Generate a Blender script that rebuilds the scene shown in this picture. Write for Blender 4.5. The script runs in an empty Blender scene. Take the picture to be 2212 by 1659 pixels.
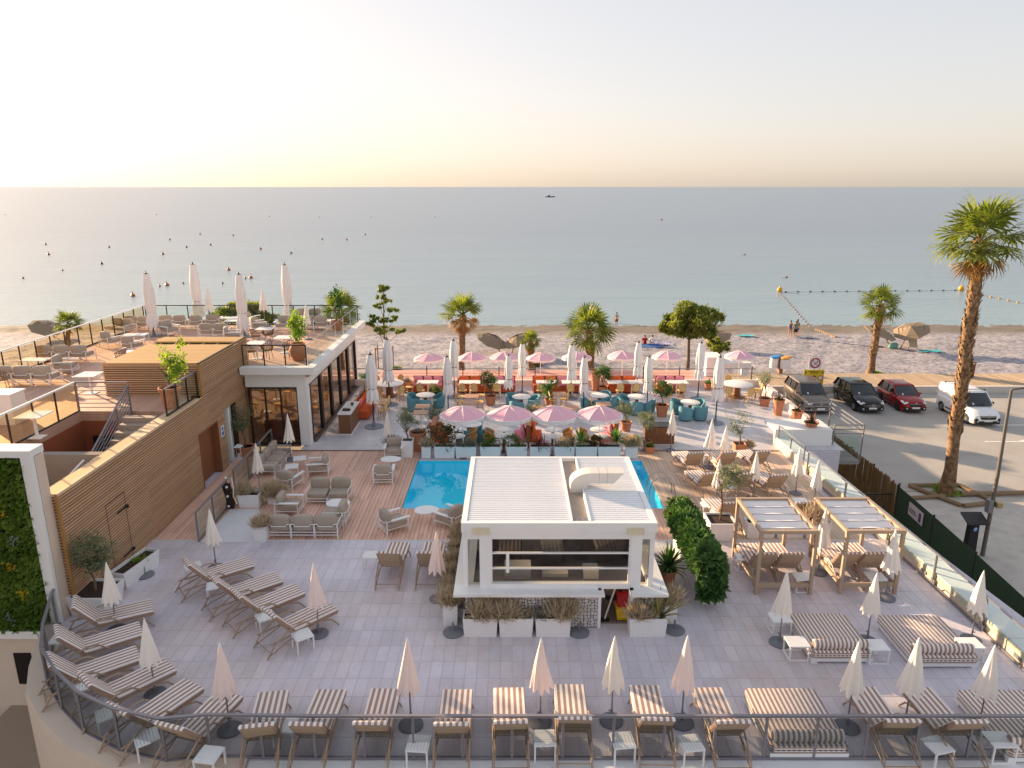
import bpy, math, random
from mathutils import Vector, Matrix
R = math.radians
rnd = random.Random(7)
sc = bpy.context.scene
col = sc.collection
# ---------------------------------------------------------------- camera
cam = bpy.data.cameras.new('camera'); cam_o = bpy.data.objects.new('camera', cam); col.objects.link(cam_o)
cam_o.location = (0, 0, 11); cam_o.rotation_euler = (R(90-15.3), 0, 0)
cam.sensor_width = 36; cam.lens = 1557/2212*36; cam.clip_start = .1; cam.clip_end = 90000
sc.camera = cam_o
# ---------------------------------------------------------------- daylight
SUN_AZ, SUN_EL = 50., 12.5          # degrees left of the view direction, degrees up
w = bpy.data.worlds.new('World'); sc.world = w; w.use_nodes = True
nt = w.node_tree; bg = nt.nodes['Background']
sky = nt.nodes.new('ShaderNodeTexSky'); sky.sky_type = 'NISHITA'; sky.sun_disc = False
sky.sun_elevation = R(SUN_EL); sky.sun_rotation = R(-SUN_AZ)
sky.altitude = 0; sky.air_density = 1.0; sky.dust_density = 1.6; sky.ozone_density = 2.0
hsv = nt.nodes.new('ShaderNodeHueSaturation'); hsv.inputs['Saturation'].default_value = 1.0
gam = nt.nodes.new('ShaderNodeGamma'); gam.inputs[1].default_value = .34
tin = nt.nodes.new('ShaderNodeMix'); tin.data_type = 'RGBA'; tin.blend_type = 'MULTIPLY'; tin.inputs[0].default_value = 1; tin.inputs[7].default_value = (1.03, .925, .89, 1)
nt.links.new(sky.outputs[0], gam.inputs[0]); nt.links.new(gam.outputs[0], hsv.inputs['Color']); nt.links.new(hsv.outputs[0], tin.inputs[6]); nt.links.new(tin.outputs[2], bg.inputs[0]); bg.inputs[1].default_value = .15
sl = bpy.data.lights.new('sun', 'SUN'); sl.energy = 3.4; sl.angle = R(.8); sl.color = (1, .72, .45)
so = bpy.data.objects.new('sun', sl); col.objects.link(so)
sd = Vector((-math.sin(R(SUN_AZ))*math.cos(R(SUN_EL)), math.cos(R(SUN_AZ))*math.cos(R(SUN_EL)), math.sin(R(SUN_EL))))
so.rotation_euler = sd.to_track_quat('Z', 'Y').to_euler(); so.location = (-40, 40, 60)
sc.view_settings.view_transform = 'Standard'; sc.view_settings.look = 'None'
sc.view_settings.exposure = 2.0; sc.view_settings.gamma = 1; sc.view_settings.use_curve_mapping = False
sc.cycles.max_bounces = 8; sc.cycles.transparent_max_bounces = 16; sc.cycles.caustics_reflective = False; sc.cycles.caustics_refractive = False
sc.cycles.use_denoising = True
# ---------------------------------------------------------------- where a point seen in the photograph stands
TH = R(15.3); ST, CT = math.sin(TH), math.cos(TH)
def at(u, v, z=0.):
    dx = (u-1106)/1557; dy = (829.5-v)/1557; t = (11-z)/(ST-dy*CT)
    return Vector((t*dx, t*(CT+dy*ST), z))
# ---------------------------------------------------------------- materials
def srgb(h):
    c = [int(h[i:i+2], 16)/255 for i in (0, 2, 4)]
    return tuple(x/12.92 if x <= .04045 else ((x+.055)/1.055)**2.4 for x in c)
MATS = {}
def mat(name, c, rough=.6, var=.12, scale=6., bump=.0, bscale=40., metal=0., spec=.5, rndv=0., sub=0., stretch=None, c2=None):
    if name in MATS: return MATS[name]
    m = bpy.data.materials.new(name); m.use_nodes = True; n = m.node_tree; L = n.links.new
    b = n.nodes['Principled BSDF']; c = srgb(c) if isinstance(c, str) else c
    b.inputs['Roughness'].default_value = rough; b.inputs['Metallic'].default_value = metal
    b.inputs['Specular IOR Level'].default_value = spec
    tc = n.nodes.new('ShaderNodeTexCoord'); co = tc.outputs['Object']
    if stretch:
        mp = n.nodes.new('ShaderNodeMapping'); mp.inputs['Scale'].default_value = stretch; L(co, mp.inputs[0]); co = mp.outputs[0]
    no = n.nodes.new('ShaderNodeTexNoise'); no.inputs['Scale'].default_value = scale; no.inputs['Detail'].default_value = 5; L(co, no.inputs['Vector'])
    mx = n.nodes.new('ShaderNodeMix'); mx.data_type = 'RGBA'
    if c2:
        c2 = srgb(c2) if isinstance(c2, str) else c2
        mx.inputs[6].default_value = (*c, 1); mx.inputs[7].default_value = (*c2, 1)
        mr = n.nodes.new('ShaderNodeMapRange'); mr.inputs[1].default_value = .35; mr.inputs[2].default_value = .65
        L(no.outputs[0], mr.inputs[0]); L(mr.outputs[0], mx.inputs[0])
    else:
        mx.inputs[6].default_value = (*[x*(1-var) for x in c], 1); mx.inputs[7].default_value = (*[min(1, x*(1+var)) for x in c], 1)
        L(no.outputs[0], mx.inputs[0])
    out = mx.outputs[2]
    if rndv:
        oi = n.nodes.new('ShaderNodeObjectInfo'); hs = n.nodes.new('ShaderNodeHueSaturation')
        m2 = n.nodes.new('ShaderNodeMapRange'); m2.inputs[3].default_value = 1-rndv; m2.inputs[4].default_value = 1+rndv
        L(oi.outputs['Random'], m2.inputs[0]); L(m2.outputs[0], hs.inputs['Value']); L(out, hs.inputs['Color']); out = hs.outputs[0]
    L(out, b.inputs['Base Color'])
    if bump:
        nb = n.nodes.new('ShaderNodeTexNoise'); nb.inputs['Scale'].default_value = bscale; nb.inputs['Detail'].default_value = 4; L(co, nb.inputs['Vector'])
        bp = n.nodes.new('ShaderNodeBump'); bp.inputs['Strength'].default_value = bump; bp.inputs['Distance'].default_value = .02
        L(nb.outputs[0], bp.inputs['Height']); L(bp.outputs[0], b.inputs['Normal'])
    if sub: b.inputs['Subsurface Weight'].default_value = sub
    MATS[name] = m; return m
def leafmat(name, c, c2, trans=.35, scale=1.2):
    if name in MATS: return MATS[name]
    m = mat(name, c, .55, scale=scale, c2=c2, spec=.35); n = m.node_tree; L = n.links.new
    b = n.nodes['Principled BSDF']; t = n.nodes.new('ShaderNodeBsdfTranslucent'); ms = n.nodes.new('ShaderNodeMixShader')
    src = b.inputs['Base Color'].links[0].from_socket
    hs = n.nodes.new('ShaderNodeHueSaturation'); hs.inputs['Value'].default_value = 1.5; hs.inputs['Saturation'].default_value = 1.15; L(src, hs.inputs['Color']); L(hs.outputs[0], t.inputs[0])
    ms.inputs[0].default_value = trans; L(b.outputs[0], ms.inputs[1]); L(t.outputs[0], ms.inputs[2])
    L(ms.outputs[0], n.nodes['Material Output'].inputs[0]); return m
def glassmat(name, tint=(.93, .97, .95), refl=.0, rough=.0):
    m = bpy.data.materials.new(name); m.use_nodes = True; n = m.node_tree; L = n.links.new
    n.nodes.remove(n.nodes['Principled BSDF']); t = n.nodes.new('ShaderNodeBsdfTransparent'); t.inputs[0].default_value = (*tint, 1)
    g = n.nodes.new('ShaderNodeBsdfGlossy'); g.inputs['Roughness'].default_value = rough; f = n.nodes.new('ShaderNodeFresnel'); f.inputs[0].default_value = 1.5
    ad = n.nodes.new('ShaderNodeMath'); ad.operation = 'ADD'; ad.inputs[1].default_value = refl; ad.use_clamp = True
    ms = n.nodes.new('ShaderNodeMixShader'); L(f.outputs[0], ad.inputs[0]); ge = n.nodes.new('ShaderNodeNewGeometry'); iv = n.nodes.new('ShaderNodeMath'); iv.operation = 'SUBTRACT'; iv.inputs[0].default_value = 1; L(ge.outputs['Backfacing'], iv.inputs[1])
    mu = n.nodes.new('ShaderNodeMath'); mu.operation = 'MULTIPLY'; L(ad.outputs[0], mu.inputs[0]); L(iv.outputs[0], mu.inputs[1]); L(mu.outputs[0], ms.inputs[0]); L(t.outputs[0], ms.inputs[1]); L(g.outputs[0], ms.inputs[2])
    L(ms.outputs[0], n.nodes['Material Output'].inputs[0]); MATS[name] = m; return m
def stripes(name, c1, c2, period, axis=0, thr=.5):
    m = mat(name, c1, .85, var=.1, scale=4, bump=.45, bscale=7, spec=.2); n = m.node_tree; L = n.links.new
    b = n.nodes['Principled BSDF']; src = b.inputs['Base Color'].links[0].from_socket
    tc = n.nodes['Texture Coordinate']; sp = n.nodes.new('ShaderNodeSeparateXYZ'); L(tc.outputs['Object'], sp.inputs[0])
    a = n.nodes.new('ShaderNodeMath'); a.operation = 'MULTIPLY_ADD'; a.inputs[1].default_value = 1/period; a.inputs[2].default_value = .25; L(sp.outputs[axis], a.inputs[0])
    fr = n.nodes.new('ShaderNodeMath'); fr.operation = 'FRACT'; L(a.outputs[0], fr.inputs[0])
    gt = n.nodes.new('ShaderNodeMath'); gt.operation = 'GREATER_THAN'; gt.inputs[1].default_value = thr; L(fr.outputs[0], gt.inputs[0])
    mx = n.nodes.new('ShaderNodeMix'); mx.data_type = 'RGBA'; L(gt.outputs[0], mx.inputs[0]); L(src, mx.inputs[6]); mx.inputs[7].default_value = (*srgb(c2), 1)
    L(mx.outputs[2], b.inputs['Base Color']); return m
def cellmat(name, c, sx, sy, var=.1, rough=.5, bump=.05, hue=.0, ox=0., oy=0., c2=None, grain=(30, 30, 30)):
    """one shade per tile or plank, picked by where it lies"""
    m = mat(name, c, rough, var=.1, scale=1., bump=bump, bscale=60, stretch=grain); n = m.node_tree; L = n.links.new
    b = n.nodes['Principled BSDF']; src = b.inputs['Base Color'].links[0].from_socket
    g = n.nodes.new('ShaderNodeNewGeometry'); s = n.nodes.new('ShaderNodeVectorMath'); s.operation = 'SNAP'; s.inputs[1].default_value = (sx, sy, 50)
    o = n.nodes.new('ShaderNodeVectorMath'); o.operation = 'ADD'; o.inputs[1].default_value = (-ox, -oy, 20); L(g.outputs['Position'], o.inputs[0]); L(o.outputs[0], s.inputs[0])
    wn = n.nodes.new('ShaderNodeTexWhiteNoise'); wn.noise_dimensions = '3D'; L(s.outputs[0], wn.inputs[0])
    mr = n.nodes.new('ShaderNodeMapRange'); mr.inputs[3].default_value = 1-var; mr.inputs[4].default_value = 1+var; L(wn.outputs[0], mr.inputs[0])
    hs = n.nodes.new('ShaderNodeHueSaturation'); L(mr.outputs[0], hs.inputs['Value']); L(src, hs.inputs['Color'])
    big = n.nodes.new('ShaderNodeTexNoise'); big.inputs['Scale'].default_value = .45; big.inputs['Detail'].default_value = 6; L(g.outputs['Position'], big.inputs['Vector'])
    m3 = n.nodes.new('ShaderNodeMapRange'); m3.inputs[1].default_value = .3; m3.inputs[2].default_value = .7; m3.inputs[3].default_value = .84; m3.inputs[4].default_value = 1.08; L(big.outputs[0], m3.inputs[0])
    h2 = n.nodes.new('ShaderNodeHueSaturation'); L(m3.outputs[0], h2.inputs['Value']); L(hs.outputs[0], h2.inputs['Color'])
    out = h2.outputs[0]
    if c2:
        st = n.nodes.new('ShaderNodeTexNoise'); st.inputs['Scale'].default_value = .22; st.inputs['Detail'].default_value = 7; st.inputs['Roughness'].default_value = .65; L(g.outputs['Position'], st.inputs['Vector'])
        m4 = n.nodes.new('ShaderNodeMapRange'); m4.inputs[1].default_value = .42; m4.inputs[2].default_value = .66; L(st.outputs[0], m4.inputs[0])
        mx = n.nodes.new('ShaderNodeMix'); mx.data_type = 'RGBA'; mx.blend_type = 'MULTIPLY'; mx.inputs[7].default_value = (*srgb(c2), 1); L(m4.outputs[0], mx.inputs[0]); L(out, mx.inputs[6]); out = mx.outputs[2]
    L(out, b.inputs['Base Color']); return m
# ---------------------------------------------------------------- mesh building
class MB:
    def __init__(s): s.v = []; s.f = []; s.M = None
    def add(s, vs, fs):
        o = len(s.v)
        s.v += [tuple(s.M @ Vector(p)) for p in vs] if s.M else [tuple(p) for p in vs]
        s.f += [tuple(i+o for i in f) for f in fs]; return s
    def box(s, x0, x1, y0, y1, z0, z1):
        return s.add([(x0,y0,z0),(x1,y0,z0),(x1,y1,z0),(x0,y1,z0),(x0,y0,z1),(x1,y0,z1),(x1,y1,z1),(x0,y1,z1)],
                     [(0,3,2,1),(4,5,6,7),(0,1,5,4),(1,2,6,5),(2,3,7,6),(3,0,4,7)])
    def cbox(s, x0, x1, y0, y1, z0, z1, c):
        """box with chamfered vertical edges and top"""
        P = [(x0+c,y0),(x1-c,y0),(x1,y0+c),(x1,y1-c),(x1-c,y1),(x0+c,y1),(x0,y1-c),(x0,y0+c)]
        Q = [(x0+2*c,y0+c),(x1-2*c,y0+c),(x1-c,y0+2*c),(x1-c,y1-2*c),(x1-2*c,y1-c),(x0+2*c,y1-c),(x0+c,y1-2*c),(x0+c,y0+2*c)]
        return s.loft([[(x,y,z0) for x,y in P],[(x,y,z1-c) for x,y in P],[(x,y,z1) for x,y in Q]])
    def loft(s, rings, cap=True, closed=True):
        n = len(rings[0]); vs = [p for r in rings for p in r]; fs = []
        for i in range(len(rings)-1):
            for j in range(n if closed else n-1):
                k = (j+1) % n; fs.append((i*n+j, i*n+k, (i+1)*n+k, (i+1)*n+j))
        if cap: fs += [tuple(range(n-1, -1, -1)), tuple((len(rings)-1)*n+j for j in range(n))]
        return s.add(vs, fs)
    def tube(s, pts, r, n=6, cap=True, closed=False):
        pts = [Vector(p) for p in pts]; rs = r if isinstance(r, (list, tuple)) else [r]*len(pts); rings = []; up = None
        for i, p in enumerate(pts):
            if closed: d = pts[(i+1) % len(pts)]-pts[i-1]
            else: d = pts[min(i+1, len(pts)-1)]-pts[max(i-1, 0)]
            d.normalize()
            if up is None: up = Vector((0,0,1)) if abs(d.z) < .9 else Vector((1,0,0))
            a = d.cross(up)
            if a.length < 1e-4: a = d.cross(Vector((0,1,0)))
            a.normalize(); b = a.cross(d); up = b
            rings.append([p+a*(rs[i]*math.cos(2*math.pi*k/n))+b*(rs[i]*math.sin(2*math.pi*k/n)) for k in range(n)])
        if closed: rings.append(rings[0])
        return s.loft(rings, cap and not closed)
    def lathe(s, prof, n=16, cx=0, cy=0, wob=0):
        return s.loft([[(cx+r*(1+wob*math.sin(3*k+z*5))*math.cos(2*math.pi*k/n), cy+r*(1+wob*math.sin(3*k+z*5))*math.sin(2*math.pi*k/n), z) for k in range(n)] for r, z in prof])
    def cyl(s, x, y, z0, z1, r, n=12): return s.lathe([(r, z0), (r, z1)], n, x, y)
    def prism(s, poly, z0, z1): return s.loft([[(x,y,z0) for x,y in poly],[(x,y,z1) for x,y in poly]])
    def quad(s, a, b, c, d): return s.add([a,b,c,d], [(0,1,2,3)])
    def bar(s, a, b, w=.04, h=.04):
        a = Vector(a); b = Vector(b); d = (b-a).normalized(); up = Vector((0,0,1)) if abs(d.z) < .95 else Vector((0,1,0))
        x = d.cross(up).normalized()*w/2; y = x.cross(d).normalized()*h/2
        return s.loft([[p-x-y, p+x-y, p+x+y, p-x+y] for p in (a, b)])
    def puff(s, c, sz, n=12, m=8, e=.45):
        """a cushion: a rounded box"""
        q = lambda t: math.copysign(abs(t)**e, t); rings = []
        for i in range(m+1):
            p = -math.pi/2+math.pi*i/m; rings.append([(c[0]+sz[0]/2*q(max(math.cos(p), 1e-3))*q(math.cos(2*math.pi*(j+.5)/n)), c[1]+sz[1]/2*q(max(math.cos(p), 1e-3))*q(math.sin(2*math.pi*(j+.5)/n)), c[2]+sz[2]/2*q(math.sin(p))) for j in range(n)])
        return s.loft(rings)
    def ell(s, c, r, n=10, m=7): return s.puff(c, (2*r[0], 2*r[1], 2*r[2]), n, m, 1.)
def me(name, mb, m, smooth=40):
    d = bpy.data.meshes.new(name); d.from_pydata(mb.v, [], mb.f); d.update()
    if m: d.materials.append(m)
    if smooth:
        d.shade_smooth(); d.set_sharp_from_angle(angle=R(smooth))
    return d
def ob(name, mb, m, parent=None, loc=None, rz=0, smooth=40, **kw):
    d = mb if isinstance(mb, bpy.types.Mesh) else me(name, mb, m, smooth)
    o = bpy.data.objects.new(name, d); col.objects.link(o)
    if loc is not None: o.location = loc
    if rz: o.rotation_euler.z = rz
    if parent: o.parent = parent
    for k, v in kw.items(): o[k] = v
    return o
def T(name, label, cat, loc=(0,0,0), rz=0, group=None):
    o = bpy.data.objects.new(name, None); col.objects.link(o); o.location = loc; o.rotation_euler.z = rz
    o.empty_display_size = .2; o['label'] = label; o['category'] = cat
    if group: o['group'] = group
    return o
def tag(o, label, cat, group=None):
    o['label'] = label; o['category'] = cat
    if group: o['group'] = group
    return o
KIDS = {}
def cp(o, parent=None):
    c = o.copy(); col.objects.link(c)
    if parent: c.parent = parent
    for k in KIDS[o.name]: cp(k, c)
    return c
class Proto:
    """the first placing moves the thing itself, each later one copies it with its parts"""
    def __init__(s, make): s.root = None; s.make = make
    def __call__(s, loc, rz, label, group=None, scale=None):
        if s.root is None:
            s.root = s.make(); r = s.root
            s.kids = list(r.children)
            for o in [r]+list(r.children_recursive): KIDS[o.name] = list(o.children)
        else: r = cp(s.root)
        r.location = loc; r.rotation_euler = (0, 0, rz); r['label'] = label
        if group: r['group'] = group
        r.scale = scale or (1, 1, 1)
        return r
ORD = ['', 'first', 'second', 'third', 'fourth', 'fifth', 'sixth', 'seventh', 'eighth', 'ninth', 'tenth']
def heading(foot, head):
    """turn that points a thing's +Y from head to foot"""
    d = foot-head; return math.atan2(-d.x, d.y)
WHITE = mat('white_paint', 'e9e7e4', .55, var=.04, scale=2)
WPLAS = mat('white_plastic', 'ecebea', .42, var=.06, scale=1.3)
WMET = mat('white_metal', 'ededed', .35, var=.03)
STEEL = mat('brushed_steel', 'b0b0b4', .35, var=.1, metal=.9)
GREYM = mat('grey_metal', '8d8b90', .4, var=.08, metal=.5)
DARKM = mat('dark_metal', '2a2624', .45, var=.1)
BLACK = mat('black_rubber', '161616', .6, var=.1)
SOIL = mat('potting_soil', '3a2a20', .95, var=.35, scale=20, bump=.6, bscale=60)
TERRA = mat('terracotta', 'bd7d5c', .8, var=.18, scale=5, bump=.2, bscale=30, rndv=.12)
TAUPEM = mat('taupe_metal', 'a68d78', .45, var=.06)
FABW = mat('white_canvas', 'efe9e6', .85, var=.05, scale=3, bump=.2, bscale=12, sub=0)
FABT = mat('taupe_cushion', 'aea092', .9, var=.1, scale=4, bump=.3, bscale=9, rndv=.07)
GLASS = glassmat('clear_glass')
BARK = mat('olive_bark', '6d5a48', .9, var=.3, scale=12, bump=.6, bscale=20)
# ================================================================ THE SETTING
def structure(o): o['kind'] = 'structure'; return o
# ---- sea
def seamat():
    m = bpy.data.materials.new('sea_water'); m.use_nodes = True; n = m.node_tree; L = n.links.new; b = n.nodes['Principled BSDF']
    b.inputs['Roughness'].default_value = .28; b.inputs['IOR'].default_value = 1.33; b.inputs['Specular IOR Level'].default_value = .75
    g = n.nodes.new('ShaderNodeNewGeometry'); hs = []
    for sx, sy, st, dist in ((.02, .06, .22, 2.), (.3, .9, .36, .3), (1.3, 3.2, .45, .12)):
        mp = n.nodes.new('ShaderNodeMapping'); mp.inputs['Scale'].default_value = (sx, sy, 1); mp.inputs['Rotation'].default_value = (0, 0, R(8)); L(g.outputs['Position'], mp.inputs[0])
        t = n.nodes.new('ShaderNodeTexNoise'); t.inputs['Scale'].default_value = 1; t.inputs['Detail'].default_value = 6; t.inputs['Distortion'].default_value = .4; L(mp.outputs[0], t.inputs['Vector'])
        bp = n.nodes.new('ShaderNodeBump'); bp.inputs['Strength'].default_value = st; bp.inputs['Distance'].default_value = dist; L(t.outputs[0], bp.inputs['Height'])
        if hs: L(hs[-1].outputs[0], bp.inputs['Normal'])
        hs.append(bp)
    L(hs[-1].outputs[0], b.inputs['Normal'])
    sp = n.nodes.new('ShaderNodeSeparateXYZ'); L(g.outputs['Position'], sp.inputs[0])
    mr = n.nodes.new('ShaderNodeMapRange'); mr.inputs[1].default_value = 79; mr.inputs[2].default_value = 260; L(sp.outputs[1], mr.inputs[0])
    cr = n.nodes.new('ShaderNodeValToRGB'); cr.color_ramp.elements[0].color = (.24, .34, .385, 1); cr.color_ramp.elements[1].color = (.145, .205, .275, 1)
    e = cr.color_ramp.elements.new(.25); e.color = (.19, .275, .335, 1); L(mr.outputs[0], cr.inputs[0]); L(cr.outputs[0], b.inputs['Base Color'])
    return m
s = MB(); xs = [-60000, -3000, -300, 0, 300, 3000, 60000]; ys = [70, 90, 200, 600, 3000, 12000, 60000]
s.add([(x, y, -4.6) for y in ys for x in xs], [(j*7+i, j*7+i+1, j*7+i+8, j*7+i+7) for j in range(6) for i in range(6)])
structure(ob('sea', s, seamat(), smooth=0))
# ---- beach: pebbles, one sheet that dips under the sea
def beachmat():
    m = mat('pebbles', '9c979c', .9, var=.22, scale=.5, bump=1., bscale=3.5); n = m.node_tree; L = n.links.new; b = n.nodes['Principled BSDF']; src = b.inputs['Base Color'].links[0].from_socket
    g = n.nodes.new('ShaderNodeNewGeometry'); v = n.nodes.new('ShaderNodeTexVoronoi'); v.inputs['Scale'].default_value = 4.2; L(g.outputs['Position'], v.inputs['Vector'])
    hs = n.nodes.new('ShaderNodeHueSaturation'); mr = n.nodes.new('ShaderNodeMapRange'); mr.inputs[3].default_value = .6; mr.inputs[4].default_value = 1.35
    sp0 = n.nodes.new('ShaderNodeSeparateColor'); L(v.outputs['Color'], sp0.inputs[0]); L(sp0.outputs[0], mr.inputs[0]); L(mr.outputs[0], hs.inputs['Value']); L(src, hs.inputs['Color'])
    sp = n.nodes.new('ShaderNodeSeparateXYZ'); L(g.outputs['Position'], sp.inputs[0]); w = n.nodes.new('ShaderNodeTexNoise'); w.inputs['Scale'].default_value = .25; L(g.outputs['Position'], w.inputs['Vector'])
    ma = n.nodes.new('ShaderNodeMath'); ma.operation = 'MULTIPLY_ADD'; ma.inputs[1].default_value = 4; L(w.outputs[0], ma.inputs[0]); L(sp.outputs[1], ma.inputs[2])
    m2 = n.nodes.new('ShaderNodeMapRange'); m2.inputs[1].default_value = 75.5; m2.inputs[2].default_value = 80; L(ma.outputs[0], m2.inputs[0])
    mx = n.nodes.new('ShaderNodeMix'); mx.data_type = 'RGBA'; mx.inputs[7].default_value = (.16, .135, .11, 1); L(m2.outputs[0], mx.inputs[0]); L(hs.outputs[0], mx.inputs[6]); L(mx.outputs[2], b.inputs['Base Color'])
    return m
s = MB(); nx, ny = 260, 90; r2 = random.Random(3)
def beach_z(x, y):
    z = -4.05 + .05*math.sin(x*.7+y*.4)*math.sin(y*.9-x*.13)
    if y > 72: z -= .012*(y-72)**1.6
    return z
bx = [-78+ i*.6 for i in range(nx)]; by = [46.6+ j*.5 for j in range(ny)]
s.add([(x, y, beach_z(x, y)+r2.uniform(-.07, .07)) for y in by for x in bx], [(j*nx+i, j*nx+i+1, (j+1)*nx+i+1, (j+1)*nx+i) for j in range(ny-1) for i in range(nx-1)])
structure(ob('beach', s, beachmat()))
s = MB(); s.box(-400, 400, -60, 46.8, -6, -4.3); s.box(-400, -77.9, 46.8, 75, -6, -4.3); s.box(77.3, 400, 46.8, 75, -6, -4.3)
structure(ob('ground', s, mat('dry_ground', '8f8272', .95, var=.2, scale=.4, bump=.6, bscale=3), smooth=0))
# ---- parking, boardwalk
asph = mat('asphalt', 'a9a49d', .92, var=.24, scale=.5, bump=.7, bscale=18)
n = asph.node_tree
s = MB(); s.box(13.2, 110, 33.2, 50.9, -4.2, -3.6); structure(ob('car_park', s, asph, smooth=0))
grav = mat('gravel', 'bdb5ab', .95, var=.3, scale=1.6, bump=1., bscale=7)
s = MB(); nx, ny = 70, 60; s.add([(12.6+i*1.2, -10+j*.75, -3.62+r2.uniform(-.02, .02)-(.0 if j < 57 else .02)) for j in range(ny) for i in range(nx)], [(j*nx+i, j*nx+i+1, (j+1)*nx+i+1, (j+1)*nx+i) for j in range(ny-1) for i in range(nx-1)])
structure(ob('gravel_yard', s, grav))
LINE = mat('road_paint', 'e4e2dd', .7, var=.15, scale=8)
s = MB()
for u0, v0, u1, v1, wd in ((2144, 918, 2198, 918, .12), (2128, 953.6, 2212, 954.5, .12)):
    a = at(u0, v0, -3.596); b = at(u1, v1, -3.596); s.box(a.x, b.x+1.5, a.y-wd/2, a.y+wd/2, -3.604, -3.596)
a = at(2197, 953, -3.596); s.add([(a.x, a.y, -3.592), (a.x+1.2, a.y-.5, -3.592), (a.x+1.2, a.y+.5, -3.592)], [(0, 1, 2)])
structure(ob('road_marking', s, LINE, smooth=0))
s = MB(); s.box(13.2, 110, 50.9, 51.2, -4.2, -3.12); structure(ob('kerb', s, mat('kerb_concrete', 'cfc6bb', .85, var=.08, bump=.2), smooth=0))
bw = structure(ob('boardwalk', MB().box(13.2, 110, 51.2, 55, -4.4, -3.25), mat('boardwalk_base', '6b5a48', .9), smooth=0))
s = MB(); x = 13.2
while x < 75: s.box(x, x+.19, 51.2, 55.0, -3.25, -3.2+r2.uniform(-.006, .006)); x += .2
ob('plank', s, cellmat('boardwalk_wood', 'b9a083', .2, 50, var=.12, rough=.8), bw, smooth=0)['kind'] = 'stuff'
# ---- the terrace: one slab round the pool, tiles and planks laid on it
def inside(p, poly):
    c = False; j = len(poly)-1
    for i in range(len(poly)):
        a, b = poly[i], poly[j]
        if (a[1] > p[1]) != (b[1] > p[1]) and p[0] < (b[0]-a[0])*(p[1]-a[1])/(b[1]-a[1])+a[0]: c = not c
        j = i
    return c
RAIL_D = [(152.5, 1306), (125, 1352), (107, 1424), (103.5, 1478), (134, 1529), (181, 1579), (260, 1619), (360, 1642), (477, 1651)]
RAIL = [at(u, v, .05) for u, v in RAIL_D]
RX = lambda y: 12.1-max(0, y-18)*.045
FRONT = 11.86
arc = [(p.x, max(p.y, FRONT)) for p in RAIL]
out = []
for i, (x, y) in enumerate(arc):                                     # the coping runs outside the railing
    c = Vector((-7.5, 16.4)); d = Vector((x, y))-c; d.normalize(); out.append((x+d.x*.42, y+d.y*.42))
out[0] = (-12.35, 17.0)
slab_poly = [(-12.3, 21.1), (-12.3, 17.05)]+out[1:-1]+[(-5, 11.3), (14, 11.3), (13.2, 21.1)]
PX0, PX1, PY0, PY1 = -3.9, 5.39, 23.5, 28.1
terr = MB(); terr.prism(slab_poly, -3.9, -.008); terr.box(-12.3, PX0, 21.1, 29.3, -3.9, -.035); terr.box(PX1, 13, 21.1, 29.3, -3.9, -.035)
terr.box(PX0, PX1, 21.1, PY0, -3.9, -.035); terr.box(PX0, PX1, PY1, 29.3, -3.9, -.035); terr.box(PX0, PX1, PY0, PY1, -3.9, -1.1)
terr.box(-9.2, 14.2, 29.3, 40.1, -3.9, -.035)
STUCCO = mat('beige_stucco', 'd8c4b2', .9, var=.06, scale=2, bump=.25, bscale=50)
terrace = structure(ob('terrace', terr, mat('grout', 'cfc9d1', .9, var=.1), smooth=0))
def tiles(name, x0, x1, y0, y1, sx, sy, ok, m, parent, limit=300, gap=.0035):
    d = me('tile', MB().add([(gap, gap, -.03), (sx-gap, gap, -.03), (sx-gap, sy-gap, -.03), (gap, sy-gap, -.03), (gap+.004, gap+.004, 0), (sx-gap-.004, gap+.004, 0), (sx-gap-.004, sy-gap-.004, 0), (gap+.004, sy-gap-.004, 0)],
              [(4, 5, 6, 7), (0, 1, 5, 4), (1, 2, 6, 5), (2, 3, 7, 6), (3, 0, 4, 7)]), m, 0)
    rest = MB(); k = 0; y = y0
    while y < y1-.05:
        x = x0
        while x < x1-.02:
            if ok(x+sx/2, y+sy/2):
                dz = rnd.uniform(-.0015, .0015)
                if k < limit: ob('tile', d, None, parent, (x, y, dz)); k += 1
                else:
                    rest.M = Matrix.Translation((x, y, dz)); rest.add([v.co for v in d.vertices], [tuple(p.vertices) for p in d.polygons])
            x += sx
        y += sy
    if rest.v: ob('tile_field', rest, m, parent, smooth=0)['kind'] = 'stuff'
TILE = cellmat('terrace_tile', 'd9d3dc', .275, .62, var=.065, rough=.45, bump=.04, c2='efe3d6', ox=-12.65, oy=11.85, grain=(9, 9, 9))  # large beige patches painted into the tiles for warm reflected light, and stains
tile_poly = [(-11.75, 21.1), (-11.75, 17.2)]+arc[1:]+[(-5, 11.9), (13, 11.9), (13, 21.1)]
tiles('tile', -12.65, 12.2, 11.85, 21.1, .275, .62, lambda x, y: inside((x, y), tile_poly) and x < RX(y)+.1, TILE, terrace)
rest_floor = structure(ob('restaurant_terrace', MB().box(-9.0, 14.1, 29.34, 39.9, -.034, -.008), mat('grout_pale', 'b9b6b8', .9), smooth=0))
TILE2 = cellmat('restaurant_tile', 'cbc7ca', .6, .6, var=.05, rough=.35, bump=.03, ox=-9, oy=29.36, grain=(6, 6, 6))
tiles('tile', -9, 14.1, 29.36, 39.7, .6, .6, lambda x, y: y < 29.96 or x > -8.9, TILE2, rest_floor)
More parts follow.
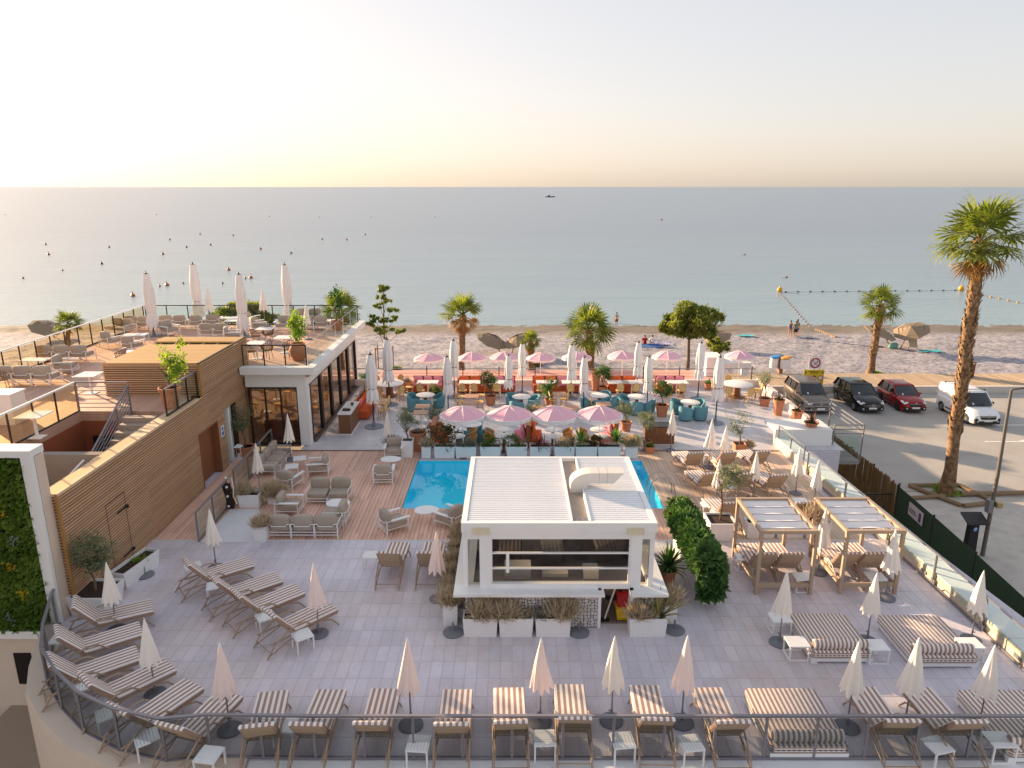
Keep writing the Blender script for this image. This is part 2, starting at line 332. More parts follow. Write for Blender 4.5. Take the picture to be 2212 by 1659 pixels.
def planks(parent, x0, x1, y0, y1, m, ln, limit=300):
    made = {}; x = x0; rest = MB(); k = 0; i = 0
    while x < x1-.03:
        wd = min(.138, x1-x-.006); y = y0; i += 1; first = True
        while y < y1-.05:
            l = min(ln*(1 if not first or i % 2 else .55), y1-y); first = False
            if y1-(y+l) < .4: l = y1-y
            key = (round(wd, 3), round(l, 3))
            if key not in made: made[key] = me('plank', MB().cbox(0, wd-.008, .004, l-.004, -.034, 0, .003), m, 0)
            if k < limit: ob('plank', made[key], None, parent, (x, y, rnd.uniform(-.002, .002))); k += 1
            else: rest.M = Matrix.Translation((x, y, 0)); rest.add([v.co for v in made[key].vertices], [tuple(p.vertices) for p in made[key].polygons])
            y += l
        x += .14
    if rest.v: ob('plank_field', rest, m, parent, smooth=0)['kind'] = 'stuff'
WOOD = cellmat('deck_wood', 'e2b8a2', .14, 2.7, var=.13, rough=.7, bump=.12, grain=(60, 2.5, 20)); WOOD2 = cellmat('weathered_deck_wood', 'd2b8a2', .14, 2.7, var=.15, rough=.75, bump=.12, grain=(60, 2.5, 20))
def deck(x0, x1, y0, y1, m, ln, nm='pool_deck'):
    d = structure(ob(nm, MB().box(x0, x1, y0, y1, -.036, -.03), mat('joist_shadow', '2e241d', .95), smooth=0)); planks(d, x0, x1, y0, y1, m, ln)
deck(-11.58, PX0, 21.12, 29.22, WOOD, 2.75); deck(PX0, PX1, 21.12, PY0, WOOD, 2.4); deck(PX1, 11.5, 21.12, 29.22, WOOD2, 2.75)
s = MB(); s.box(-10.4, PX0-.1, 29.22, 29.34, -.03, .02); s.box(PX1+.5, 11.5, 29.22, 29.34, -.03, .02); structure(ob('deck_edge', s, mat('edge_board', '8f6f5e', .8, var=.15), smooth=0))
s = MB(); s.box(-11.6, -1.5, 21.06, 21.115, -.03, .012); s.box(3.9, 11.9, 21.06, 21.115, -.03, .012); structure(ob('deck_trim', s, mat('white_trim', 'd9d7d4', .5), smooth=0))
# ---- pool
pool = structure(ob('pool', MB().add([(x, y, z) for z in (-.6, -.005) for x, y in ((PX0+.01,PY0+.01),(PX1-.01,PY0+.01),(PX1-.01,PY1-.01),(PX0+.01,PY1-.01))], [(0,1,2,3),(0,4,5,1),(1,5,6,2),(2,6,7,3),(3,7,4,0)]), mat('pool_liner', (.02, .74, 1.0), .4, var=.05), smooth=0))
m = bpy.data.materials.new('pool_water'); m.use_nodes = True; n = m.node_tree; L = n.links.new; n.nodes.remove(n.nodes['Principled BSDF'])
t = n.nodes.new('ShaderNodeBsdfTransparent'); t.inputs[0].default_value = (.72, .985, 1, 1); g = n.nodes.new('ShaderNodeBsdfGlossy'); g.inputs['Roughness'].default_value = .02
f = n.nodes.new('ShaderNodeFresnel'); f.inputs[0].default_value = 1.5; ms = n.nodes.new('ShaderNodeMixShader'); ge = n.nodes.new('ShaderNodeNewGeometry'); iv = n.nodes.new('ShaderNodeMath'); iv.operation = 'SUBTRACT'; iv.inputs[0].default_value = 1; L(ge.outputs['Backfacing'], iv.inputs[1]); mu = n.nodes.new('ShaderNodeMath'); mu.operation = 'MULTIPLY'; L(f.outputs[0], mu.inputs[0]); L(iv.outputs[0], mu.inputs[1]); L(mu.outputs[0], ms.inputs[0]); L(t.outputs[0], ms.inputs[1]); L(g.outputs[0], ms.inputs[2]); L(ms.outputs[0], n.nodes['Material Output'].inputs[0])
wv = n.nodes.new('ShaderNodeTexNoise'); wv.inputs['Scale'].default_value = 1.6; wv.inputs['Detail'].default_value = 2; ge = n.nodes.new('ShaderNodeNewGeometry'); L(ge.outputs['Position'], wv.inputs['Vector'])
bp = n.nodes.new('ShaderNodeBump'); bp.inputs['Strength'].default_value = .12; bp.inputs['Distance'].default_value = .05; L(wv.outputs[0], bp.inputs['Height']); L(bp.outputs[0], g.inputs['Normal']); L(bp.outputs[0], f.inputs['Normal'])
structure(ob('pool_water', MB().quad((PX0,PY0,-.06),(PX1,PY0,-.06),(PX1,PY1,-.06),(PX0,PY1,-.06)), m, smooth=0))
# ---- outer wall of the terrace with its curved coping, right parapet
s = MB(); prof = [(x, y) for x, y in out[:-1]]+[(-5.2, 11.28)]
inn = [(x, y) for x, y in arc[:-1]]+[(-5.2, 11.8)]; inn = [(x+(-7.5-x)*.03, y+(16.4-y)*.03) for x, y in inn]; inn[0] = (-12.25, 17.1)
k = len(prof)
s.add([(x, y, .03) for x, y in inn]+[(x, y, .02) for x, y in prof]+[(x*1.003, y, -.06) for x, y in prof]+[(x*1.003, y, -3.9) for x, y in prof],
      [(r*k+i, (r+1)*k+i, (r+1)*k+i+1, r*k+i+1) for r in range(3) for i in range(k-1)])
cw = tag(ob('terrace_wall', s, STUCCO), 'curved beige rendered wall edging the front left corner of the terrace', 'wall')
s = MB(); s.box(-5.2, -.4, 11.2, 11.84, -3.9, .0); s.box(-.39, 7.3, 11.2, 11.84, -3.9, .0); s.box(7.31, 14.2, 11.2, 11.84, -3.9, .0)
tag(ob('coping', s, WPLAS, smooth=0), 'pale white slab coping along the front edge of the terrace outside the glass', 'coping')
def strip(pts0, pts1, z0, z1): return MB().loft([[(a[0], a[1], z0), (b[0], b[1], z0), (b[0], b[1], z1), (a[0], a[1], z1)] for a, b in zip(pts0, pts1)])
s = strip([(RX(y), y) for y in (11.9, 18, 24, 29.9)], [(RX(y)+.22, y) for y in (11.9, 18, 24, 29.9)], -3.9, .34)
pw = tag(ob('parapet', s, STUCCO, smooth=0), 'low cream parapet along the right side of the sun terrace under a steel rail', 'wall')
s = MB()
for a, b in ((11.9, 15.3), (15.32, 19.1), (19.12, 22.9), (22.92, 26.6), (26.62, 29.9)):
    s.loft([[(RX(y)+.02, y, .345), (RX(y)+.72-max(0, y-22)*.02, y, .345), (RX(y)+.72-max(0, y-22)*.02, y, .39), (RX(y)+.02, y, .39)] for y in (a, b)])
ob('coping', s, WPLAS, pw, smooth=0)
for y in (14.9, 18.9): ob('vent_cover', MB().box(RX(y)-.025, RX(y), y-.13, y+.13, .1, .2), GREYM, pw, smooth=0)
# ---- lower ground at the left below the terrace
s = MB(); s.prism([(-14.1, 3), (-5, 3), (-5, 18.5), (-13.5, 18.5), (-13.7, 15)], -4.0, -2.6)
structure(ob('lower_ramp', s, mat('ramp_concrete', '9c8b79', .9, var=.08, scale=1.5, bump=.2)))
# ---- right rear: box over the stairs, rear walls
s = MB(); s.box(RX(30)-.02, 14.05, 29.92, 30.12, -3.7, .74); s.box(RX(30)-.02, 14.05, 30.12, 31.4, .6, .74); s.box(13.85, 14.05, 30.12, 31.4, -3.7, .6)
tag(ob('stair_box', s, WHITE, smooth=0), 'white rendered box wall behind the steel rail beside the car park', 'wall')
s = MB(); s.box(14.0, 14.25, 31.4, 39.9, -3.9, .42); s.box(-9.0, 14.25, 39.7, 39.95, -3.9, .36)
tag(ob('terrace_parapet', s, mat('pale_render', 'e0cfc4', .9, var=.05), smooth=0), 'low pale wall round the far and right edge of the restaurant terrace', 'wall')
low = structure(ob('lower_terrace', MB().box(-9, 14, 39.95, 48.2, -3.9, -1.2), mat('pink_floor', 'd49b8c', .9, var=.06), smooth=0))
# ================================================================ BUILDINGS
SLAT = mat('cedar_slat', 'bf9874', .65, var=.16, scale=2, bump=.1, bscale=30, rndv=.13, stretch=(6, .5, 30))
SLATY = mat('golden_slat', 'cba468', .6, var=.12, scale=2, bump=.1, bscale=30, rndv=.07, stretch=(.5, 6, 30))
WOODD = mat('brown_door', '8a5636', .55, var=.1, scale=3)
WX = -11.6
# ---- wood clad stair wall and cabin
wall = tag(ob('clad_wall', MB().box(WX-.42, WX-.03, 17.0, 25.2, -.04, 3.36).box(WX-.42, WX-.03, 25.2, 27.0, 2.12, 3.36).box(WX-.42, WX-.03, 27.0, 27.7, -.04, 3.36)
     .box(WX-.42, WX-.03, 27.7, 29.0, 2.3, 3.36).box(WX-.42, WX-.03, 29.0, 30.9, -.04, 3.36), mat('wall_batten', '4a3420', .9), smooth=0), 'long wall clad in horizontal brown timber slats with two doorways', 'wall')
cache = {}
def slat(par, y0, y1, z, h=.06, x=WX, dpt=.03, m=SLAT, axis='y'):
    l = round(y1-y0, 3)
    k = (l, h, dpt, axis, m.name)
    if k not in cache:
        b = MB()
        if axis == 'y': b.loft([[(-dpt, y, 0), (0, y, .006), (0, y, h), (-dpt, y, h)] for y in (0, l)])
        else: b.loft([[(t, 0, h), (t, 0, .006), (t, dpt, 0), (t, dpt, h)] for t in (0, l)])
        cache[k] = me('slat', b, m, 0)
    o = ob('slat', cache[k], None, par); o.location = (x, y0, z) if axis == 'y' else (y0, x, z); return o
z = .0
while z < 3.38:
    segs = [(17.02, 21.3), (21.305, 25.2)] if z < 2.1 else [(17.02, 21.3), (21.305, 26.4), (26.405, 27.7)]
    if z < 2.1: segs += [(27.0, 27.7)]
    for a, b in segs: slat(wall, a, b, z)
    slat(wall, WX-.4, WX-.06, z, x=16.99, axis='x')
    z += .086
ob('corner_trim', MB().box(WX-.06, WX+.012, 16.95, 17.02, -.02, 3.43), mat('corner_batten', 'a97c44', .6, var=.1), wall, smooth=0)
ob('wall_cap', MB().box(WX-.42, WX+.02, 16.96, 25.6, 3.37, 3.45), mat('wall_cap', 'd8b995', .8, var=.08), wall, smooth=0)
d = ob('door', MB().box(WX-.33, WX-.28, 25.22, 26.98, 0, 2.1), WOODD, wall, smooth=0)
ob('door_frame', MB().box(WX-.4, WX+.01, 26.94, 27.0, 0, 2.12).box(WX-.4, WX+.01, 25.2, 25.26, 0, 2.12).box(WX-.4, WX+.01, 25.2, 27, 2.08, 2.14), WOODD, wall, smooth=0)
ob('door_leaf', MB().box(WX-.3, WX-.24, 28.2, 28.96, 0, 2.25), WPLAS, wall, smooth=0)
ob('white_jamb', MB().box(WX-.3, WX+.02, 28.05, 28.17, 0, 2.3), WPLAS, wall, smooth=0)
sg = ob('wall_sign', MB().box(WX+.005, WX+.02, 27.2, 27.48, 1.35, 1.8), WPLAS, wall, smooth=0)
ob('pictogram', MB().box(WX+.021, WX+.026, 27.25, 27.43, 1.4, 1.55).box(WX+.021, WX+.026, 27.27, 27.4, 1.6, 1.75), mat('sign_blue', '3f6db0', .5), sg, smooth=0)
# service door cut into the slats
ob('door_edge', MB().box(WX+.001, WX+.006, 18.9, 18.92, .05, 2.2).box(WX+.001, WX+.006, 19.9, 19.92, .05, 2.2).box(WX+.001, WX+.006, 18.9, 19.92, 2.2, 2.22), DARKM, wall, smooth=0)
for zz in (.35, 1.75): ob('hinge', MB().bar((WX+.03, 19.9, zz), (WX+.03, 19.4, zz), .02, .05).ell((WX+.05, 19.92, zz), (.04, .05, .06)), BLACK, wall)
ob('door_handle', MB().bar((WX+.02, 18.98, 1.05), (WX+.07, 18.98, 1.05), .03, .03).bar((WX+.07, 18.95, 1.05), (WX+.07, 19.08, 1.05), .025, .025), STEEL, wall, smooth=0)
# cabin on the roof terrace
cab = tag(ob('roof_cabin', MB().box(-15.17, WX-.03, 25.95, 30.88, 3.4, 4.58), MATS['wall_batten'], smooth=0), 'timber slatted cabin with a slatted roof standing on the roof terrace', 'cabin')
z = 3.45
while z < 4.66:
    slat(cab, 25.985, 30.9, z); slat(cab, -15.2, WX-.05, z, x=25.92, axis='x'); z += .086
z = .0
while z < 3.4:
    segs = [(29.0, 30.9)] if z < 2.25 else [(27.7, 30.9)]
    for a, b in segs: slat(wall, a, b, z)
    z += .086
y = 25.95
while y < 30.85:
    if not 29.35 < y < 29.95: slat(cab, -15.18, WX, 4.6, .075, x=y, dpt=.07, m=SLATY, axis='x')
    y += .098
for i in range(6): ob('rafter', MB().box(-14.9+i*.6, -14.84+i*.6, 29.3, 30.02, 4.52, 4.6), SLATY, cab, smooth=0)
ob('corner_trim', MB().box(WX-.07, WX+.014, 25.9, 25.98, 3.4, 4.7), MATS['corner_batten'], cab, smooth=0)
ob('roof_edge', MB().box(WX-.04, WX+.02, 25.9, 30.92, 4.68, 4.72), DARKM, cab, smooth=0)
# ---- restaurant: roof terrace slab, fascia, glass fronts
ROOFT = cellmat('roof_deck_boards', 'c8a08a', .16, 3.1, var=.1, rough=.6, bump=.08, grain=(20, 2, 20))
rs = MB(); rs.box(-20.9, -15.05, 16.7, 24.0, 3.1, 3.45); rs.box(-20.9, -12.02, 24.0, 30.9, 3.1, 3.45); rs.box(-20.9, -8.75, 30.9, 40.4, 3.1, 3.45); rs.box(-12.02, -8.75, 30.0, 30.9, 3.1, 3.45)
rt = structure(ob('roof_terrace', rs, ROOFT, smooth=0))
bld = T('restaurant', 'white flat roofed restaurant with dark framed glass walls and a roof terrace', 'building', (-8.93, 30, 0))
def bx(name, m, *boxes, par=None):
    b = MB()
    for q in boxes: b.box(q[0]+8.93, q[1]+8.93, q[2]-30, q[3]-30, q[4], q[5])
    return ob(name, b, m, par or bld, smooth=0)
bx('fascia', WHITE, (-11.55, -8.4, 29.6, 29.95, 3.3, 3.62), (-8.72, -8.4, 29.96, 40.7, 3.3, 3.62))
bx('wall', WHITE, (-11.5, -8.9, 29.98, 30.2, 2.66, 3.3), (-9.15, -8.9, 30.21, 40.3, 2.66, 3.3), (-21, -9.15, 40.1, 40.3, 0, .5), (-21, -20.8, 17, 40.3, -3.5, 3.1))
bx('column', WHITE, (-9.3, -8.86, 29.97, 30.35, 0, 2.66)); bx('column', WHITE, (-9.12, -8.88, 40.0, 40.32, 0, 2.66))
bx('floor', mat('dining_floor', 'a98c74', .5, var=.1), (-20.8, -9.0, 30.2, 40.1, -.04, .01))
bx('threshold', mat('door_sill', '6d5a50', .6), (-9.0, -8.72, 30.4, 40, -.02, .03), (-11.4, -9.3, 29.86, 30.1, -.02, .02))
GDARK = glassmat('restaurant_glass', (.8, .78, .74), .04)
for a, b in ((-11.4, -10.75), (-10.72, -10.08), (-10.05, -9.32)): bx('window', GDARK, (a, b, 30.08, 30.1, .06, 2.6))
for xx in (-11.45, -10.75, -10.08, -9.36): bx('mullion', DARKM, (xx, xx+.05, 30.03, 30.13, .02, 2.64))
bx('head_frame', DARKM, (-11.45, -9.3, 30.02, 30.14, 2.58, 2.66)); bx('foot_frame', DARKM, (-11.45, -9.3, 30.02, 30.14, .01, .07))
ys = [30.4, 32.3, 34.2, 36.1, 38.0, 39.95]
for a, b in zip(ys, ys[1:]): bx('window', GDARK, (-8.97, -8.95, a, b, .06, 2.6))
for y in ys: bx('mullion', DARKM, (-9.02, -8.88, y-.02, y+.27 if y < 39 else y+.06, .02, 2.64))
bx('head_frame', DARKM, (-9.0, -8.9, 30.4, 40, 2.6, 2.66)); bx('foot_frame', DARKM, (-9.0, -8.9, 30.4, 40, .01, .07))
for y in (32.5, 34.6, 36.7, 38.8): bx('window', GDARK, (-20.7, -9.3, 40.18, 40.2, .5, 2.9)) if y < 33 else bx('mullion', DARKM, (-13-(y-34)*1.6, -12.9-(y-34)*1.6, 40.14, 40.24, .5, 2.9))
# ---- stair well: terracotta walls, cross walls, flight of steps
TERR = mat('terracotta_render', '9c5635', .9, var=.06, scale=3, bump=.1)
CONC = mat('grey_concrete', '8f8a86', .92, var=.1, scale=3, bump=.3, bscale=30)
s = MB(); s.box(-15.3, -15.05, 17, 24.2, -1, 3.1); s.box(-15.05, -13.3, 24.0, 24.2, -1, 3.1); s.box(-13.3, -12.0, 24.4, 24.6, -1, 3.1)
ww = tag(ob('stairwell_wall', s, TERR, smooth=0), 'terracotta rendered wall sunk beside the open staircase', 'wall')
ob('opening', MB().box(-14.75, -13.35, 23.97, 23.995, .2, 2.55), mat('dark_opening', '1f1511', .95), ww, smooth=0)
s = MB(); s.box(-15.05, -12.0, 19.85, 20.1, -1, 3.42); s.box(-12.14, -12.03, 17.0, 23.7, -1, 3.4)
ob('cross_wall', s, CONC, ww, smooth=0); ob('pit_floor', MB().box(-15.05, -12.0, 17, 24, -1.2, .4), CONC, ww, smooth=0)
ob('ledge', MB().box(-15.05, -12.14, 17.0, 18.1, .4, 2.0), mat('pale_ledge', 'c8c6c6', .8), ww, smooth=0)
ob('handrail', MB().tube([(-12.5, 19.7, 3.3), (-12.5, 17.4, 2.8)], .03, 6), WMET, ww)
st = T('staircase', 'concrete staircase climbing to the roof terrace behind the slatted wall', 'stairs', (-12.6, 23.6, 3.45))
for i in range(10):
    ob('step', MB().cbox(-.66, .46, -.3, 0, -.17, 0, .008), mat('step_stone', 'a79688', .8, var=.1, bump=.1), st, (0, -i*.3-.02, -i*.17-.01), smooth=0)
    if 0: ob('riser', MB().box(-.64, .44, 0, .03, -.02, .17), CONC, st, (0, -i*.3-.02, -i*.17-.05+.04), smooth=0)
rl = T('stair_railing', 'steel barred railing at the head of the open staircase', 'railing', (-13.25, 23.95, 3.45))
for k in range(7):
    zz = 1.06-.15*k; ob('rail', MB().bar((-1.8, 0, zz), (-.0, 0, zz), .05 if k == 0 else .025, .05 if k == 0 else .025), GREYM, rl, smooth=0)
    ob('rail', MB().bar((0, 0, zz-.12), (0, -3.1, zz-.12-1.75), .05 if k == 0 else .025, .05 if k == 0 else .025), GREYM, rl, smooth=0)
for x, y, zb in ((-1.8, 0, 0), (0, 0, -.1), (0, -.9, -.6), (0, -1.9, -1.2)): ob('post', MB().bar((x, y, zb), (x, y, zb+1.06+ (0 if y == 0 else -.02)), .045, .045), GREYM, rl, smooth=0)
# ---- glass railings
def glass_rail(name, label, pts, h=1.0, spacing=1.2, pm=DARKM, rm=GREYM, gm=GLASS, z0=0., pw=.05, rw=.06, low=.06, group=None, lean=0):
    """posts, panes and a handrail following a line of points"""
    o = Vector(pts[0]); t = T(name, label, 'railing', o, 0, group); pts = [Vector(p)-o for p in pts]
    up = Vector((0, 0, 1)); post = []
    for a, b in zip(pts, pts[1:]):
        n = max(1, round((b-a).length/spacing)); d = (b-a)/n; nrm = d.cross(up).normalized()
        for i in range(n):
            p, q = a+d*i, a+d*(i+1); e = d.normalized()*.035
            ob('glass_pane', MB().loft([[x-nrm*.006+up*low, x+nrm*.006+up*low, x+nrm*.006+up*(h-.07), x-nrm*.006+up*(h-.07)] for x in (p+e, q-e)]), gm, t, smooth=0)
            ob('post', MB().bar(p+up*z0, p+up*h, pw, pw*.7), pm, t, smooth=0)
        ob('handrail', MB().bar(a+up*h, b+up*h, rw, rw*.8), rm, t, smooth=0)
        ob('foot_rail', MB().bar(a+up*.03, b+up*.03, .05, .05), pm, t, smooth=0)
    ob('post', MB().bar(pts[-1]+up*z0, pts[-1]+up*h, pw, pw*.7), pm, t, smooth=0)
    return t
GRL = mat('rail_grey', '8b868c', .4, var=.05, metal=.3)
glass_rail('glass_railing', 'grey railing with tinted glass panes curving round the left corner and along the front edge', [(p.x, p.y, 0) for p in RAIL[:-1]]+[(-6.0, 11.92, 0)]+[(x, 11.88, 0) for x in (-3.9, 0, 4, 8, 12.2)], 1.02, 1.05, GRL, GRL, glassmat('grey_glass', (.80, .82, .82), .03))
glass_rail('glass_railing', 'black posted glass railing along the far left edge of the roof terrace', [(-20.8, 17, 3.45), (-20.8, 40.3, 3.45)], 1.1, 1.05, DARKM, WMET, glassmat('amber_glass', (.93, .86, .72), .02))
glass_rail('glass_railing', 'black posted glass railing along the sea side of the roof terrace', [(-20.7, 40.35, 3.45), (-8.75, 40.35, 3.45)], 1.1, 1.2, DARKM, DARKM, MATS['clear_glass'])
glass_rail('glass_railing', 'frameless glass railing above the white fascia over the restaurant windows', [(-8.75, 30.0, 3.45), (-8.75, 40.2, 3.45)], 1.05, 1.7, WMET, STEEL, MATS['clear_glass'], pw=.02, rw=.03)
glass_rail('glass_railing', 'short black glass railing on the roof above the restaurant front door', [(-11.5, 30.02, 3.45), (-8.8, 30.02, 3.45)], 1.05, .98, DARKM, DARKM, MATS['clear_glass'])
glass_rail('glass_railing', 'glass railing with a pale handrail above the terracotta stairwell wall', [(-15.07, 17, 3.45), (-15.07, 23.95, 3.45)], 1.06, 1.15, DARKM, WMET, MATS['amber_glass'])
glass_rail('glass_railing', 'short glass railing on top of the slatted wall at the head of the stairs', [(-11.75, 23.4, 3.45), (-11.75, 25.9, 3.45)], .95, .85, DARKM, GREYM, MATS['clear_glass'])
a = at(430, 1170); b = at(495, 1094); c = at(590, 975)
glass_rail('glass_railing', 'grey glass railing dividing the lounge deck from the walkway by the slatted wall', [a, b], 1.0, 1.2, GREYM, GRL, MATS['clear_glass'])
glass_rail('glass_railing', 'pale glass railing behind the corner sofa beside the restaurant door', [b+Vector((-.1, .9, 0)), c], 1.0, 1.4, GREYM, GRL, MATS['clear_glass'])
glass_rail('glass_railing', 'steel railing with clear glass beside the stair box at the car park side', [(11.65, 29.8, .0), (11.75, 27.2, 0)], .95, 1.3, GREYM, STEEL, MATS['clear_glass'])
t = glass_rail('glass_railing', 'steel railing with glass along the cream parapet on the right of the sun terrace', [(RX(y)-.05, y, 0) for y in (26.6, 23.6, 20.8, 18.4, 16.2, 14.0, 11.95)], .98, 3, GREYM, STEEL, MATS['clear_glass'], pw=.06, low=.2)
for y in (26.6, 23.6, 20.8, 18.4, 16.2, 14.0): ob('bracket', MB().box(-.03, .04, -.09, .09, .03, .2), GREYM, t, (RX(y)-t.location.x-.04, y-t.location.y, 0), smooth=0)
fr = T('terrace_railing', 'thin metal railing with mesh between the orange banquettes and the beach', 'railing', (-9, 39.85, .36))
for x in range(12): ob('post', MB().bar((x*2.06+.02, 0, 0), (x*2.06+.02, 0, .78), .05, .05), DARKM, fr, smooth=0)
for zz in (.2, .38, .64): ob('rail', MB().bar((0, 0, zz), (22.9, 0, zz), .04 if zz > .5 else .02, .04 if zz > .5 else .02), GREYM, fr, smooth=0)
sr = T('stair_railing', 'steel railing with glass round the outside stairs beside the car park', 'railing', (14.2, 30.1, -.2))
for a, b in (((0,0,0),(0,0,1.1)), ((1.3,0,-.6),(1.3,0,1.1)), ((1.3,3.4,-.6),(1.3,3.4,1.1)), ((0,3.4,0),(0,3.4,1.1))): ob('post', MB().bar(a, b, .05, .05), GREYM, sr, smooth=0)
for zz in (1.1, .9, .7):
    for a, b in (((0,0),(1.3,0)), ((1.3,0),(1.3,3.4)), ((1.3,3.4),(0,3.4))): ob('rail', MB().bar((*a, zz), (*b, zz), .045, .045), GREYM, sr, smooth=0)
ob('glass_pane', MB().box(1.29, 1.31, .1, 3.3, -.5, .6), MATS['clear_glass'], sr, smooth=0); ob('glass_pane', MB().box(.1, 1.2, -.01, .01, -.4, .6), MATS['clear_glass'], sr, smooth=0)
ob('landing', MB().box(-.2, 1.3, 0, 3.4, -.75, -.6), CONC, sr, smooth=0)
# ---- building with the planted wall at the left
gb = T('planted_wall_building', 'beige building with a white framed living green wall beside the slatted wall', 'building', (-11.75, 16.6, 0))
ob('wall', MB().box(-18, 0, .0, .38, -4.0, -.42).box(-18, -.0, .02, .38, -.42, 4.6), STUCCO, gb, smooth=0)
ob('frame', MB().box(-.26, .0, -.12, -.001, -.2, 4.62).box(-18, .005, -.125, .4, 4.621, 4.8).box(-18, .0, -.16, -.002, -.42, -.201), WHITE, gb, smooth=0)
ob('niche', MB().box(-1.5, -1.05, -.03, .0, -1.9, -.95), MATS['dark_opening'], gb, smooth=0)
def greens(n, fx, rr, lmin=.1, lmax=.22):
    b = MB()
    for i in range(n):
        p, nm = fx(rr); d = (nm+Vector((rr.uniform(-.7,.7), rr.uniform(-.7,.7), rr.uniform(-.9,.3)))).normalized(); l = rr.uniform(lmin, lmax)
        sd_ = d.cross(Vector((rr.uniform(-1,1), rr.uniform(-1,1), rr.uniform(-1,1)))).normalized()*l*rr.uniform(.18, .4)
        b.add([p, p+d*l*.5+sd_, p+d*l, p+d*l*.5-sd_], [(0,1,2,3)])
    return b
L1 = leafmat('dark_leaf', (.075, .15, .022), (.2, .28, .05)); L2 = leafmat('mid_leaf', (.13, .2, .035), (.28, .33, .07)); L3 = leafmat('yellow_flower', (.5, .34, .03), (.65, .5, .05)); L4 = leafmat('pale_leaf', (.25, .3, .24), (.4, .42, .36))
g = MB().box(-17.9, -.27, -.06, .0, -.18, 4.6); ob('planting_felt', g, mat('dark_felt', '1c2413', .95), gb, smooth=0)
f = lambda rr: (Vector((rr.uniform(-4.2, -.28), -.06, rr.uniform(-.2, 4.6))), Vector((0, -1, 0)))
ob('foliage', greens(9000, f, random.Random(1)), L1, gb, smooth=0, kind='stuff'); ob('foliage', greens(5000, f, random.Random(2), .06, .16), L2, gb, smooth=0, kind='stuff')
rr = random.Random(5)
for k in range(6):
    cx, cz = -.5-rr.random()*1.2, .2+k*.75
    ob('flower_cluster', greens(40, lambda q: (Vector((cx+q.gauss(0, .07), -.16, cz+q.gauss(0, .08))), Vector((0, -1, 0))), rr, .05, .12), L3 if k % 3 else L4, gb, smooth=0)
# ---- bar pavilion
bar = T('bar_pavilion', 'white bar pavilion with a louvred roof and mosaic stone base beside the pool', 'pavilion', (1.18, 16.4, 0))
def bb(name, m, *bs, smooth=0, par=None):
    b = MB()
    for q in bs: b.box(q[0]-1.18, q[1]-1.18, q[2]-16.4, q[3]-16.4, q[4], q[5])
    return ob(name, b, m, par or bar, smooth=smooth)
ROOFW = mat('roof_white', 'f5f4f4', .45, var=.05, scale=1.2, rndv=.02)
bb('roof_frame', WPLAS, (-1.27, 3.63, 16.4, 16.52, 2.66, 2.92), (-1.27, 3.63, 20.9, 21.0, 2.66, 2.92), (-1.27, -1.13, 16.521, 20.899, 2.66, 2.92), (3.49, 3.63, 16.521, 20.899, 2.66, 2.92))
bb('beam', WPLAS, (-1.15, 3.5, 16.44, 16.55, 2.46, 2.66))
for x0, x1 in ((-1.12, 1.5), (1.98, 3.48)):
    y = 16.54
    d = me('louvre', MB().loft([[(x, 0, -.03), (x, .094, -.03), (x, .098, .0), (x, .098, .03), (x, .04, .05), (x, .0, .04)] for x in (0, x1-x0)]), ROOFW, 30)
    while y < 20.85: ob('louvre', d, None, bar, (x0-1.18, y-16.4, 2.86)); y += .116
bb('roof_gutter', mat('gutter_grime', 'a89a8c', .8, var=.2, scale=4), (1.52, 1.96, 16.53, 20.89, 2.7, 2.8))
bb('gutter_edge', WPLAS, (1.49, 1.53, 16.53, 20.89, 2.78, 2.93), (1.95, 1.99, 16.53, 20.89, 2.78, 2.93))
du = MB()   # ventilation duct with an elbow, lying over the right bay
ang = [R(a) for a in (0, 15, 30, 45, 60, 75, 90)]
rings = [[(.0, -.23, .0), (.5, -.23, .0), (.5, .23, 0), (.0, .23, 0)]]+[[(.62-.62*math.cos(a), -.23, .35+.52*math.sin(a)), (.62-.12*math.cos(a), -.23, .35+.08*math.sin(a)), (.62-.12*math.cos(a), .23, .35+.08*math.sin(a)), (.62-.62*math.cos(a), .23, .35+.52*math.sin(a))] for a in ang]
DUCT = mat('duct_metal', 'd9d3cc', .5, var=.08, metal=.1)
dt = tag(ob('duct', du.loft(rings), DUCT, None, (1.62, 18.72, 2.78), smooth=35), 'white sheet metal ventilation duct with an elbow on the bar roof', 'duct'); dt.scale = (.92, .95, .7)
ob('outlet', MB().loft([[(.62, -.23, .87), (.62, -.23, .43), (.62, .23, .43), (.62, .23, .87)], [(1.6, -.23, .87), (1.3, -.23, .43), (1.3, .23, .43), (1.6, .23, .87)]]), DUCT, dt, smooth=0)
for xx in (.85, 1.1): ob('seam', MB().box(xx, xx+.012, -.235, .235, .44, .876), mat('duct_seam', 'b5aca2', .6), dt, smooth=0)
ob('flange', MB().box(-.05, .55, -.28, .28, -.03, .06), MATS['gutter_grime'], dt, smooth=0)
for x in (1.62, 1.86): bb('junction_box', GREYM, (x-.06, x+.06, 16.55, 16.75, 2.8, 2.9))
bb('counter_top', WPLAS, (-1.48, 2.34, 16.1, 16.7, 1.02, 1.1), (3.02, 3.95, 16.1, 16.7, 1.02, 1.1), (-1.48, -1.0, 16.701, 20.9, 1.02, 1.1), (3.5, 3.95, 16.701, 20.9, 1.02, 1.1), (-1.0, 3.5, 20.4, 20.9, 1.02, 1.1))
def mosaic():
    m = mat('mosaic_stone', 'dcd5d2', .7, var=.08, scale=3); n = m.node_tree; L = n.links.new; b = n.nodes['Principled BSDF']; return m
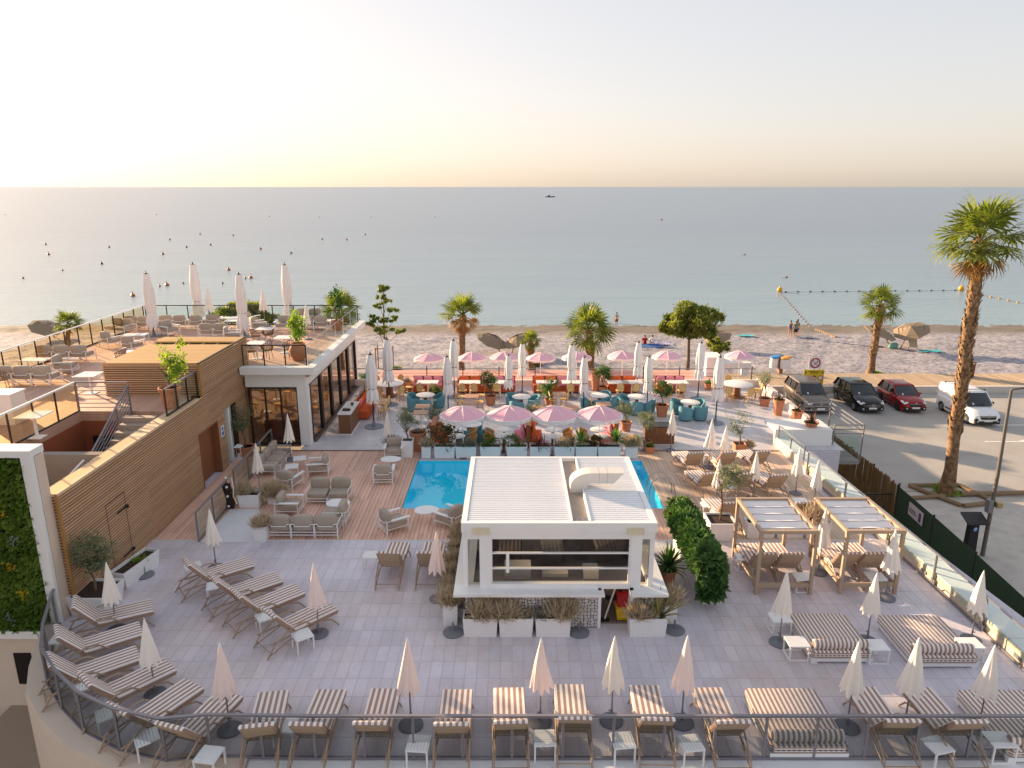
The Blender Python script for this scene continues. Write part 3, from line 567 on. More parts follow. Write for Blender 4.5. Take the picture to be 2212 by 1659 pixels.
MOS = mosaic(); bs = bb('base_wall', mat('mosaic_grout', '6f655f', .9), (-1.2, 2.2, 16.33, 16.5, 0, 1.02), (3.1, 3.85, 16.33, 16.5, 0, 1.02), (-1.2, -1.05, 16.501, 20.8, 0, 1.02), (3.7, 3.85, 16.501, 20.8, 0, 1.02), (-1.05, 3.7, 20.6, 20.8, 0, 1.02))
rr = random.Random(9)
def crazy(x0, x1, z0, z1, y, k):
    """irregular flat stones: a jittered grid of convex pieces standing proud of the grout"""
    nx, nz = max(2, int((x1-x0)/k)), max(2, int((z1-z0)/k)); P = {}
    for i in range(nx+1):
        for j in range(nz+1):
            jx = 0 if i in (0, nx) else rr.uniform(-.33, .33)*k; jz = 0 if j in (0, nz) else rr.uniform(-.33, .33)*k
            P[i, j] = Vector((x0+(x1-x0)*i/nx+jx, z0+(z1-z0)*j/nz+jz))
    b = MB()
    for i in range(nx):
        for j in range(nz):
            q = [P[i,j], P[i+1,j], P[i+1,j+1], P[i,j+1]]
            tris = [q] if rr.random() < .45 else ([[q[0],q[1],q[2]],[q[0],q[2],q[3]]] if rr.random() < .5 else [[q[0],q[1],q[3]],[q[1],q[2],q[3]]])
            for t in tris:
                c = sum(t, Vector((0,0)))/len(t); r_ = [c+(p-c)*(1-.012/max(.012,(p-c).length)*1.3) for p in t]
                b.loft([[(p.x-1.18, y-16.4, p.y) for p in r_], [(p.x-1.18, y-.012-16.4, p.y) for p in r_]])
    return b
ob('mosaic_stone', crazy(-1.2, 2.2, .02, 1.0, 16.33, .085), MOS, bs, smooth=0, kind='stuff'); ob('mosaic_stone', crazy(3.1, 3.85, .02, 1.0, 16.33, .085), MOS, bs, smooth=0, kind='stuff')
bb('door_jamb', WPLAS, (2.2, 2.28, 16.3, 16.6, 0, 1.1), (3.02, 3.1, 16.3, 16.6, 0, 1.1))
for x in (-1.27, -.82, 3.0, 3.47): bb('corner_post', WPLAS, (x+.02, x+.14, 16.5, 16.62, 1.1, 2.66)) if x in (-1.27, 3.47) else bb('post', WPLAS, (x, x+.28, 16.42, 16.6, 1.06, 2.66))
for x in (-.98, 2.88): bb('roof_bracket', mat('aged_plastic', 'd9d0b4', .5), (x, x+.42, 16.36, 16.41, 2.62, 2.8))
for x in (-1.2, 3.5): bb('rear_post', WPLAS, (x, x+.14, 20.8, 20.94, 1.1, 2.66))
BARG = glassmat('bar_glass', (.86, .85, .82), .03)
bb('window', BARG, (-1.12, -.82, 16.55, 16.56, 1.12, 2.6)); bb('window', BARG, (3.28, 3.5, 16.55, 16.56, 1.12, 2.6)); bb('window', BARG, (-.54, 3.0, 16.5, 16.51, 1.2, 2.44))
bb('side_window', BARG, (3.52, 3.53, 16.65, 20.8, 1.12, 2.6)); bb('side_window', BARG, (-1.21, -1.2, 16.65, 20.8, 1.12, 2.6))
bb('window_bar', WPLAS, (-.54, 3.0, 16.47, 16.53, 2.03, 2.07)); bb('window_bar', WPLAS, (-.54, 3.0, 16.47, 16.53, 1.6, 1.64)); bb('window_sill', WPLAS, (-.54, 3.0, 16.4, 16.55, 1.08, 1.22)); bb('window_frame', WPLAS, (-.56, -.5, 16.46, 16.54, 1.22, 2.46), (2.96, 3.02, 16.46, 16.54, 1.22, 2.46), (-.15, -.07, 16.465, 16.5, 1.5, 2.03))
DKW = mat('bar_inside', '7d6e65', .6, var=.2, scale=2)
bb('back_counter', DKW, (-1.0, 3.5, 17.0, 17.6, .4, .95)); bb('bar_floor', DKW, (-1.0, 3.6, 16.5, 20.6, -.02, .03)); bb('cabinet', STEEL, (.3, 1.4, 18.4, 19.0, 0, 1.6)); bb('shelf', mat('bar_shelf', '6f645c', .6, var=.2), (-1, 3.4, 19.6, 19.9, 0, 1.4)); bb('appliance', mat('pale_appliance', 'b9b6b2', .4), (-.2, .5, 17.1, 17.5, .95, 1.3), (1.9, 2.3, 17.1, 17.5, .95, 1.2), (.8, 1.5, 17.2, 17.55, .95, 1.05))
# ================================================================ FURNITURE
STR = stripes('striped_cushion', 'a58779', 'e9e1dc', .12)
SLING = mat('taupe_sling', 'bca48c', .8, var=.06, scale=6, bump=.1, bscale=80)
def make_lounger():
    t = T('sun_lounger', '', 'sun lounger')
    f = MB()
    for s in (-1, 1): f.tube([(s*.31, 1.0, .34), (s*.31, -.9, .33)], .02)
    for y in (.95, .3, -.28): f.tube([(-.31, y, .34), (.31, y, .34)], .016)
    ob('frame', f, TAUPEM, t)
    for s in (-1, 1):
        ob('arm', MB().tube([(s*.335, .32, .33), (s*.345, .2, .42), (s*.345, .05, .55), (s*.345, -.12, .57), (s*.345, -.45, .50), (s*.345, -.8, .3), (s*.34, -1.02, .0)], .02), TAUPEM, t)
        ob('leg', MB().tube([(s*.32, .55, .33), (s*.325, .8, .25), (s*.33, 1.0, .0)], .02), TAUPEM, t)
        ob('lower_rail', MB().tube([(s*.33, -.1, .33), (s*.335, -.98, .06)], .016), TAUPEM, t)
    ob('stretcher', MB().tube([(-.335, -.9, .12), (.335, -.9, .12)], .014), TAUPEM, t)
    b = MB(); e = [(-.3, -.27, .35), (.3, -.27, .35), (.29, -.72, .95), (-.29, -.72, .95)]
    b.loft([[Vector(p)+Vector((0, -.0, -.012)) for p in e], [Vector(p)+Vector((0, .012, .012)) for p in e]])
    bk = ob('backrest', b, SLING, t)
    ob('back_frame', MB().tube([(-.305, -.25, .34), (-.305, -.71, .95), (-.27, -.73, .98), (.27, -.73, .98), (.305, -.71, .95), (.305, -.25, .34)], .02).tube([(-.3, -.48, .61), (.3, -.48, .61)], .012), TAUPEM, bk)
    m = MB(); m.loft([[(-.33, y, .37+a), (-.34, y, .40+b_), (-.32, y, .455+b_), (.32, y, .455+b_), (.34, y, .40+b_), (.33, y, .37+a)] for y, a, b_ in ((1.02, .01, -.01), (.99, 0, 0), (.5, -.002, .004), (0, 0, -.004), (-.22, 0, .004), (-.3, .0, .0))])
    ob('mattress', m, STR, t)
    c = MB(); n = Vector((0, .78, .62)).normalized(); d = Vector((0, -.475, .60))
    rows = []
    for k, th in ((0, .06), (.08, .085), (.5, .08), (.9, .085), (1.0, .085), (1.04, .045)):
        p = Vector((0, -.25, .385))+d*k; rows.append([p+Vector((-.33, 0, 0)), p+n*th*.7+Vector((-.34, 0, 0)), p+n*th+Vector((-.31, 0, 0)), p+n*th+Vector((.31, 0, 0)), p+n*th*.7+Vector((.34, 0, 0)), p+Vector((.33, 0, 0))])
    ob('back_cushion', c.loft(rows), STR, t)
    return t
LOUNGER = Proto(make_lounger)
def lounger(foot, head, label, group='striped sun loungers on the front terrace', fz=.45, hz=1.0, d=.0):
    a, b = at(*foot, fz), at(*head, hz); a.z = b.z = 0; h = (a-b).normalized()
    c = a-h*1.0; LOUNGER((c.x, c.y, 0), heading(a, b), label, group)
G1 = 'striped sun loungers along the glass railing'
row = [((590, 1494), (560, 1546)), ((715.5, 1490), (674, 1533)), ((833, 1488), (803, 1546)), ((988, 1490), (975.5, 1550)), ((1099, 1486), (1103, 1546)), ((1228.5, 1479), (1241, 1541)), ((1392, 1481), (1418.5, 1541)), ((1527, 1486), (1578.5, 1546))]
for i, (a, b) in enumerate(row): lounger(a, b, f'striped sun lounger, {ORD[i+1]} from the curved corner in the front row of eight', G1)
lounger((1859, 1484), (1939, 1540), 'striped sun lounger just right of the front double daybed', G1); lounger((1979, 1486), (2086, 1548), 'striped sun lounger beside the daybed in the near right corner', G1)
arcs = [((329, 1306), (165, 1300)), ((303, 1356), (150, 1357)), ((297, 1409), (147, 1412)), ((366, 1434), (188, 1466)), ((418, 1476), (266, 1522)), ((496, 1498), (383, 1553))]
for i, (a, b) in enumerate(arcs): lounger(a, b, f'striped sun lounger in the curved corner, {ORD[i+1]} from the white tree planter', 'striped sun loungers fanned round the curved corner')
for i, (a, b) in enumerate((((540, 1212), (395, 1288)), ((601, 1245), (453, 1328)), ((646, 1270.6), (501.6, 1363)), ((714, 1305.5), (576, 1407)))):
    lounger(a, b, 'striped lounger in the slanted group of four, '+('farthest from the railing', 'second from the far end', 'third from the far end', 'nearest the railing')[i], 'four striped loungers in the middle of the terrace', hz=0)
lounger((863, 1171), (839, 1268), 'taupe backed striped lounger by the wooden deck, a white table on its left', None, hz=0); lounger((940, 1171), (925, 1270), 'taupe backed striped lounger half hidden by a closed parasol left of the bar', None, hz=0)
G2 = 'striped loungers on the wooden deck right of the pool'
def lounger2(head, rz, label):
    c = at(*head, 1.05); LOUNGER((c.x-math.sin(rz)*.68, c.y+math.cos(rz)*.68, 0), rz, label, G2)
for hd, rz, l in (((1505, 976), R(9), 'far row, nearest the pool'), ((1575, 975), R(8), 'far row, middle one'), ((1647, 973), R(8), 'far row, next to the steel railing'), ((1538, 1020), R(9), 'middle row, nearest the pool ladder'), ((1617, 1021), R(8), 'middle row, behind the potted olive tree'), ((1684, 1024), R(8), 'middle row, next to the steel railing')):
    lounger2(hd, rz, 'taupe backed striped lounger right of the pool, '+l)
lounger2((1580, 1084), R(8), 'striped lounger standing behind the left sunbed pergola'); lounger2((1738, 1083), R(8), 'striped lounger standing behind the right sunbed pergola')
# ---- double daybeds
def make_daybed():
    t = T('double_daybed', '', 'daybed')
    b = MB(); b.box(-.9, .9, -1.0, 1.0, .05, .14)
    for x in (-.9, .72):
        for y in (-1., .82): b.box(x, x+.18, y, y+.18, 0, .05)
    ob('base', b, WPLAS, t, smooth=0)
    for z0, z1, e in ((.14, .22, .0), (.222, .31, .01)):
        if z0 == .14: pass
        m = MB(); c = .09; P = [(-.9+c, -1), (.9-c, -1), (.9, -1+c), (.9, 1-c), (.9-c, 1), (-.9+c, 1), (-.9, 1-c), (-.9, -1+c)]
        sc_ = lambda k: [(x*k, y*k) for x, y in P]
        m.loft([[(x, y, z0) for x, y in sc_(.975)], [(x, y, z0+.02) for x, y in sc_(1)], [(x, y, z1-.02) for x, y in sc_(1)], [(x, y, z1) for x, y in sc_(.97)]])
        ob('mattress', m, STR, t, smooth=50)
        ob('mattress_side', MB().loft([[(x*1.004, y*1.004, z0+.012) for x, y in P], [(x*1.004, y*1.004, z1-.022) for x, y in P]], cap=False), stripes('banded_side', 'a58779', 'e9e1dc', .055, 2, .55), t, smooth=0)
    ob('bolster', MB().tube([(-.82, -.8, .42), (-.8, -.8, .42), (.8, -.8, .42), (.82, -.8, .42)], [.07, .125, .125, .07], 14), STR, t)
    return t
DAYBED = Proto(make_daybed)
def daybed(bl, br, label, fl=None):
    a, b = at(*bl, .3), at(*br, .3); c = (a+b)/2; w_ = (b-a).length/1.8
    DAYBED((c.x, c.y-1.0*w_, 0), 0, label, 'striped double daybeds', (w_, w_, 1))
daybed((1701, 1326), (1822, 1324), 'striped double daybed between white tables, left of the rear pair'); daybed((1896, 1331), (2022, 1325), 'striped double daybed nearest the right parapet')
daybed((1607, 1487), (1759, 1485), 'striped double daybed standing against the front glass railing, seen whole'); daybed((2066, 1491), (2222, 1488), 'striped double daybed cut off by the right edge of the photo')
# ---- side tables
def make_slat_table():
    t = T('side_table', '', 'side table'); tp = ob('tabletop', MB().box(-.22, -.19, -.22, .22, .37, .4).box(.19, .22, -.22, .22, .37, .4).box(-.189, .189, -.22, -.195, .37, .397).box(-.189, .189, .195, .22, .37, .397), WPLAS, t, smooth=0)
    d = me('slat', MB().box(-.027, .027, -.215, .215, .385, .405), WPLAS, 0)
    for k in range(6): ob('slat', d, None, tp, (-.155+k*.062, 0, 0))
    d = me('leg', MB().box(-.017, .017, -.017, .017, 0, .37), WPLAS, 0)
    for x in (-.2, .2):
        for y in (-.2, .2): ob('leg', d, None, t, (x, y, 0))
    return t
def make_sled_table():
    t = T('side_table', '', 'side table'); ob('tabletop', MB().cbox(-.25, .25, -.22, .22, .38, .41, .004), WPLAS, t, smooth=0)
    for y in (-.2, .2):
        ob('leg_loop', MB().box(-.24, -.205, y-.015, y+.015, 0, .38).box(.205, .24, y-.015, y+.015, 0, .38).box(-.2049, .2049, y-.015, y+.015, .001, .03), WPLAS, t, smooth=0)
    ob('foot_bar', MB().box(-.24, -.205, -.184, .184, .001, .03), WPLAS, t, smooth=0)
    return t
SLAT_T = Proto(make_slat_table); SLED_T = Proto(make_sled_table)
def table_at(P_, uv, rz, label, group, z=.4):
    c = at(*uv, z); P_((c.x, c.y, 0), R(rz), label, group)
GT = 'white slatted side tables'
for uv, rz, l in (((131, 1378), 8, 'by the parapet behind the second lounger of the curved corner'), ((185, 1477), 28, 'tucked behind the fourth lounger of the curved corner'), ((232, 1540), 35, 'against the curved railing behind the fifth corner lounger'), ((316, 1591), 35, 'against the curved railing behind the sixth corner lounger'), ((451, 1629), -8, 'where the curved railing turns straight'),
    ((617, 1565), -4, 'between the first two loungers of the front row'), ((653, 1370), 35, 'in front of the nearest lounger of the slanted group'), ((573, 1330), 35, 'between the two nearest loungers of the slanted group'), ((464, 1264), 20, 'between the two farthest loungers of the slanted group'), ((417, 1222), 30, 'behind the farthest lounger of the slanted group'),
    ((801, 1198), 0, 'left of the lounger at the wooden deck edge'), ((904, 1605), -4, 'under the railing left of the fourth front row lounger'), ((1176, 1593), 92, 'under the railing between the fifth and sixth front row loungers'), ((1345, 1598), 6, 'under the railing between the sixth and seventh front row loungers'), ((1492, 1604), 8, 'under the railing between the seventh and eighth front row loungers'), ((2025, 1608), 14, 'under the railing between the two loungers at the right')):
    table_at(SLAT_T, uv, rz, 'white slatted side table '+l, GT)
GT = 'plain white side tables on sled legs'
for uv, rz, l in (((1685, 1334), 0, 'beside the far left end of the left daybed'), ((1722, 1386), 0, 'beside the bolster end of the left daybed'), ((1893, 1393), 0, 'between the two rear daybeds'), ((2096, 1389), 0, 'on the right of the daybed by the parapet'), ((2160, 1597), 0, 'under the railing beside the daybed in the near right corner'), ((1608, 1203), 0, 'at the left of the left sunbed pergola'), ((1734, 1245), 0, 'under the right front corner of the left sunbed pergola'), ((1892, 1245), 0, 'under the right front corner of the right sunbed pergola'),
    ((1531, 981), 0, 'between the first two far loungers right of the pool'), ((1531, 1090), 0, 'beside the square white planter right of the pool'), ((1729, 1081), 0, 'between the pergolas and the steel railing'), ((1573, 1050), 15, 'beside the potted olive right of the pool')):
    table_at(SLED_T, uv, rz, 'white sled leg side table '+l, GT)
# ---- closed parasols
PINKW = mat('blush_canvas', 'f0d9d2', .85, var=.05, scale=2, bump=.25, bscale=7, rndv=.03); CREAM = mat('cream_canvas', 'f0e6dc', .85, var=.05, scale=2, bump=.25, bscale=7, rndv=.03)
def closed_canopy(z0, z1, r0, seed, n=40, folds=8, top=.03, prof=None, m=9, hem=.06):
    rr = random.Random(seed); ph = [rr.uniform(-.5, .5) for _ in range(folds)]; rings = []; sk = (rr.uniform(-.04, .04), rr.uniform(-.04, .04)); fd = [rr.uniform(.7, 1.2) for _ in range(folds)]
    for i in range(m+1):
        t = i/m; r = top+(r0-top)*(prof(t) if prof else t**.9); ring = []
        for k in range(n):
            a = 2*math.pi*k/n; j = int(k*folds/n) % folds; c = math.cos(a*folds+ph[j]*t); rad = r*(1+.2*t*c*fd[j])
            z = z1+(z0-z1)*t - (hem*(c if t > .93 else 0))*t
            ring.append((rad*math.cos(a)+sk[0]*t*math.sin(t*5), rad*math.sin(a)+sk[1]*t, z))
        rings.append(ring)
    return MB().loft(rings, cap=False)
def make_parasol(m, seed, name='closed_parasol'):
    def f():
        t = T(name, '', 'parasol')
        ob('pole', MB().cyl(0, 0, .05, 2.08, .019, 8), GREYM, t); c = ob('canopy', closed_canopy(.93, 2.06, .225, seed), m, t, smooth=50)
        ob('finial', MB().lathe([(.03, 2.03), (.035, 2.06), (.012, 2.14), (.004, 2.17)], 8), WPLAS, t)
        ob('base', MB().lathe([(.26, 0), (.265, .03), (.2, .06), (.06, .075)], 24), mat('parasol_base', '77777f', .7, var=.15, bump=.2), t)
        ob('stem', MB().cyl(0, 0, .06, .32, .028, 8).bar((.02, 0, .27), (.07, 0, .27), .025, .025), GREYM, t)
        return t
    return f
PAR = [Proto(make_parasol(PINKW, 11)), Proto(make_parasol(CREAM, 12)), Proto(make_parasol(PINKW, 13)), Proto(make_parasol(CREAM, 14))]
pk = [0]
def parasol(top, base, label, k, group='small closed parasols', z=0.):
    b = at(*base, z); pk[0] += 1
    tp = at(top[0], top[1], 0); 
    # lean of the pole: where the tip stands over the base
    dx = (top[0]-1106)/1557; dy = (829.5-top[1])/1557; dr = Vector((dx, CT+dy*ST, -ST+dy*CT)); tt = b.y/dr.y; q = Vector((0, 0, 11))+dr*tt
    s_ = max(.85, min(1.15, (q.z-z)/2.15)); o = PAR[k]((b.x, b.y, z), rnd.uniform(0, 6), label, group, (s_, s_, s_))
    return o
for top, base, k, l in (((235, 1215), (253, 1360), 1, 'beside the first lounger of the curved corner'), ((310, 1336), (336, 1499), 1, 'standing over the fourth lounger of the curved corner'), ((485, 1389), (497, 1577), 0, 'standing over the sixth lounger of the curved corner'), ((449, 1099), (467, 1226), 1, 'behind the farthest lounger of the slanted group'), ((673, 1217), (689, 1370), 0, 'beside the nearest lounger of the slanted group'), ((947, 1148), (947, 1294), 0, 'beside the lounger left of the bar'),
    ((877, 1379), (888, 1567), 0, 'between the third and fourth front row loungers'), ((1165, 1379), (1167, 1561), 2, 'between the fifth and sixth front row loungers'), ((1321, 1375), (1320.5, 1558), 1, 'between the sixth and seventh front row loungers'), ((1483, 1373), (1472, 1561), 2, 'between the seventh and eighth front row loungers'), ((1698, 1231.5), (1683, 1389), 3, 'with its base left of the left double daybed'), ((1895, 1238), (1873, 1384), 3, 'between the two rear double daybeds'), ((2123, 1233), (2097, 1382), 3, 'nearest the parapet behind the right daybed'), ((1846, 1386), (1829, 1571), 3, 'right of the front double daybed'), ((1969, 1378), (1953, 1570), 3, 'between the two loungers at the right of the front row'), ((2143, 1394), (2113, 1575), 3, 'over the daybed in the near right corner'),
    ((1918, 1143), (1913, 1292), 3, 'in front of the right post of the right pergola'), ((1780, 1098), (1768, 1237), 1, 'between the two sunbed pergolas'), ((1770, 1006.5), (1757, 1098), 1, 'behind the right pergola beside the parapet'), ((1729, 973.6), (1718, 1066), 3, 'by the parapet beside the middle row lounger'), ((1635.5, 992), (1626, 1076), 3, 'right of the olive tree by the pool'), ((1570, 936), (1562, 1012), 1, 'between the far loungers right of the pool'), ((1537, 905), (1531, 1010), 3, 'on the wooden deck edge behind the pool loungers'), ((1453.5, 883.6), (1448.5, 973.6), 3, 'beside the wooden service station'), ((1553, 1009), (1547, 1094), 1, 'behind the olive tree in the square white planter'), ((619, 894), (629, 994), 1, 'in front of the restaurant door'), ((554, 957), (562, 1062), 1, 'over the corner sofa by the slatted wall'), ((837, 889), (840, 975), 1, 'behind the lavender planter left of the restaurant terrace')):
    parasol(top, base, ('small closed blush pink parasol ' if k in (0, 2) else 'small closed cream parasol ')+l, k)
for top, base, l in (((453, 622), (457, 706), 'behind the second tall roof parasol'), ((564, 623.6), (573, 704), 'between the third and fourth tall roof parasols'), ((654, 672), (666, 733), 'behind the leafy potted shrub on the roof corner')):
    parasol(top, base, 'small closed cream parasol on the roof '+l, 1, z=3.45)
def pbase(uv, l):
    c = at(*uv); t = T('parasol_base', 'empty round grey parasol base '+l, 'parasol base', c, 0, 'empty parasol bases'); ob('disc', MB().lathe([(.26, 0), (.265, .03), (.2, .06), (.06, .075)], 24), MATS['parasol_base'], t); ob('stem', MB().cyl(0, 0, .06, .3, .028, 8), GREYM, t)
for uv, l in (((979, 1367), 'left of the first planter in front of the bar'), ((1251, 1367), 'below the mosaic wall of the bar'), ((1457, 1362), 'right of the phormium planter in front of the bar'), ((313, 1243), 'beside the long white trough by the slatted wall')): pbase(uv, l)
def make_big(seed, zb=1.2):
    def f():
        t = T('tall_closed_parasol', '', 'parasol'); rr = random.Random(seed)
        pr = lambda u: .35+.35*min(1, u*3.2)-.16*math.exp(-((u-.72)/.07)**2)+.3*max(0, u-.74)
        ob('pole', MB().cyl(0, 0, .05, 3.3, .032, 8), DARKM, t)
        ob('canopy', closed_canopy(zb, 3.3, .33 if zb > 1 else .36, seed, 48, 7, .02, pr, 16, .1), FABW, t, smooth=50)
        ob('cap', MB().lathe([(.075, 3.26), (.06, 3.34), (.02, 3.36), (.02, 3.44)], 10), DARKM, t)
        ob('strap', MB().lathe([(.2, 1.76 if zb > 1 else 1.25), (.205, 1.79 if zb > 1 else 1.28)], 14), DARKM, t)
        ob('base_plate', MB().lathe([(.42, 0), (.42, .03), (.1, .04), (.05, .3)], 20), mat('grey_base_plate', '7d828c', .5, var=.1), t)
        return t
    return f
BIG = [Proto(make_big(21)), Proto(make_big(22)), Proto(make_big(23))]; BIGR = [Proto(make_big(24, .42)), Proto(make_big(25, .5)), Proto(make_big(26, .36))]
def big(top, base, label, z, k, group):
    b = at(*base, z); dx = (top[0]-1106)/1557; dy = (829.5-top[1])/1557; dr = Vector((dx, CT+dy*ST, -ST+dy*CT)); q = Vector((0, 0, 11))+dr*(b.y/dr.y)
    s_ = max(.8, min(1.2, (q.z-z)/3.44)); (BIGR if z > 1 else BIG)[k % 3]((b.x, b.y, z), rnd.uniform(0, 6), label, group, (s_, s_, s_))
for i, (tp, bs_) in enumerate((((317, 585.6), (333, 725)), ((419, 565.6), (431, 699)), ((518, 587), (529, 727)), ((615.5, 567), (625, 700)))):
    big(tp, bs_, 'tall closed white parasol on the roof terrace, '+('nearest the left glass railing', 'second from the left', 'just behind the slatted cabin', 'farthest right before the leafy shrub')[i], 3.45, i, 'tall closed parasols on the roof terrace')
for i, (tp, bs_, l) in enumerate((((801, 759), (808, 922), 'in front of the service counter by the restaurant windows'), ((834, 727), (842, 874), 'by the round table at the left end of the terrace'), ((975.5, 730), (982, 858), 'behind the tallest parasol left of the first teal chairs'), ((967.5, 765.6), (968.5, 893), 'left of the square wooden tables'), ((1263.5, 767), (1260, 890), 'between the potted citrus trees'), ((1238.5, 740), (1233, 861), 'behind the middle orange banquette'), ((1130, 738.6), (1128, 849), 'left of the middle banquette'), ((1381, 735), (1375, 849), 'in front of the fourth banquette'), ((1404, 766.6), (1397, 886), 'over the teal armchairs right of centre'), ((1516, 735.6), (1507, 861), 'right of the last banquette'), ((1551, 765), (1545, 914), 'standing alone at the right before the big round table'), ((1100.6, 763), (1099, 877), 'behind the second pink parasol'))):
    big(tp, bs_, 'tall closed white parasol '+l, 0, i, 'tall closed parasols on the restaurant terrace')
# ---- pink parasols
PINK = mat('pink_canvas', 'edb6c4', .85, var=.05, scale=2, bump=.1, rndv=.03); FRINGE = mat('white_fringe', 'f2e4df', .9, var=.06, scale=30)
def make_pink():
    t = T('pink_parasol', '', 'parasol'); N = 8; h = 2.25
    for k in range(N):
        a0, a1 = 2*math.pi*k/N, 2*math.pi*(k+1)/N; rings = []
        for i in range(7):
            u = i/6; r = .04+.92*u; z = h-.36*u**1.7
            rings.append([(r*math.cos(a0+(a1-a0)*j/4)*(1-.03*u*math.sin(math.pi*j/4)), r*math.sin(a0+(a1-a0)*j/4)*(1-.03*u*math.sin(math.pi*j/4)), z-.03*u*math.sin(math.pi*j/4)) for j in range(5)])
        ob('canopy_panel', MB().loft(rings, False, False), PINK, t)
        ob('seam', MB().tube([((.04+.92*i/6)*math.cos(a0), (.04+.92*i/6)*math.sin(a0), h+.006-.36*(i/6)**1.7) for i in range(7)], .011, 4), FRINGE, t)
    b = MB(); n = 96
    for k in range(n):
        a0, a1 = 2*math.pi*k/n, 2*math.pi*(k+.8)/n; r = .965-.02*abs(math.sin(a0*4)); zz = h-.36-.02*abs(math.sin(a0*4)); dl = .12+.02*math.sin(k*7)
        b.add([(r*math.cos(a0), r*math.sin(a0), zz+.02), (r*math.cos(a1), r*math.sin(a1), zz+.02), (r*1.01*math.cos(a1), r*1.01*math.sin(a1), zz-dl), (r*1.01*math.cos(a0), r*1.01*math.sin(a0), zz-dl)], [(0,1,2,3)])
    b.lathe([(.955, h-.39), (.965, h-.36), (.95, h-.35)], 48); ob('fringe', b, FRINGE, t, smooth=0)
    ob('pole', MB().cyl(0, 0, 0, h+.06, .02, 8), WMET, t); ob('finial', MB().lathe([(.03, h-.01), (.035, h+.03), (.01, h+.08)], 8), FRINGE, t)
    ob('base', MB().lathe([(.25, 0), (.25, .04), (.05, .06)], 16), MATS['parasol_base'], t)
    return t
PINKP = Proto(make_pink)
def pink(u, v, Y, label, group, z):
    dx = (u-1106)/1557; dy = (829.5-v)/1557; dr = Vector((dx, CT+dy*ST, -ST+dy*CT)); q = Vector((0, 0, 11))+dr*(Y/dr.y)
    PINKP((q.x, Y, z), rnd.uniform(0, 1), label, group, (1, 1, (q.z-z)/2.25))
for i, u in enumerate((999, 1100.6, 1198, 1295.5)): pink(u, 878.5, 28.55+.0*i, 'pink fringed parasol over small round tables, '+('leftmost', 'second from left', 'third from left', 'rightmost')[i]+' of the near four', 'near row of pink parasols', 0)
for i, (u, v) in enumerate(((926, 764), (1019.5, 762), (1090, 761), (1168, 763), (1246, 761), (1345.5, 759), (1442, 759), (1599, 759))): pink(u, v, 45.0, f'pink fringed parasol beyond the banquettes, {ORD[i+1]} of the far row from the restaurant', 'far row of pink parasols', -1.2)
# ---- sunbed pergolas
TAUPEW = mat('taupe_frame', 'b39a82', .55, var=.07, scale=3)
def pergola(x0, x1, y0, y1, label):
    t = T('sunbed_pergola', label, 'pergola', ((x0+x1)/2, (y0+y1)/2, 0), 0, 'sunbed pergolas with white shade cloth'); w_, d_ = (x1-x0)/2, (y1-y0)/2; h = 1.86
    for x in (-w_, w_-.09):
        for y in (-d_, d_-.09): ob('post', MB().box(x, x+.09, y, y+.09, 0, h), TAUPEW, t, smooth=0)
    for y in (-d_, d_-.09): ob('beam', MB().box(-w_-.01, w_+.01, y-.005, y+.095, h+.002, h+.1), TAUPEW, t, smooth=0)
    for x in (-w_, w_-.09): ob('beam', MB().box(x, x+.085, -d_+.096, d_-.096, h+.002, h+.095), TAUPEW, t, smooth=0)
    for y in (-d_+.02,): ob('low_rail', MB().box(-w_+.09, w_-.09, y, y+.06, .22, .34), TAUPEW, t, smooth=0)
    for x in (-w_+.02, w_-.08): ob('low_rail', MB().box(x, x+.06, -d_+.09, d_-.09, .22, .34), TAUPEW, t, smooth=0)
    n = 4
    for k in range(n):
        ya, yb = -d_+.2+(2*d_-.4)*k/n, -d_+.2+(2*d_-.4)*(k+1)/n; rings = []
        for j in range(7):
            y = ya+(yb-ya)*j/6; rings.append([(x, y, h+.07-.09*math.sin(math.pi*j/6)*(1-.25*math.cos(x*2))+.006*math.sin(x*9+y*7)) for x in [(-w_+.13)+(2*w_-.26)*i/8 for i in range(9)]])
        ob('shade_cloth', MB().loft(rings, False, False), FABW, t)
    for k in range(n+1): ob('cloth_rod', MB().tube([(-w_+.09, -d_+.2+(2*d_-.4)*k/n, h+.075), (w_-.09, -d_+.2+(2*d_-.4)*k/n, h+.075)], .012), STEEL, t)
    for x in (-.39, .36):
        c = Vector((t.location.x+x-.0, t.location.y+.08, 0))
        LOUNGER(c, 0, f'taupe backed striped lounger, {"left" if x < 0 else "right"} one under the {label.split()[0]} sunbed pergola', 'striped loungers under the pergolas')
a = at(1630, 1285); b = at(1753, 1284); c = at(1580, 1204); pergola(a.x, b.x, a.y, c.y+.1, 'left sunbed pergola with taupe posts and a white cloth roof')
a2 = at(1811.5, 1284); b2 = at(1936.5, 1284); pergola(a2.x, b2.x, a2.y, c.y+.1, 'right sunbed pergola with taupe posts beside the parapet')
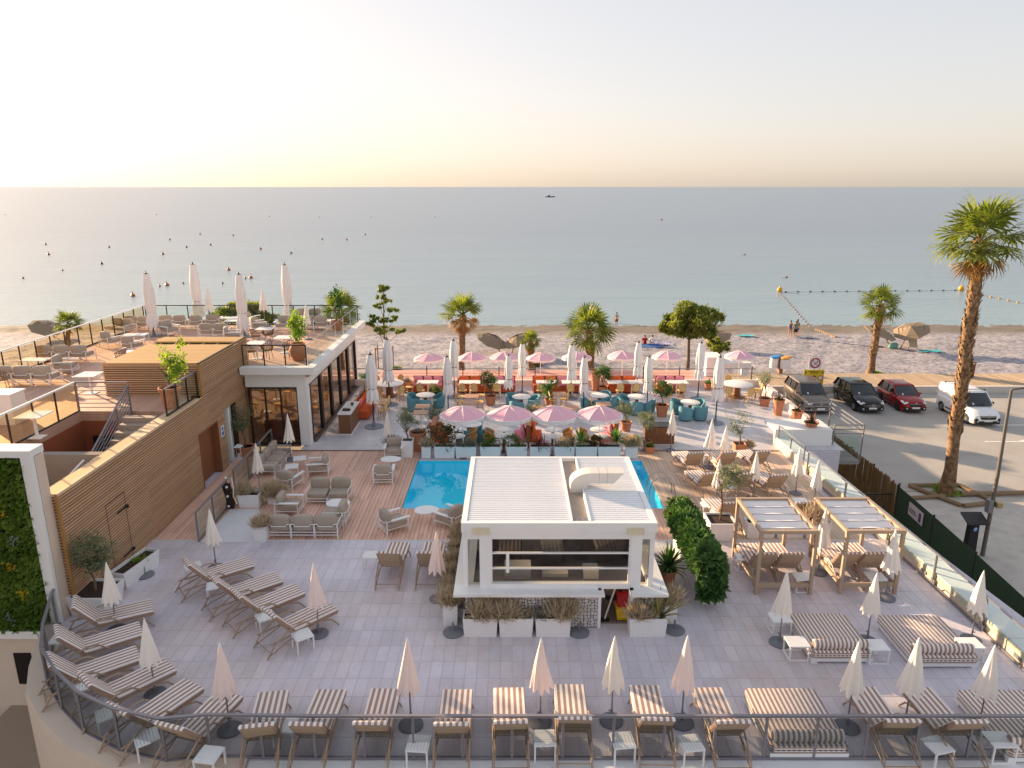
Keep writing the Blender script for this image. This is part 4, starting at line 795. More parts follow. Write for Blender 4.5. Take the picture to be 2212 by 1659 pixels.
# ---- lounge seats with white tube frames
def seat_unit(t, x0, x1, d=.78, back=True, ox=0, oy=0, rz=0):
    """one upholstered place: frame, legs, cushions; front faces -Y"""
    M = Matrix.Translation((ox, oy, 0)) @ Matrix.Rotation(rz, 4, 'Z')
    def mk(): b = MB(); b.M = M; return b
    f = mk(); r = .016
    f.tube([(x0, -d/2, .22), (x1, -d/2, .22), (x1, d/2, .22), (x0, d/2, .22)], r, 5, closed=True); f.tube([(x0, -d/2, .12), (x1, -d/2, .12)], r, 5); f.tube([(x0, d/2, .12), (x1, d/2, .12)], r, 5)
    ob('frame', f, WMET, t)
    for x in (x0, x1):
        for y, h in ((-d/2, .22), (d/2, .5)): ob('leg', mk().bar((x, y, 0), (x, y, h), .032, .032), WMET, t, smooth=0)
    ob('seat_cushion', mk().puff(((x0+x1)/2, -.02, .32), (x1-x0-.03, d-.04, .19), 16, 8, .3), FABT, t)
    if back:
        ob('back_cushion', mk().puff(((x0+x1)/2, d/2-.13, .57), (x1-x0-.04, .23, .42), 14, 8, .5), FABT, t)
        ob('back_rail', mk().tube([(x0, d/2, .5), (x0+.1, d/2+.0, .5), (x0+.14, d/2+.02, .43), (x1-.14, d/2+.02, .43), (x1-.1, d/2, .5), (x1, d/2, .5)], r, 5), WMET, t)
def seat_arm(t, x, d=.78, pad=False, ox=0, oy=0, rz=0):
    M = Matrix.Translation((ox, oy, 0)) @ Matrix.Rotation(rz, 4, 'Z'); b = MB(); b.M = M
    b.tube([(x, d/2, .5), (x, -d/2, .5), (x, -d/2, .2)], .016, 5); ob('arm', b, WMET, t)
    if pad: b = MB(); b.M = M; b.cbox(x-.06, x+.06, -d/2-.05, d/2-.15, .51, .535, .004); ob('arm_rest', b, WPLAS, t, smooth=0)
def make_armchair():
    t = T('lounge_armchair', '', 'armchair'); seat_unit(t, -.36, .36); seat_arm(t, -.36, pad=True); seat_arm(t, .36, pad=True); return t
ARM = Proto(make_armchair)
def make_sofa(n):
    def f():
        t = T('lounge_sofa', '', 'sofa')
        for k in range(n): seat_unit(t, (k-n/2)*.76+.01, (k+1-n/2)*.76-.01)
        seat_arm(t, -n*.38+.01); seat_arm(t, n*.38-.01); return t
    return f
SOFA2, SOFA3 = Proto(make_sofa(2)), Proto(make_sofa(3))
def make_ctable(rx=.42, ry=.34, h=.4):
    def f():
        t = T('coffee_table', '', 'coffee table'); P = [(rx*math.cos(a)*(1+.12*math.cos(a)), ry*math.sin(a)) for a in [2*math.pi*k/28 for k in range(28)]]
        ob('tabletop', MB().loft([[(x*.97, y*.97, h-.025) for x, y in P], [(x, y, h-.012) for x, y in P], [(x*.985, y*.985, h) for x, y in P]]), WPLAS, t)
        for a in (.5, 2.6, 4.7): ob('leg', MB().bar((.2*math.cos(a), .16*math.sin(a), h-.02), (.3*math.cos(a), .25*math.sin(a), 0), .025, .025), WMET, t, smooth=0)
        return t
    return f
CT_ = Proto(make_ctable())
def make_lowtable(w_=.5, d_=.5, h=.42, nm='low_table'):
    def f():
        t = T(nm, '', 'table'); ob('tabletop', MB().cbox(-w_/2, w_/2, -d_/2, d_/2, h-.025, h, .005), WPLAS, t, smooth=0)
        for x in (-1, 1):
            for y in (-1, 1): ob('leg', MB().box(x*(w_/2-.03)-.014, x*(w_/2-.03)+.014, y*(d_/2-.03)-.014, y*(d_/2-.03)+.014, 0, h-.025), WMET, t, smooth=0)
        return t
    return f
LT, LTB = Proto(make_lowtable()), Proto(make_lowtable(1.1, .62, .46))
def put(P_, uv, rz, label, group=None, z=0., zr=None):
    c = at(uv[0], uv[1], z+(zr or 0)); return P_((c.x, c.y, z), R(rz), label, group)
GS = 'grey cushioned lounge seats by the pool'
p = put(SOFA3, (662, 1151), 180, 'three place sofa with taupe cushions, its white frame back to the sun terrace', GS); seat_unit(p, -.36, .36, ox=-.80, oy=-.8, rz=R(90)); seat_arm(p, .36, ox=-.8, oy=-.8, rz=R(90))
put(SOFA2, (713, 1080), 0, 'two place sofa with taupe cushions facing the front railing', GS)
put(ARM, (626, 1108), 90, 'taupe armchair with a round cushion at the left end of the three place sofa', GS); put(CT_, (729, 1108), 0, 'white pebble shaped coffee table between the sofas', 'white pebble shaped coffee tables')
p = put(SOFA3, (592, 1007), 90, 'long corner sofa with taupe cushions under a closed parasol beside the glass railing', GS)
seat_unit(p, -.38, .38, ox=.78, oy=0)
put(ARM, (626, 1052), 165, 'taupe armchair behind the dry grass planter', GS); put(LT, (649, 1010), 15, 'square white low table behind the other square table by the corner sofa', 'square white low tables'); put(LT, (632, 1028), 15, 'square white low table nearest the dry grass planter', 'square white low tables')
put(ARM, (690, 1022), -82, 'low taupe armchair seen from its side in the middle of the lounge deck', GS); put(ARM, (852, 986), 4, 'taupe armchair facing the camera beside the pool and the planted tubs', GS); put(CT_, (843, 1011), 0, 'white pebble shaped coffee table between the two armchairs by the pool', 'white pebble shaped coffee tables'); put(ARM, (830, 1039), 184, 'taupe armchair with its back to the camera left of the pool', GS)
put(ARM, (850, 1144), 125, 'taupe armchair turned toward the pool at the deck edge', GS); put(CT_, (919, 1124), 10, 'white pebble shaped coffee table in front of the pool corner', 'white pebble shaped coffee tables'); put(ARM, (972, 1134), -125, 'taupe armchair half hidden behind the bar roof', GS)
# ================================================================ RESTAURANT TERRACE
RAT = mat('rattan', 'b98a4c', .6, var=.2, scale=30); CANE = stripes('woven_cane', 'e3c48d', 'c89f5f', .03, 0, .7); RUST = mat('rust_velvet', 'b4532b', .9, var=.08, rndv=.03); ORNG = mat('orange_cushion', 'd8622b', .9, var=.06, rndv=.1); PNK = mat('pink_cushion', 'e08a9c', .9, var=.06, rndv=.08)
TEAL = mat('teal_velvet', '5f929e', .85, var=.07, rndv=.05); WALN = mat('walnut_top', 'b98a66', .5, var=.15, scale=3, stretch=(2, 14, 2)); WALD = mat('walnut_dark', '7d5336', .5, var=.15, scale=4, stretch=(2, 2, 14)); MARB = mat('pale_table_top', 'e9e2dc', .35, var=.03)
def make_rattan():
    t = T('rattan_chair', '', 'chair'); ob('seat', MB().lathe([(.2, .43), (.22, .45), (.21, .47)], 14), CANE, t)
    for a in (45, 135, 225, 315): ob('leg', MB().bar((.17*math.cos(R(a)), .17*math.sin(R(a)), .44), (.21*math.cos(R(a)), .21*math.sin(R(a)), 0), .028, .028), RAT, t, smooth=0)
    ob('stretcher', MB().tube([(.19*math.cos(a), .19*math.sin(a), .2) for a in [k*math.pi/4 for k in range(8)]], .01, 4, closed=True), RAT, t)
    P = [(.19*math.cos(R(a)), -.19-.05*max(0, math.sin(R(a))), .66+.24*math.sin(R(a))) for a in range(-40, 221, 26)]; P = [(.2, -.15, .44)]+P+[(-.2, -.15, .44)]
    bk = ob('back_frame', MB().tube(P, .016, 5), RAT, t)
    ob('back_panel', MB().add([(.18*math.cos(a), -.2-.04*max(0, math.sin(a)), .66+.22*math.sin(a)) for a in [k*math.pi/6 for k in range(12)]], [tuple(range(12))]), CANE, bk)
    return t
def make_teal():
    t = T('tub_armchair', '', 'armchair'); n = 15; A = [R(-205+k*230/(n-1)) for k in range(n)]   # the open side is +Y
    rings = []
    for k, a in enumerate(A):
        h = .5+.26*math.sin(math.pi*k/(n-1))**.7; c, s_ = math.cos(a), math.sin(a)
        rings.append([(.33*c, .33*s_, .06), (.36*c, .36*s_, .3), (.37*c, .37*s_, h-.04), (.34*c, .34*s_, h), (.28*c, .28*s_, h-.03), (.27*c, .27*s_, .1)])
    ob('shell', MB().loft(rings), TEAL, t, smooth=60); ob('seat_cushion', MB().lathe([(.27, .06), (.29, .3), (.28, .4), (.2, .43)], 16), TEAL, t); ob('plinth', MB().lathe([(.28, 0), (.3, .06)], 14), DARKM, t)
    return t
def make_tub():
    t = T('wicker_tub_chair', '', 'chair'); n = 13; A = [R(-210+k*240/(n-1)) for k in range(n)]; rings = []
    for k, a in enumerate(A):
        h = .6+.2*math.sin(math.pi*k/(n-1)); c, s_ = math.cos(a), math.sin(a); rings.append([(.24*c, .24*s_, .4), (.3*c, .3*s_, h), (.27*c, .27*s_, h+.01), (.22*c, .22*s_, .42)])
    ob('shell', MB().loft(rings), mat('honey_wicker', 'cf9a5d', .6, var=.2, scale=40), t, smooth=60); ob('seat', MB().lathe([(.22, .38), (.24, .43), (.2, .46)], 14), CANE, t)
    for a in (45, 135, 225, 315): ob('leg', MB().bar((.17*math.cos(R(a)), .17*math.sin(R(a)), .4), (.23*math.cos(R(a)), .23*math.sin(R(a)), 0), .025, .025), RAT, t, smooth=0)
    return t
def make_wire():
    t = T('wicker_armchair', '', 'chair'); n = 13; A = [R(-200+k*220/(n-1)) for k in range(n)]; b = MB()
    for k, a in enumerate(A): c, s_ = math.cos(a), math.sin(a); h = .62+.16*math.sin(math.pi*k/(n-1)); b.bar((.23*c, .23*s_, .42), (.29*c, .29*s_, h), .035, .012)
    for zz in (.5, .6): b.tube([((.235+.07*(zz-.42)/.3)*math.cos(a), (.235+.07*(zz-.42)/.3)*math.sin(a), zz) for a in A], .012, 4)
    b.tube([(.29*math.cos(a), .29*math.sin(a), .62+.16*math.sin(math.pi*k/(n-1))) for k, a in enumerate(A)], .016, 5)
    W_ = mat('brown_wicker', '8d6a48', .6, var=.2, scale=30); ob('backrest', b, W_, t, smooth=0); ob('seat', MB().lathe([(.23, .4), (.25, .43), (.2, .45)], 14), W_, t)
    for a in (45, 135, 225, 315): ob('leg', MB().bar((.17*math.cos(R(a)), .17*math.sin(R(a)), .4), (.24*math.cos(R(a)), .24*math.sin(R(a)), 0), .02, .02), W_, t, smooth=0)
    return t
def make_rtable(r, h=.75, top=MARB, foot=WALD, ped=.1):
    def f():
        t = T('round_table', '', 'table'); ob('tabletop', MB().lathe([(r-.02, h-.035), (r, h-.025), (r, h-.008), (r-.015, h)], 32), top, t); ob('pedestal', MB().lathe([(ped*2, 0), (ped*2, .03), (ped, .06), (ped*.8, h-.03)], 14), foot, t); return t
    return f
def make_qtable(w_, d_, top, h=.75):
    def f():
        t = T('dining_table', '', 'table'); ob('tabletop', MB().cbox(-w_/2, w_/2, -d_/2, d_/2, h-.03, h, .005), top, t, smooth=0); ob('pedestal', MB().box(-.035, .035, -.035, .035, .02, h-.03), WMET, t, smooth=0); ob('foot_plate', MB().cbox(-.2, .2, -.2, .2, 0, .02, .004), WMET, t, smooth=0); return t
    return f
def make_banq(w_, ccol):
    def f():
        t = T('banquette', '', 'bench'); ob('seat', MB().cbox(-w_/2, w_/2, -.35, .22, .08, .45, .02), RUST, t, smooth=0); ob('backrest', MB().box(-w_/2-.03, w_/2+.03, .221, .32, .04, .86), mat('banquette_wood', '8a4a2c', .5, var=.15), t, smooth=0); ob('plinth', MB().box(-w_/2+.03, w_/2-.03, -.3, .22, 0, .08), DARKM, t, smooth=0)
        n = max(2, round(w_/.62))
        for k in range(n):
            cc = ccol[k*len(ccol)//n]; x = -w_/2+(k+.5)*w_/n
            o = ob('back_cushion', MB().puff((0, 0, 0), (w_/n-.05, .16, .42), 14, 8, .5), PNK if cc == 'p' else ORNG, t, (x, .12, .66)); o.rotation_euler.x = R(-12)
            if cc == 'p': ob('seat_pad', MB().cbox(x-w_/n/2+.01, x+w_/n/2-.01, -.352, .2, .45, .49, .01), PNK, t, smooth=0)
        return t
    return f
RC, TC, TU, WC = Proto(make_rattan), Proto(make_teal), Proto(make_tub), Proto(make_wire)
RT, RTB, RTS = Proto(make_rtable(.48)), Proto(make_rtable(.8, .76, MARB, WALD, .22)), Proto(make_rtable(.36, .74, MARB, WALD, .06))
QM, QW = Proto(make_qtable(1.15, .7, MARB)), Proto(make_qtable(.72, .66, WALN))
def b_at(u0, u1, cc, label):
    a = at(u0, 851); b = at(u1, 851); Proto(make_banq(b.x-a.x, cc))(((a.x+b.x)/2, 38.55, 0), 0, label, 'rust orange banquettes along the sea edge')
b_at(892, 954, 'p', 'rust banquette with pink cushions nearest the restaurant building'); b_at(988, 1064, 'op', 'rust banquette with orange cushions left of the first citrus tree'); b_at(1066, 1112, 'p', 'rust banquette with pink cushions behind the second citrus tree'); b_at(1152, 1254, 'op', 'long rust banquette with orange then pink cushions in the middle'); b_at(1317, 1374, 'o', 'rust banquette with orange cushions right of centre'); b_at(1420, 1481, 'p', 'rust banquette with pink cushions at the right end')
for k, (u, l) in enumerate(((922, 'first banquette from the restaurant'), (1014, 'second banquette, left'), (1080, 'third banquette, behind a citrus tree'), (1182, 'middle banquette, left end'), (1238, 'middle banquette, right end'), (1338, 'fourth orange banquette, left end'), (1368, 'fourth orange banquette, right end'), (1466, 'last banquette at the right'))):
    c = at(u, 829, .75); QM((c.x, 37.95, 0), 0, 'white topped table at the '+l, 'white topped tables at the banquettes')
for k, u in enumerate((907, 933.5, 999, 1023, 1072, 1168.5, 1233.5, 1341, 1375, 1447, 1476)):
    c = at(u, 839, .65); RC((c.x, 37.3, 0), R(rnd.uniform(-8, 8)), f'rattan cane back chair facing the banquettes, {(ORD+["eleventh"])[k+1]} from the restaurant', 'rattan chairs facing the banquettes')
def round_set(P_, uv, CH, r, angs, tl, cl, g, z=.75):
    c = at(*uv, z); P_((c.x, c.y, 0), 0, tl)
    for k, a in enumerate(angs): CH((c.x+r*math.cos(R(a)), c.y+r*math.sin(R(a)), 0), R(a+90), cl.format(('right', 'far right', 'far', 'far left', 'left', 'near left', 'near', 'near right')[int(((a+22.5) % 360)//45)]), g)
TG = 'teal tub armchairs round the round tables'
for uv, an, w_ in (((919, 852), (160, 215, 270, 20), 'by the left potted citrus'), ((1126, 856), (20, 330, 250, 130), 'behind the second pink parasol'), ((1295, 853), (200, 340, 60, 265), 'under the middle right tall parasol'), ((1376, 856), (150, 200, 260, 320), 'left of the rightmost citrus tree'), ((1491, 868), (240, 305, 40, 140), 'alone near the right end')):
    round_set(RT, uv, TC, .66, an, 'white round table with teal tub armchairs '+w_, 'teal armchair on the {} side of the table '+w_, TG)
round_set(RT, (1018, 915), TC, .66, (250, 315, 80), 'white round table with teal tub armchairs hidden under the first pink parasol', 'teal tub armchair on the {} side of the table under the first pink parasol', TG)
round_set(RTB, (840, 827), RC, 1.12, (15, 70, 130, 200, 255, 310), 'large white round table at the left end of the terrace', 'rattan chair on the {} side of the large left round table', 'rattan chairs round the large tables')
round_set(RTB, (1593, 829), RC, 1.12, (0, 95, 170, 235, 285, 330), 'large white round table at the right end of the terrace', 'rattan chair on the {} side of the large right round table', 'rattan chairs round the large tables')
for uv, l in (((1019, 855), 'in the middle, the far one of a pair'), ((1016, 869), 'in the middle, the near one of a pair'), ((913, 877), 'behind the olive trees, the far one of a pair'), ((909, 890), 'behind the olive trees, the near one of a pair'), ((1208, 850), 'beside the second citrus tree'), ((1234, 880), 'behind the third pink parasol'), ((1304, 872), 'in front of the middle right teal chairs'), ((812, 868), 'before the orange bench by the restaurant windows'), ((1168, 878), 'behind the second pink parasol')):
    put(QW, uv, 0, 'square wooden dining table '+l, 'square wooden dining tables', 0, .75)
for uv, rz, l in (((996, 857), -90, 'left of the far middle wooden table'), ((993, 868), -90, 'left of the near middle wooden table'), ((1039, 853), 90, 'right of the far middle wooden table'), ((1037, 868), 90, 'right of the near middle wooden table'), ((1195, 863), -80, 'left of the table by the second citrus tree'), ((1218, 862), 70, 'right of the table by the second citrus tree'), ((1184, 884), -90, 'behind the third pink parasol'), ((832, 872), 80, 'across from the orange bench, far one'), ((825, 886), 80, 'across from the orange bench, near one'), ((1285, 874), -90, 'left of the wooden table in front of the teal chairs')):
    put(RC, uv, rz, 'rattan cane back chair '+l, 'rattan chairs at the wooden tables', 0, .45)
for i, (u, w_) in enumerate(((988, 'first'), (1089, 'second'), (1194, 'third'), (1292, 'fourth'))):
    for k, v in enumerate((927, 941)):
        c = at(u+(k*4 if i > 1 else -k*1), v, .74); RTS((c.x, c.y, 0), 0, f'small round table under the {w_} pink parasol, {"nearer" if k else "farther"} of the two', 'small round tables under the pink parasols')
        sx = 1 if i in (0, 2) else -1
        TU((c.x+sx*.58, c.y-.05, 0), R(90 if sx > 0 else -90), f'honey wicker tub chair at the {"nearer" if k else "farther"} round table under the {w_} pink parasol', 'wicker tub chairs under the pink parasols')
def booth(u, v, cl, label, h=1.05, d_=1.3):
    c = at(u, v); t = T('booth_divider', label, 'bench', c, 0, 'booth benches among the pink parasols')
    ob('divider', MB().box(-.1, .1, 0, d_, 0, h), mat('cedar_divider', 'a35a36', .55, var=.12), t, smooth=0)
    for sx, q in zip((-1, 1), cl):
        if q == '-': continue
        m_ = PNK if q == 'p' else ORNG; ob('seat', MB().cbox(min(sx*.1, sx*.62), max(sx*.1, sx*.62), .02, d_, .05, .42, .02), m_, t, smooth=0)
        for k in range(3):
            o = ob('cushion', MB().puff((0, 0, 0), (.16, .44, .44), 12, 8, .55), m_, t, (sx*.22, .24+k*.42, .64)); o.rotation_euler = (R(rnd.uniform(-15, 15)), R(sx*16), R(rnd.uniform(-12, 12)))
booth(1141, 968, 'po', 'cedar divider between pink and orange cushioned seats behind the planters'); booth(1330, 962, 'p-', 'cedar divider with pink cushions behind the right yucca'); booth(936, 968, '-o', 'cedar divider with orange cushions behind the magnolia')
# service counter and orange bench by the restaurant windows
a = at(733, 940); b = at(759, 940); t = T('service_counter', 'wood panelled service counter with a white top beside the restaurant windows', 'counter', ((a.x+b.x)/2, a.y, 0)); w_ = (b.x-a.x)/2
ob('body', MB().box(-w_+.01, w_-.01, .01, 1.9, .06, .98), WALD, t, smooth=0); ob('plinth', MB().box(-w_, w_, .02, 1.88, 0, .06), WPLAS, t, smooth=0); ob('worktop', MB().cbox(-w_-.03, w_+.03, -.03, 1.94, .98, 1.04, .005), MARB, t, smooth=0)
for k in range(7): ob('board', MB().box(-w_+k*w_*2/7+.006, -w_+(k+1)*w_*2/7-.006, -.005, .01, .08, .96), WALD, t, smooth=0)
t2 = T('cutlery_tray', 'dark cutlery tray with small bottles lying on the service counter', 'tray', ((a.x+b.x)/2, a.y+.5, 1.04)); ob('tray', MB().cbox(-.18, .18, -.12, .12, 0, .04, .01), BLACK, t2, smooth=0)
for k in range(5): ob('small_jar', MB().cyl(-.13+k*.065, .02*(k % 2), .04, .11, .025, 8), mat('jar_brown', '7a4a33', .4), t2)
t2 = T('coffee_cup_set', 'dark cup with a saucer standing at the far end of the service counter', 'cup', ((a.x+b.x)/2+.1, a.y+1.3, 1.04)); ob('cup', MB().lathe([(.05, .02), (.08, .12), (.075, .12), (.03, .05)], 12), mat('navy_ceramic', '2c3a55', .3), t2); ob('saucer', MB().lathe([(.06, 0), (.1, .02)], 12), MARB, t2)
c = at(784, 902); t = T('orange_bench', 'orange upholstered bench with cushions along the restaurant windows', 'bench', (c.x, c.y-.4, 0)); ob('seat', MB().cbox(-.3, .35, 0, 2.4, .08, .45, .02), ORNG, t, smooth=0); ob('backrest', MB().box(-.4, -.301, 0, 2.4, 0, .85), MATS['banquette_wood'], t, smooth=0)
for k in range(5): o = ob('cushion', MB().puff((0, 0, 0), (.16, .42, .42), 12, 8, .55), PNK if k == 1 else ORNG, t, (-.16, .25+k*.45, .66)); o.rotation_euler = (R(rnd.uniform(-20, 20)), R(14), R(rnd.uniform(-10, 10)))
a = at(1393, 962); b = at(1456, 962); t = T('service_station', 'slatted wooden service station with plants on top beside the rightmost olive', 'cabinet', ((a.x+b.x)/2, a.y, 0)); w_ = (b.x-a.x)/2
ob('body', MB().box(-w_+.02, w_-.02, .02, .68, .05, .82), WALD, t, smooth=0); ob('top', MB().box(-w_, w_, 0, .7, .82, .86), DARKM, t, smooth=0); ob('plinth', MB().box(-w_, w_, .03, .66, 0, .05), WPLAS, t, smooth=0)
for k in range(12): ob('slat', MB().box(-w_+k*w_/6+.008, -w_+(k+1)*w_/6-.008, -.006, .02, .06, .81), WALD, t, smooth=0)
def lantern(uv, label, z=0., cl=WPLAS, s=1.):
    c = at(*uv, z); t = T('lantern', label, 'lantern', c); k = .16*s
    ob('base', MB().box(-k, k, -k, k, 0, .03), cl, t, smooth=0); ob('roof', MB().loft([[(-k, -k, .5*s), (k, -k, .5*s), (k, k, .5*s), (-k, k, .5*s)], [(-.05, -.05, .6*s), (.05, -.05, .6*s), (.05, .05, .6*s), (-.05, .05, .6*s)]]), cl, t, smooth=0)
    for x in (-1, 1):
        for y in (-1, 1): ob('post', MB().bar((x*k*.9, y*k*.9, .03), (x*k*.9, y*k*.9, .5*s), .025, .025), cl, t, smooth=0)
    ob('candle', MB().cyl(0, 0, .03, .2*s, .05, 10), CREAM, t)
lantern((517, 989), 'white lantern on the floor beside the olive pot at the slatted wall'); lantern((1385, 972), 'grey lantern on the deck edge right of the last white planter', cl=GREYM)
# inside the restaurant
for i, (x, y) in enumerate(((-10.6, 32.0), (-10.4, 34.2), (-12.6, 32.4), (-12.4, 34.8), (-10.3, 36.6), (-12.6, 37))):
    QW((x, y, .01), 0, 'wooden dining table inside the restaurant, '+('near the front door', 'second along the side windows', 'deeper behind the front door', 'deep in the middle of the room', 'third along the side windows', 'far in the room')[i], 'tables inside the restaurant')
    for k, (dx, rz) in enumerate(((-.62, -90), (.62, 90))): RC((x+dx, y, .01), R(rz), 'rattan chair '+('left' if not k else 'right')+' of the restaurant table '+('near the front door', 'second along the side windows', 'deeper behind the front door', 'deep in the middle of the room', 'third along the side windows', 'far in the room')[i], 'rattan chairs inside the restaurant')
t = Proto(make_banq(1.8, 'o'))((-10.2, 31.1, .01), R(180), 'orange banquette just inside the restaurant front door')
# ================================================================ PLANTS
OLV = leafmat('olive_leaf', (.13, .16, .085), (.26, .27, .16), .3); CIT = leafmat('citrus_leaf', (.035, .085, .02), (.1, .19, .035), .35); BUSHG = leafmat('box_leaf', (.07, .12, .025), (.19, .24, .05), .35); DRY = leafmat('dry_stem', (.42, .33, .21), (.62, .52, .38), .2, 8); LAV = leafmat('lavender_grey', (.22, .21, .17), (.36, .33, .28), .2, 6); YUC = leafmat('yucca_leaf', (.06, .14, .03), (.15, .25, .06), .3, 2); CORD = leafmat('cordyline_leaf', (.1, .035, .03), (.24, .09, .05), .3, 2); PHO = leafmat('phormium_leaf', (.2, .2, .07), (.4, .33, .13), .3, 3); MAG = leafmat('magnolia_leaf', (.04, .075, .02), (.2, .11, .045), .25, 3); LIME = leafmat('fresh_leaf', (.13, .24, .03), (.3, .38, .06), .45)
def leaves(n, c, r, ls, rr, clumps=14, spread=.42, wd=.4, up=.2):
    """leaf sized faces gathered in clumps through an uneven crown"""
    b = MB(); c = Vector(c); cl = []
    for k in range(clumps):
        while True:
            p = Vector((rr.uniform(-1, 1), rr.uniform(-1, 1), rr.uniform(-1, 1)))
            if .25 < p.length < 1: break
        cl.append((p*rr.uniform(.7, 1.), rr.uniform(.6, 1.15)*spread))
    for i in range(n):
        q, s = rr.choice(cl); p = q+Vector((rr.gauss(0, .5), rr.gauss(0, .5), rr.gauss(0, .45)))*s; p = c+Vector((p.x*r[0], p.y*r[1], p.z*r[2]))
        d = Vector((rr.gauss(0, 1), rr.gauss(0, 1), rr.gauss(up, .8))).normalized(); l = ls*rr.uniform(.6, 1.4); s_ = d.cross(Vector((rr.gauss(0, 1), rr.gauss(0, 1), rr.gauss(0, 1)))).normalized()*l*wd*.5
        b.add([p-d*l*.5, p+s_, p+d*l*.5, p-s_], [(0, 1, 2, 3)])
    return b
def stems(n, c, h, sp, rr, w_=.012, curl=.3, zmin=.1):
    b = MB(); c = Vector(c)
    for i in range(n):
        a = rr.uniform(0, 6.283); el = math.asin(rr.uniform(zmin, 1)); o = c+Vector((rr.gauss(0, sp*.25), rr.gauss(0, sp*.25), 0)); d = Vector((math.cos(a)*math.cos(el)*sp, math.sin(a)*math.cos(el)*sp, math.sin(el)*h))*rr.uniform(.65, 1.05)
        s_ = d.cross(Vector((rr.gauss(0, 1), rr.gauss(0, 1), rr.gauss(0, 1)))).normalized()*w_; m_ = o+d*.55+Vector((0, 0, curl*h*.25)); e = o+d+Vector((rr.gauss(0, .04), rr.gauss(0, .04), 0))
        b.add([o, m_+s_, e, m_-s_], [(0, 1, 2, 3)])
    return b
def blades(n, c, l, w_, rr, droop=.5, emin=.1, emax=1.45):
    b = MB(); c = Vector(c)
    for i in range(n):
        a = rr.uniform(0, 6.283); el = rr.uniform(emin, emax); L_ = l*rr.uniform(.75, 1.1); d = Vector((math.cos(a)*math.cos(el), math.sin(a)*math.cos(el), math.sin(el))); s_ = Vector((-math.sin(a), math.cos(a), 0))*w_; g = Vector((0, 0, -L_*droop*math.cos(el)))
        p1, p2, p3 = c+d*L_*.35+g*.05, c+d*L_*.72+g*.35, c+d*L_+g
        b.add([c-s_*.5, c+s_*.5, p1+s_, p1-s_, p2+s_*.8, p2-s_*.8, p3], [(0, 1, 2, 3), (3, 2, 4, 5), (5, 4, 6)])
    return b
def trunk(rr, h, r=.035, lean=.06, forks=3, top=None):
    b = MB(); P = [Vector((lean*math.sin(k*1.3)*k/4*rr.uniform(.5, 1.4), lean*math.cos(k*1.1)*k/4*rr.uniform(.3, 1.2), h*k/4)) for k in range(5)]; b.tube(P, [r*1.25, r, r*.9, r*.8, r*.7], 7)
    for k in range(forks):
        a = 6.28*k/forks+rr.random(); e = P[-1]+Vector((math.cos(a), math.sin(a), 1.1))*(top or h*.35)*.8; b.tube([P[-2], P[-1]+Vector((math.cos(a), math.sin(a), .5))*.07, e], [r*.7, r*.5, r*.2], 5)
    return b
def pot(t, r=.27, h=.45, m=TERRA, urn=False, sq=False):
    if sq: ob('pot', MB().loft([[(x*r*k, y*r*k, z) for x, y in ((-1,-1),(1,-1),(1,1),(-1,1))] for k, z in ((.85, 0), (1, h), (.9, h), (.88, h-.06))]), m, t, smooth=0); ob('soil', MB().box(-r*.86, r*.86, -r*.86, r*.86, h-.1, h-.05), SOIL, t, smooth=0); return
    pr = [(r*.62, 0), (r*.95, h*.35), (r*1.05, h*.6), (r*.75, h*.92), (r*.85, h), (r*.7, h), (r*.6, h*.85)] if urn else [(r*.7, 0), (r*.93, h*.82), (r*1.03, h*.84), (r*1.05, h), (r*.92, h), (r*.88, h-.07)]
    ob('pot', MB().lathe(pr, 20), m, t); ob('soil', MB().lathe([(r*.6, h-.14), (r*(.6 if urn else .89), h-.07)], 16), SOIL, t)
def box_planter(t, w_, d_, h, tap=.93):
    w2, d2 = w_/2, d_/2; R_ = [[(x*w2*k, y*d2*k, z) for x, y in ((-1,-1),(1,-1),(1,1),(-1,1))] for k, z in ((tap, 0), (1, h))]; e = .03
    R_ += [[(x*(w2-e), y*(d2-e), z) for x, y in ((-1,-1),(1,-1),(1,1),(-1,1))] for z in (h, h-.12)]
    ob('planter_box', MB().loft(R_), WPLAS, t, smooth=0); ob('soil', MB().box(-w2+e, w2-e, -d2+e, d2-e, h-.2, h-.09), SOIL, t, smooth=0)
sd_ = [100]
def RRn(): sd_[0] += 1; return random.Random(sd_[0])
def size_of(u, v, Y):
    dx = (u-1106)/1557; dy = (829.5-v)/1557; dr = Vector((dx, CT+dy*ST, -ST+dy*CT)); return Vector((0, 0, 11))+dr*(Y/dr.y)
def potted_tree(base, crown, rpx, label, leaf=OLV, ls=.08, n=1500, pr=.27, ph=.45, z=0., name='potted_olive_tree', sq=False, urn=False, m=TERRA, zs=.9, cat='potted tree', clumps=16, group=None, wd=.32):
    b = at(*base, z); t = T(name, label, cat, b, 0, group); rr = RRn(); q = size_of(*crown, b.y); px = b.y/CT/1557*1.02; r = rpx*px; cz = q.z-z; cx = q.x-b.x
    pot(t, pr, ph, m, urn, sq); tr = ob('trunk', trunk(rr, max(.1, cz-r*zs*.7-ph+.1), .03+.01*r, .06, 4, r*.7), BARK, t, (0, 0, ph-.1)); ob('crown', leaves(n, (cx, 0, cz), (r*1.05, r, r*zs), ls, rr, clumps, .46, wd), leaf, t, smooth=0); return t
PO = potted_tree
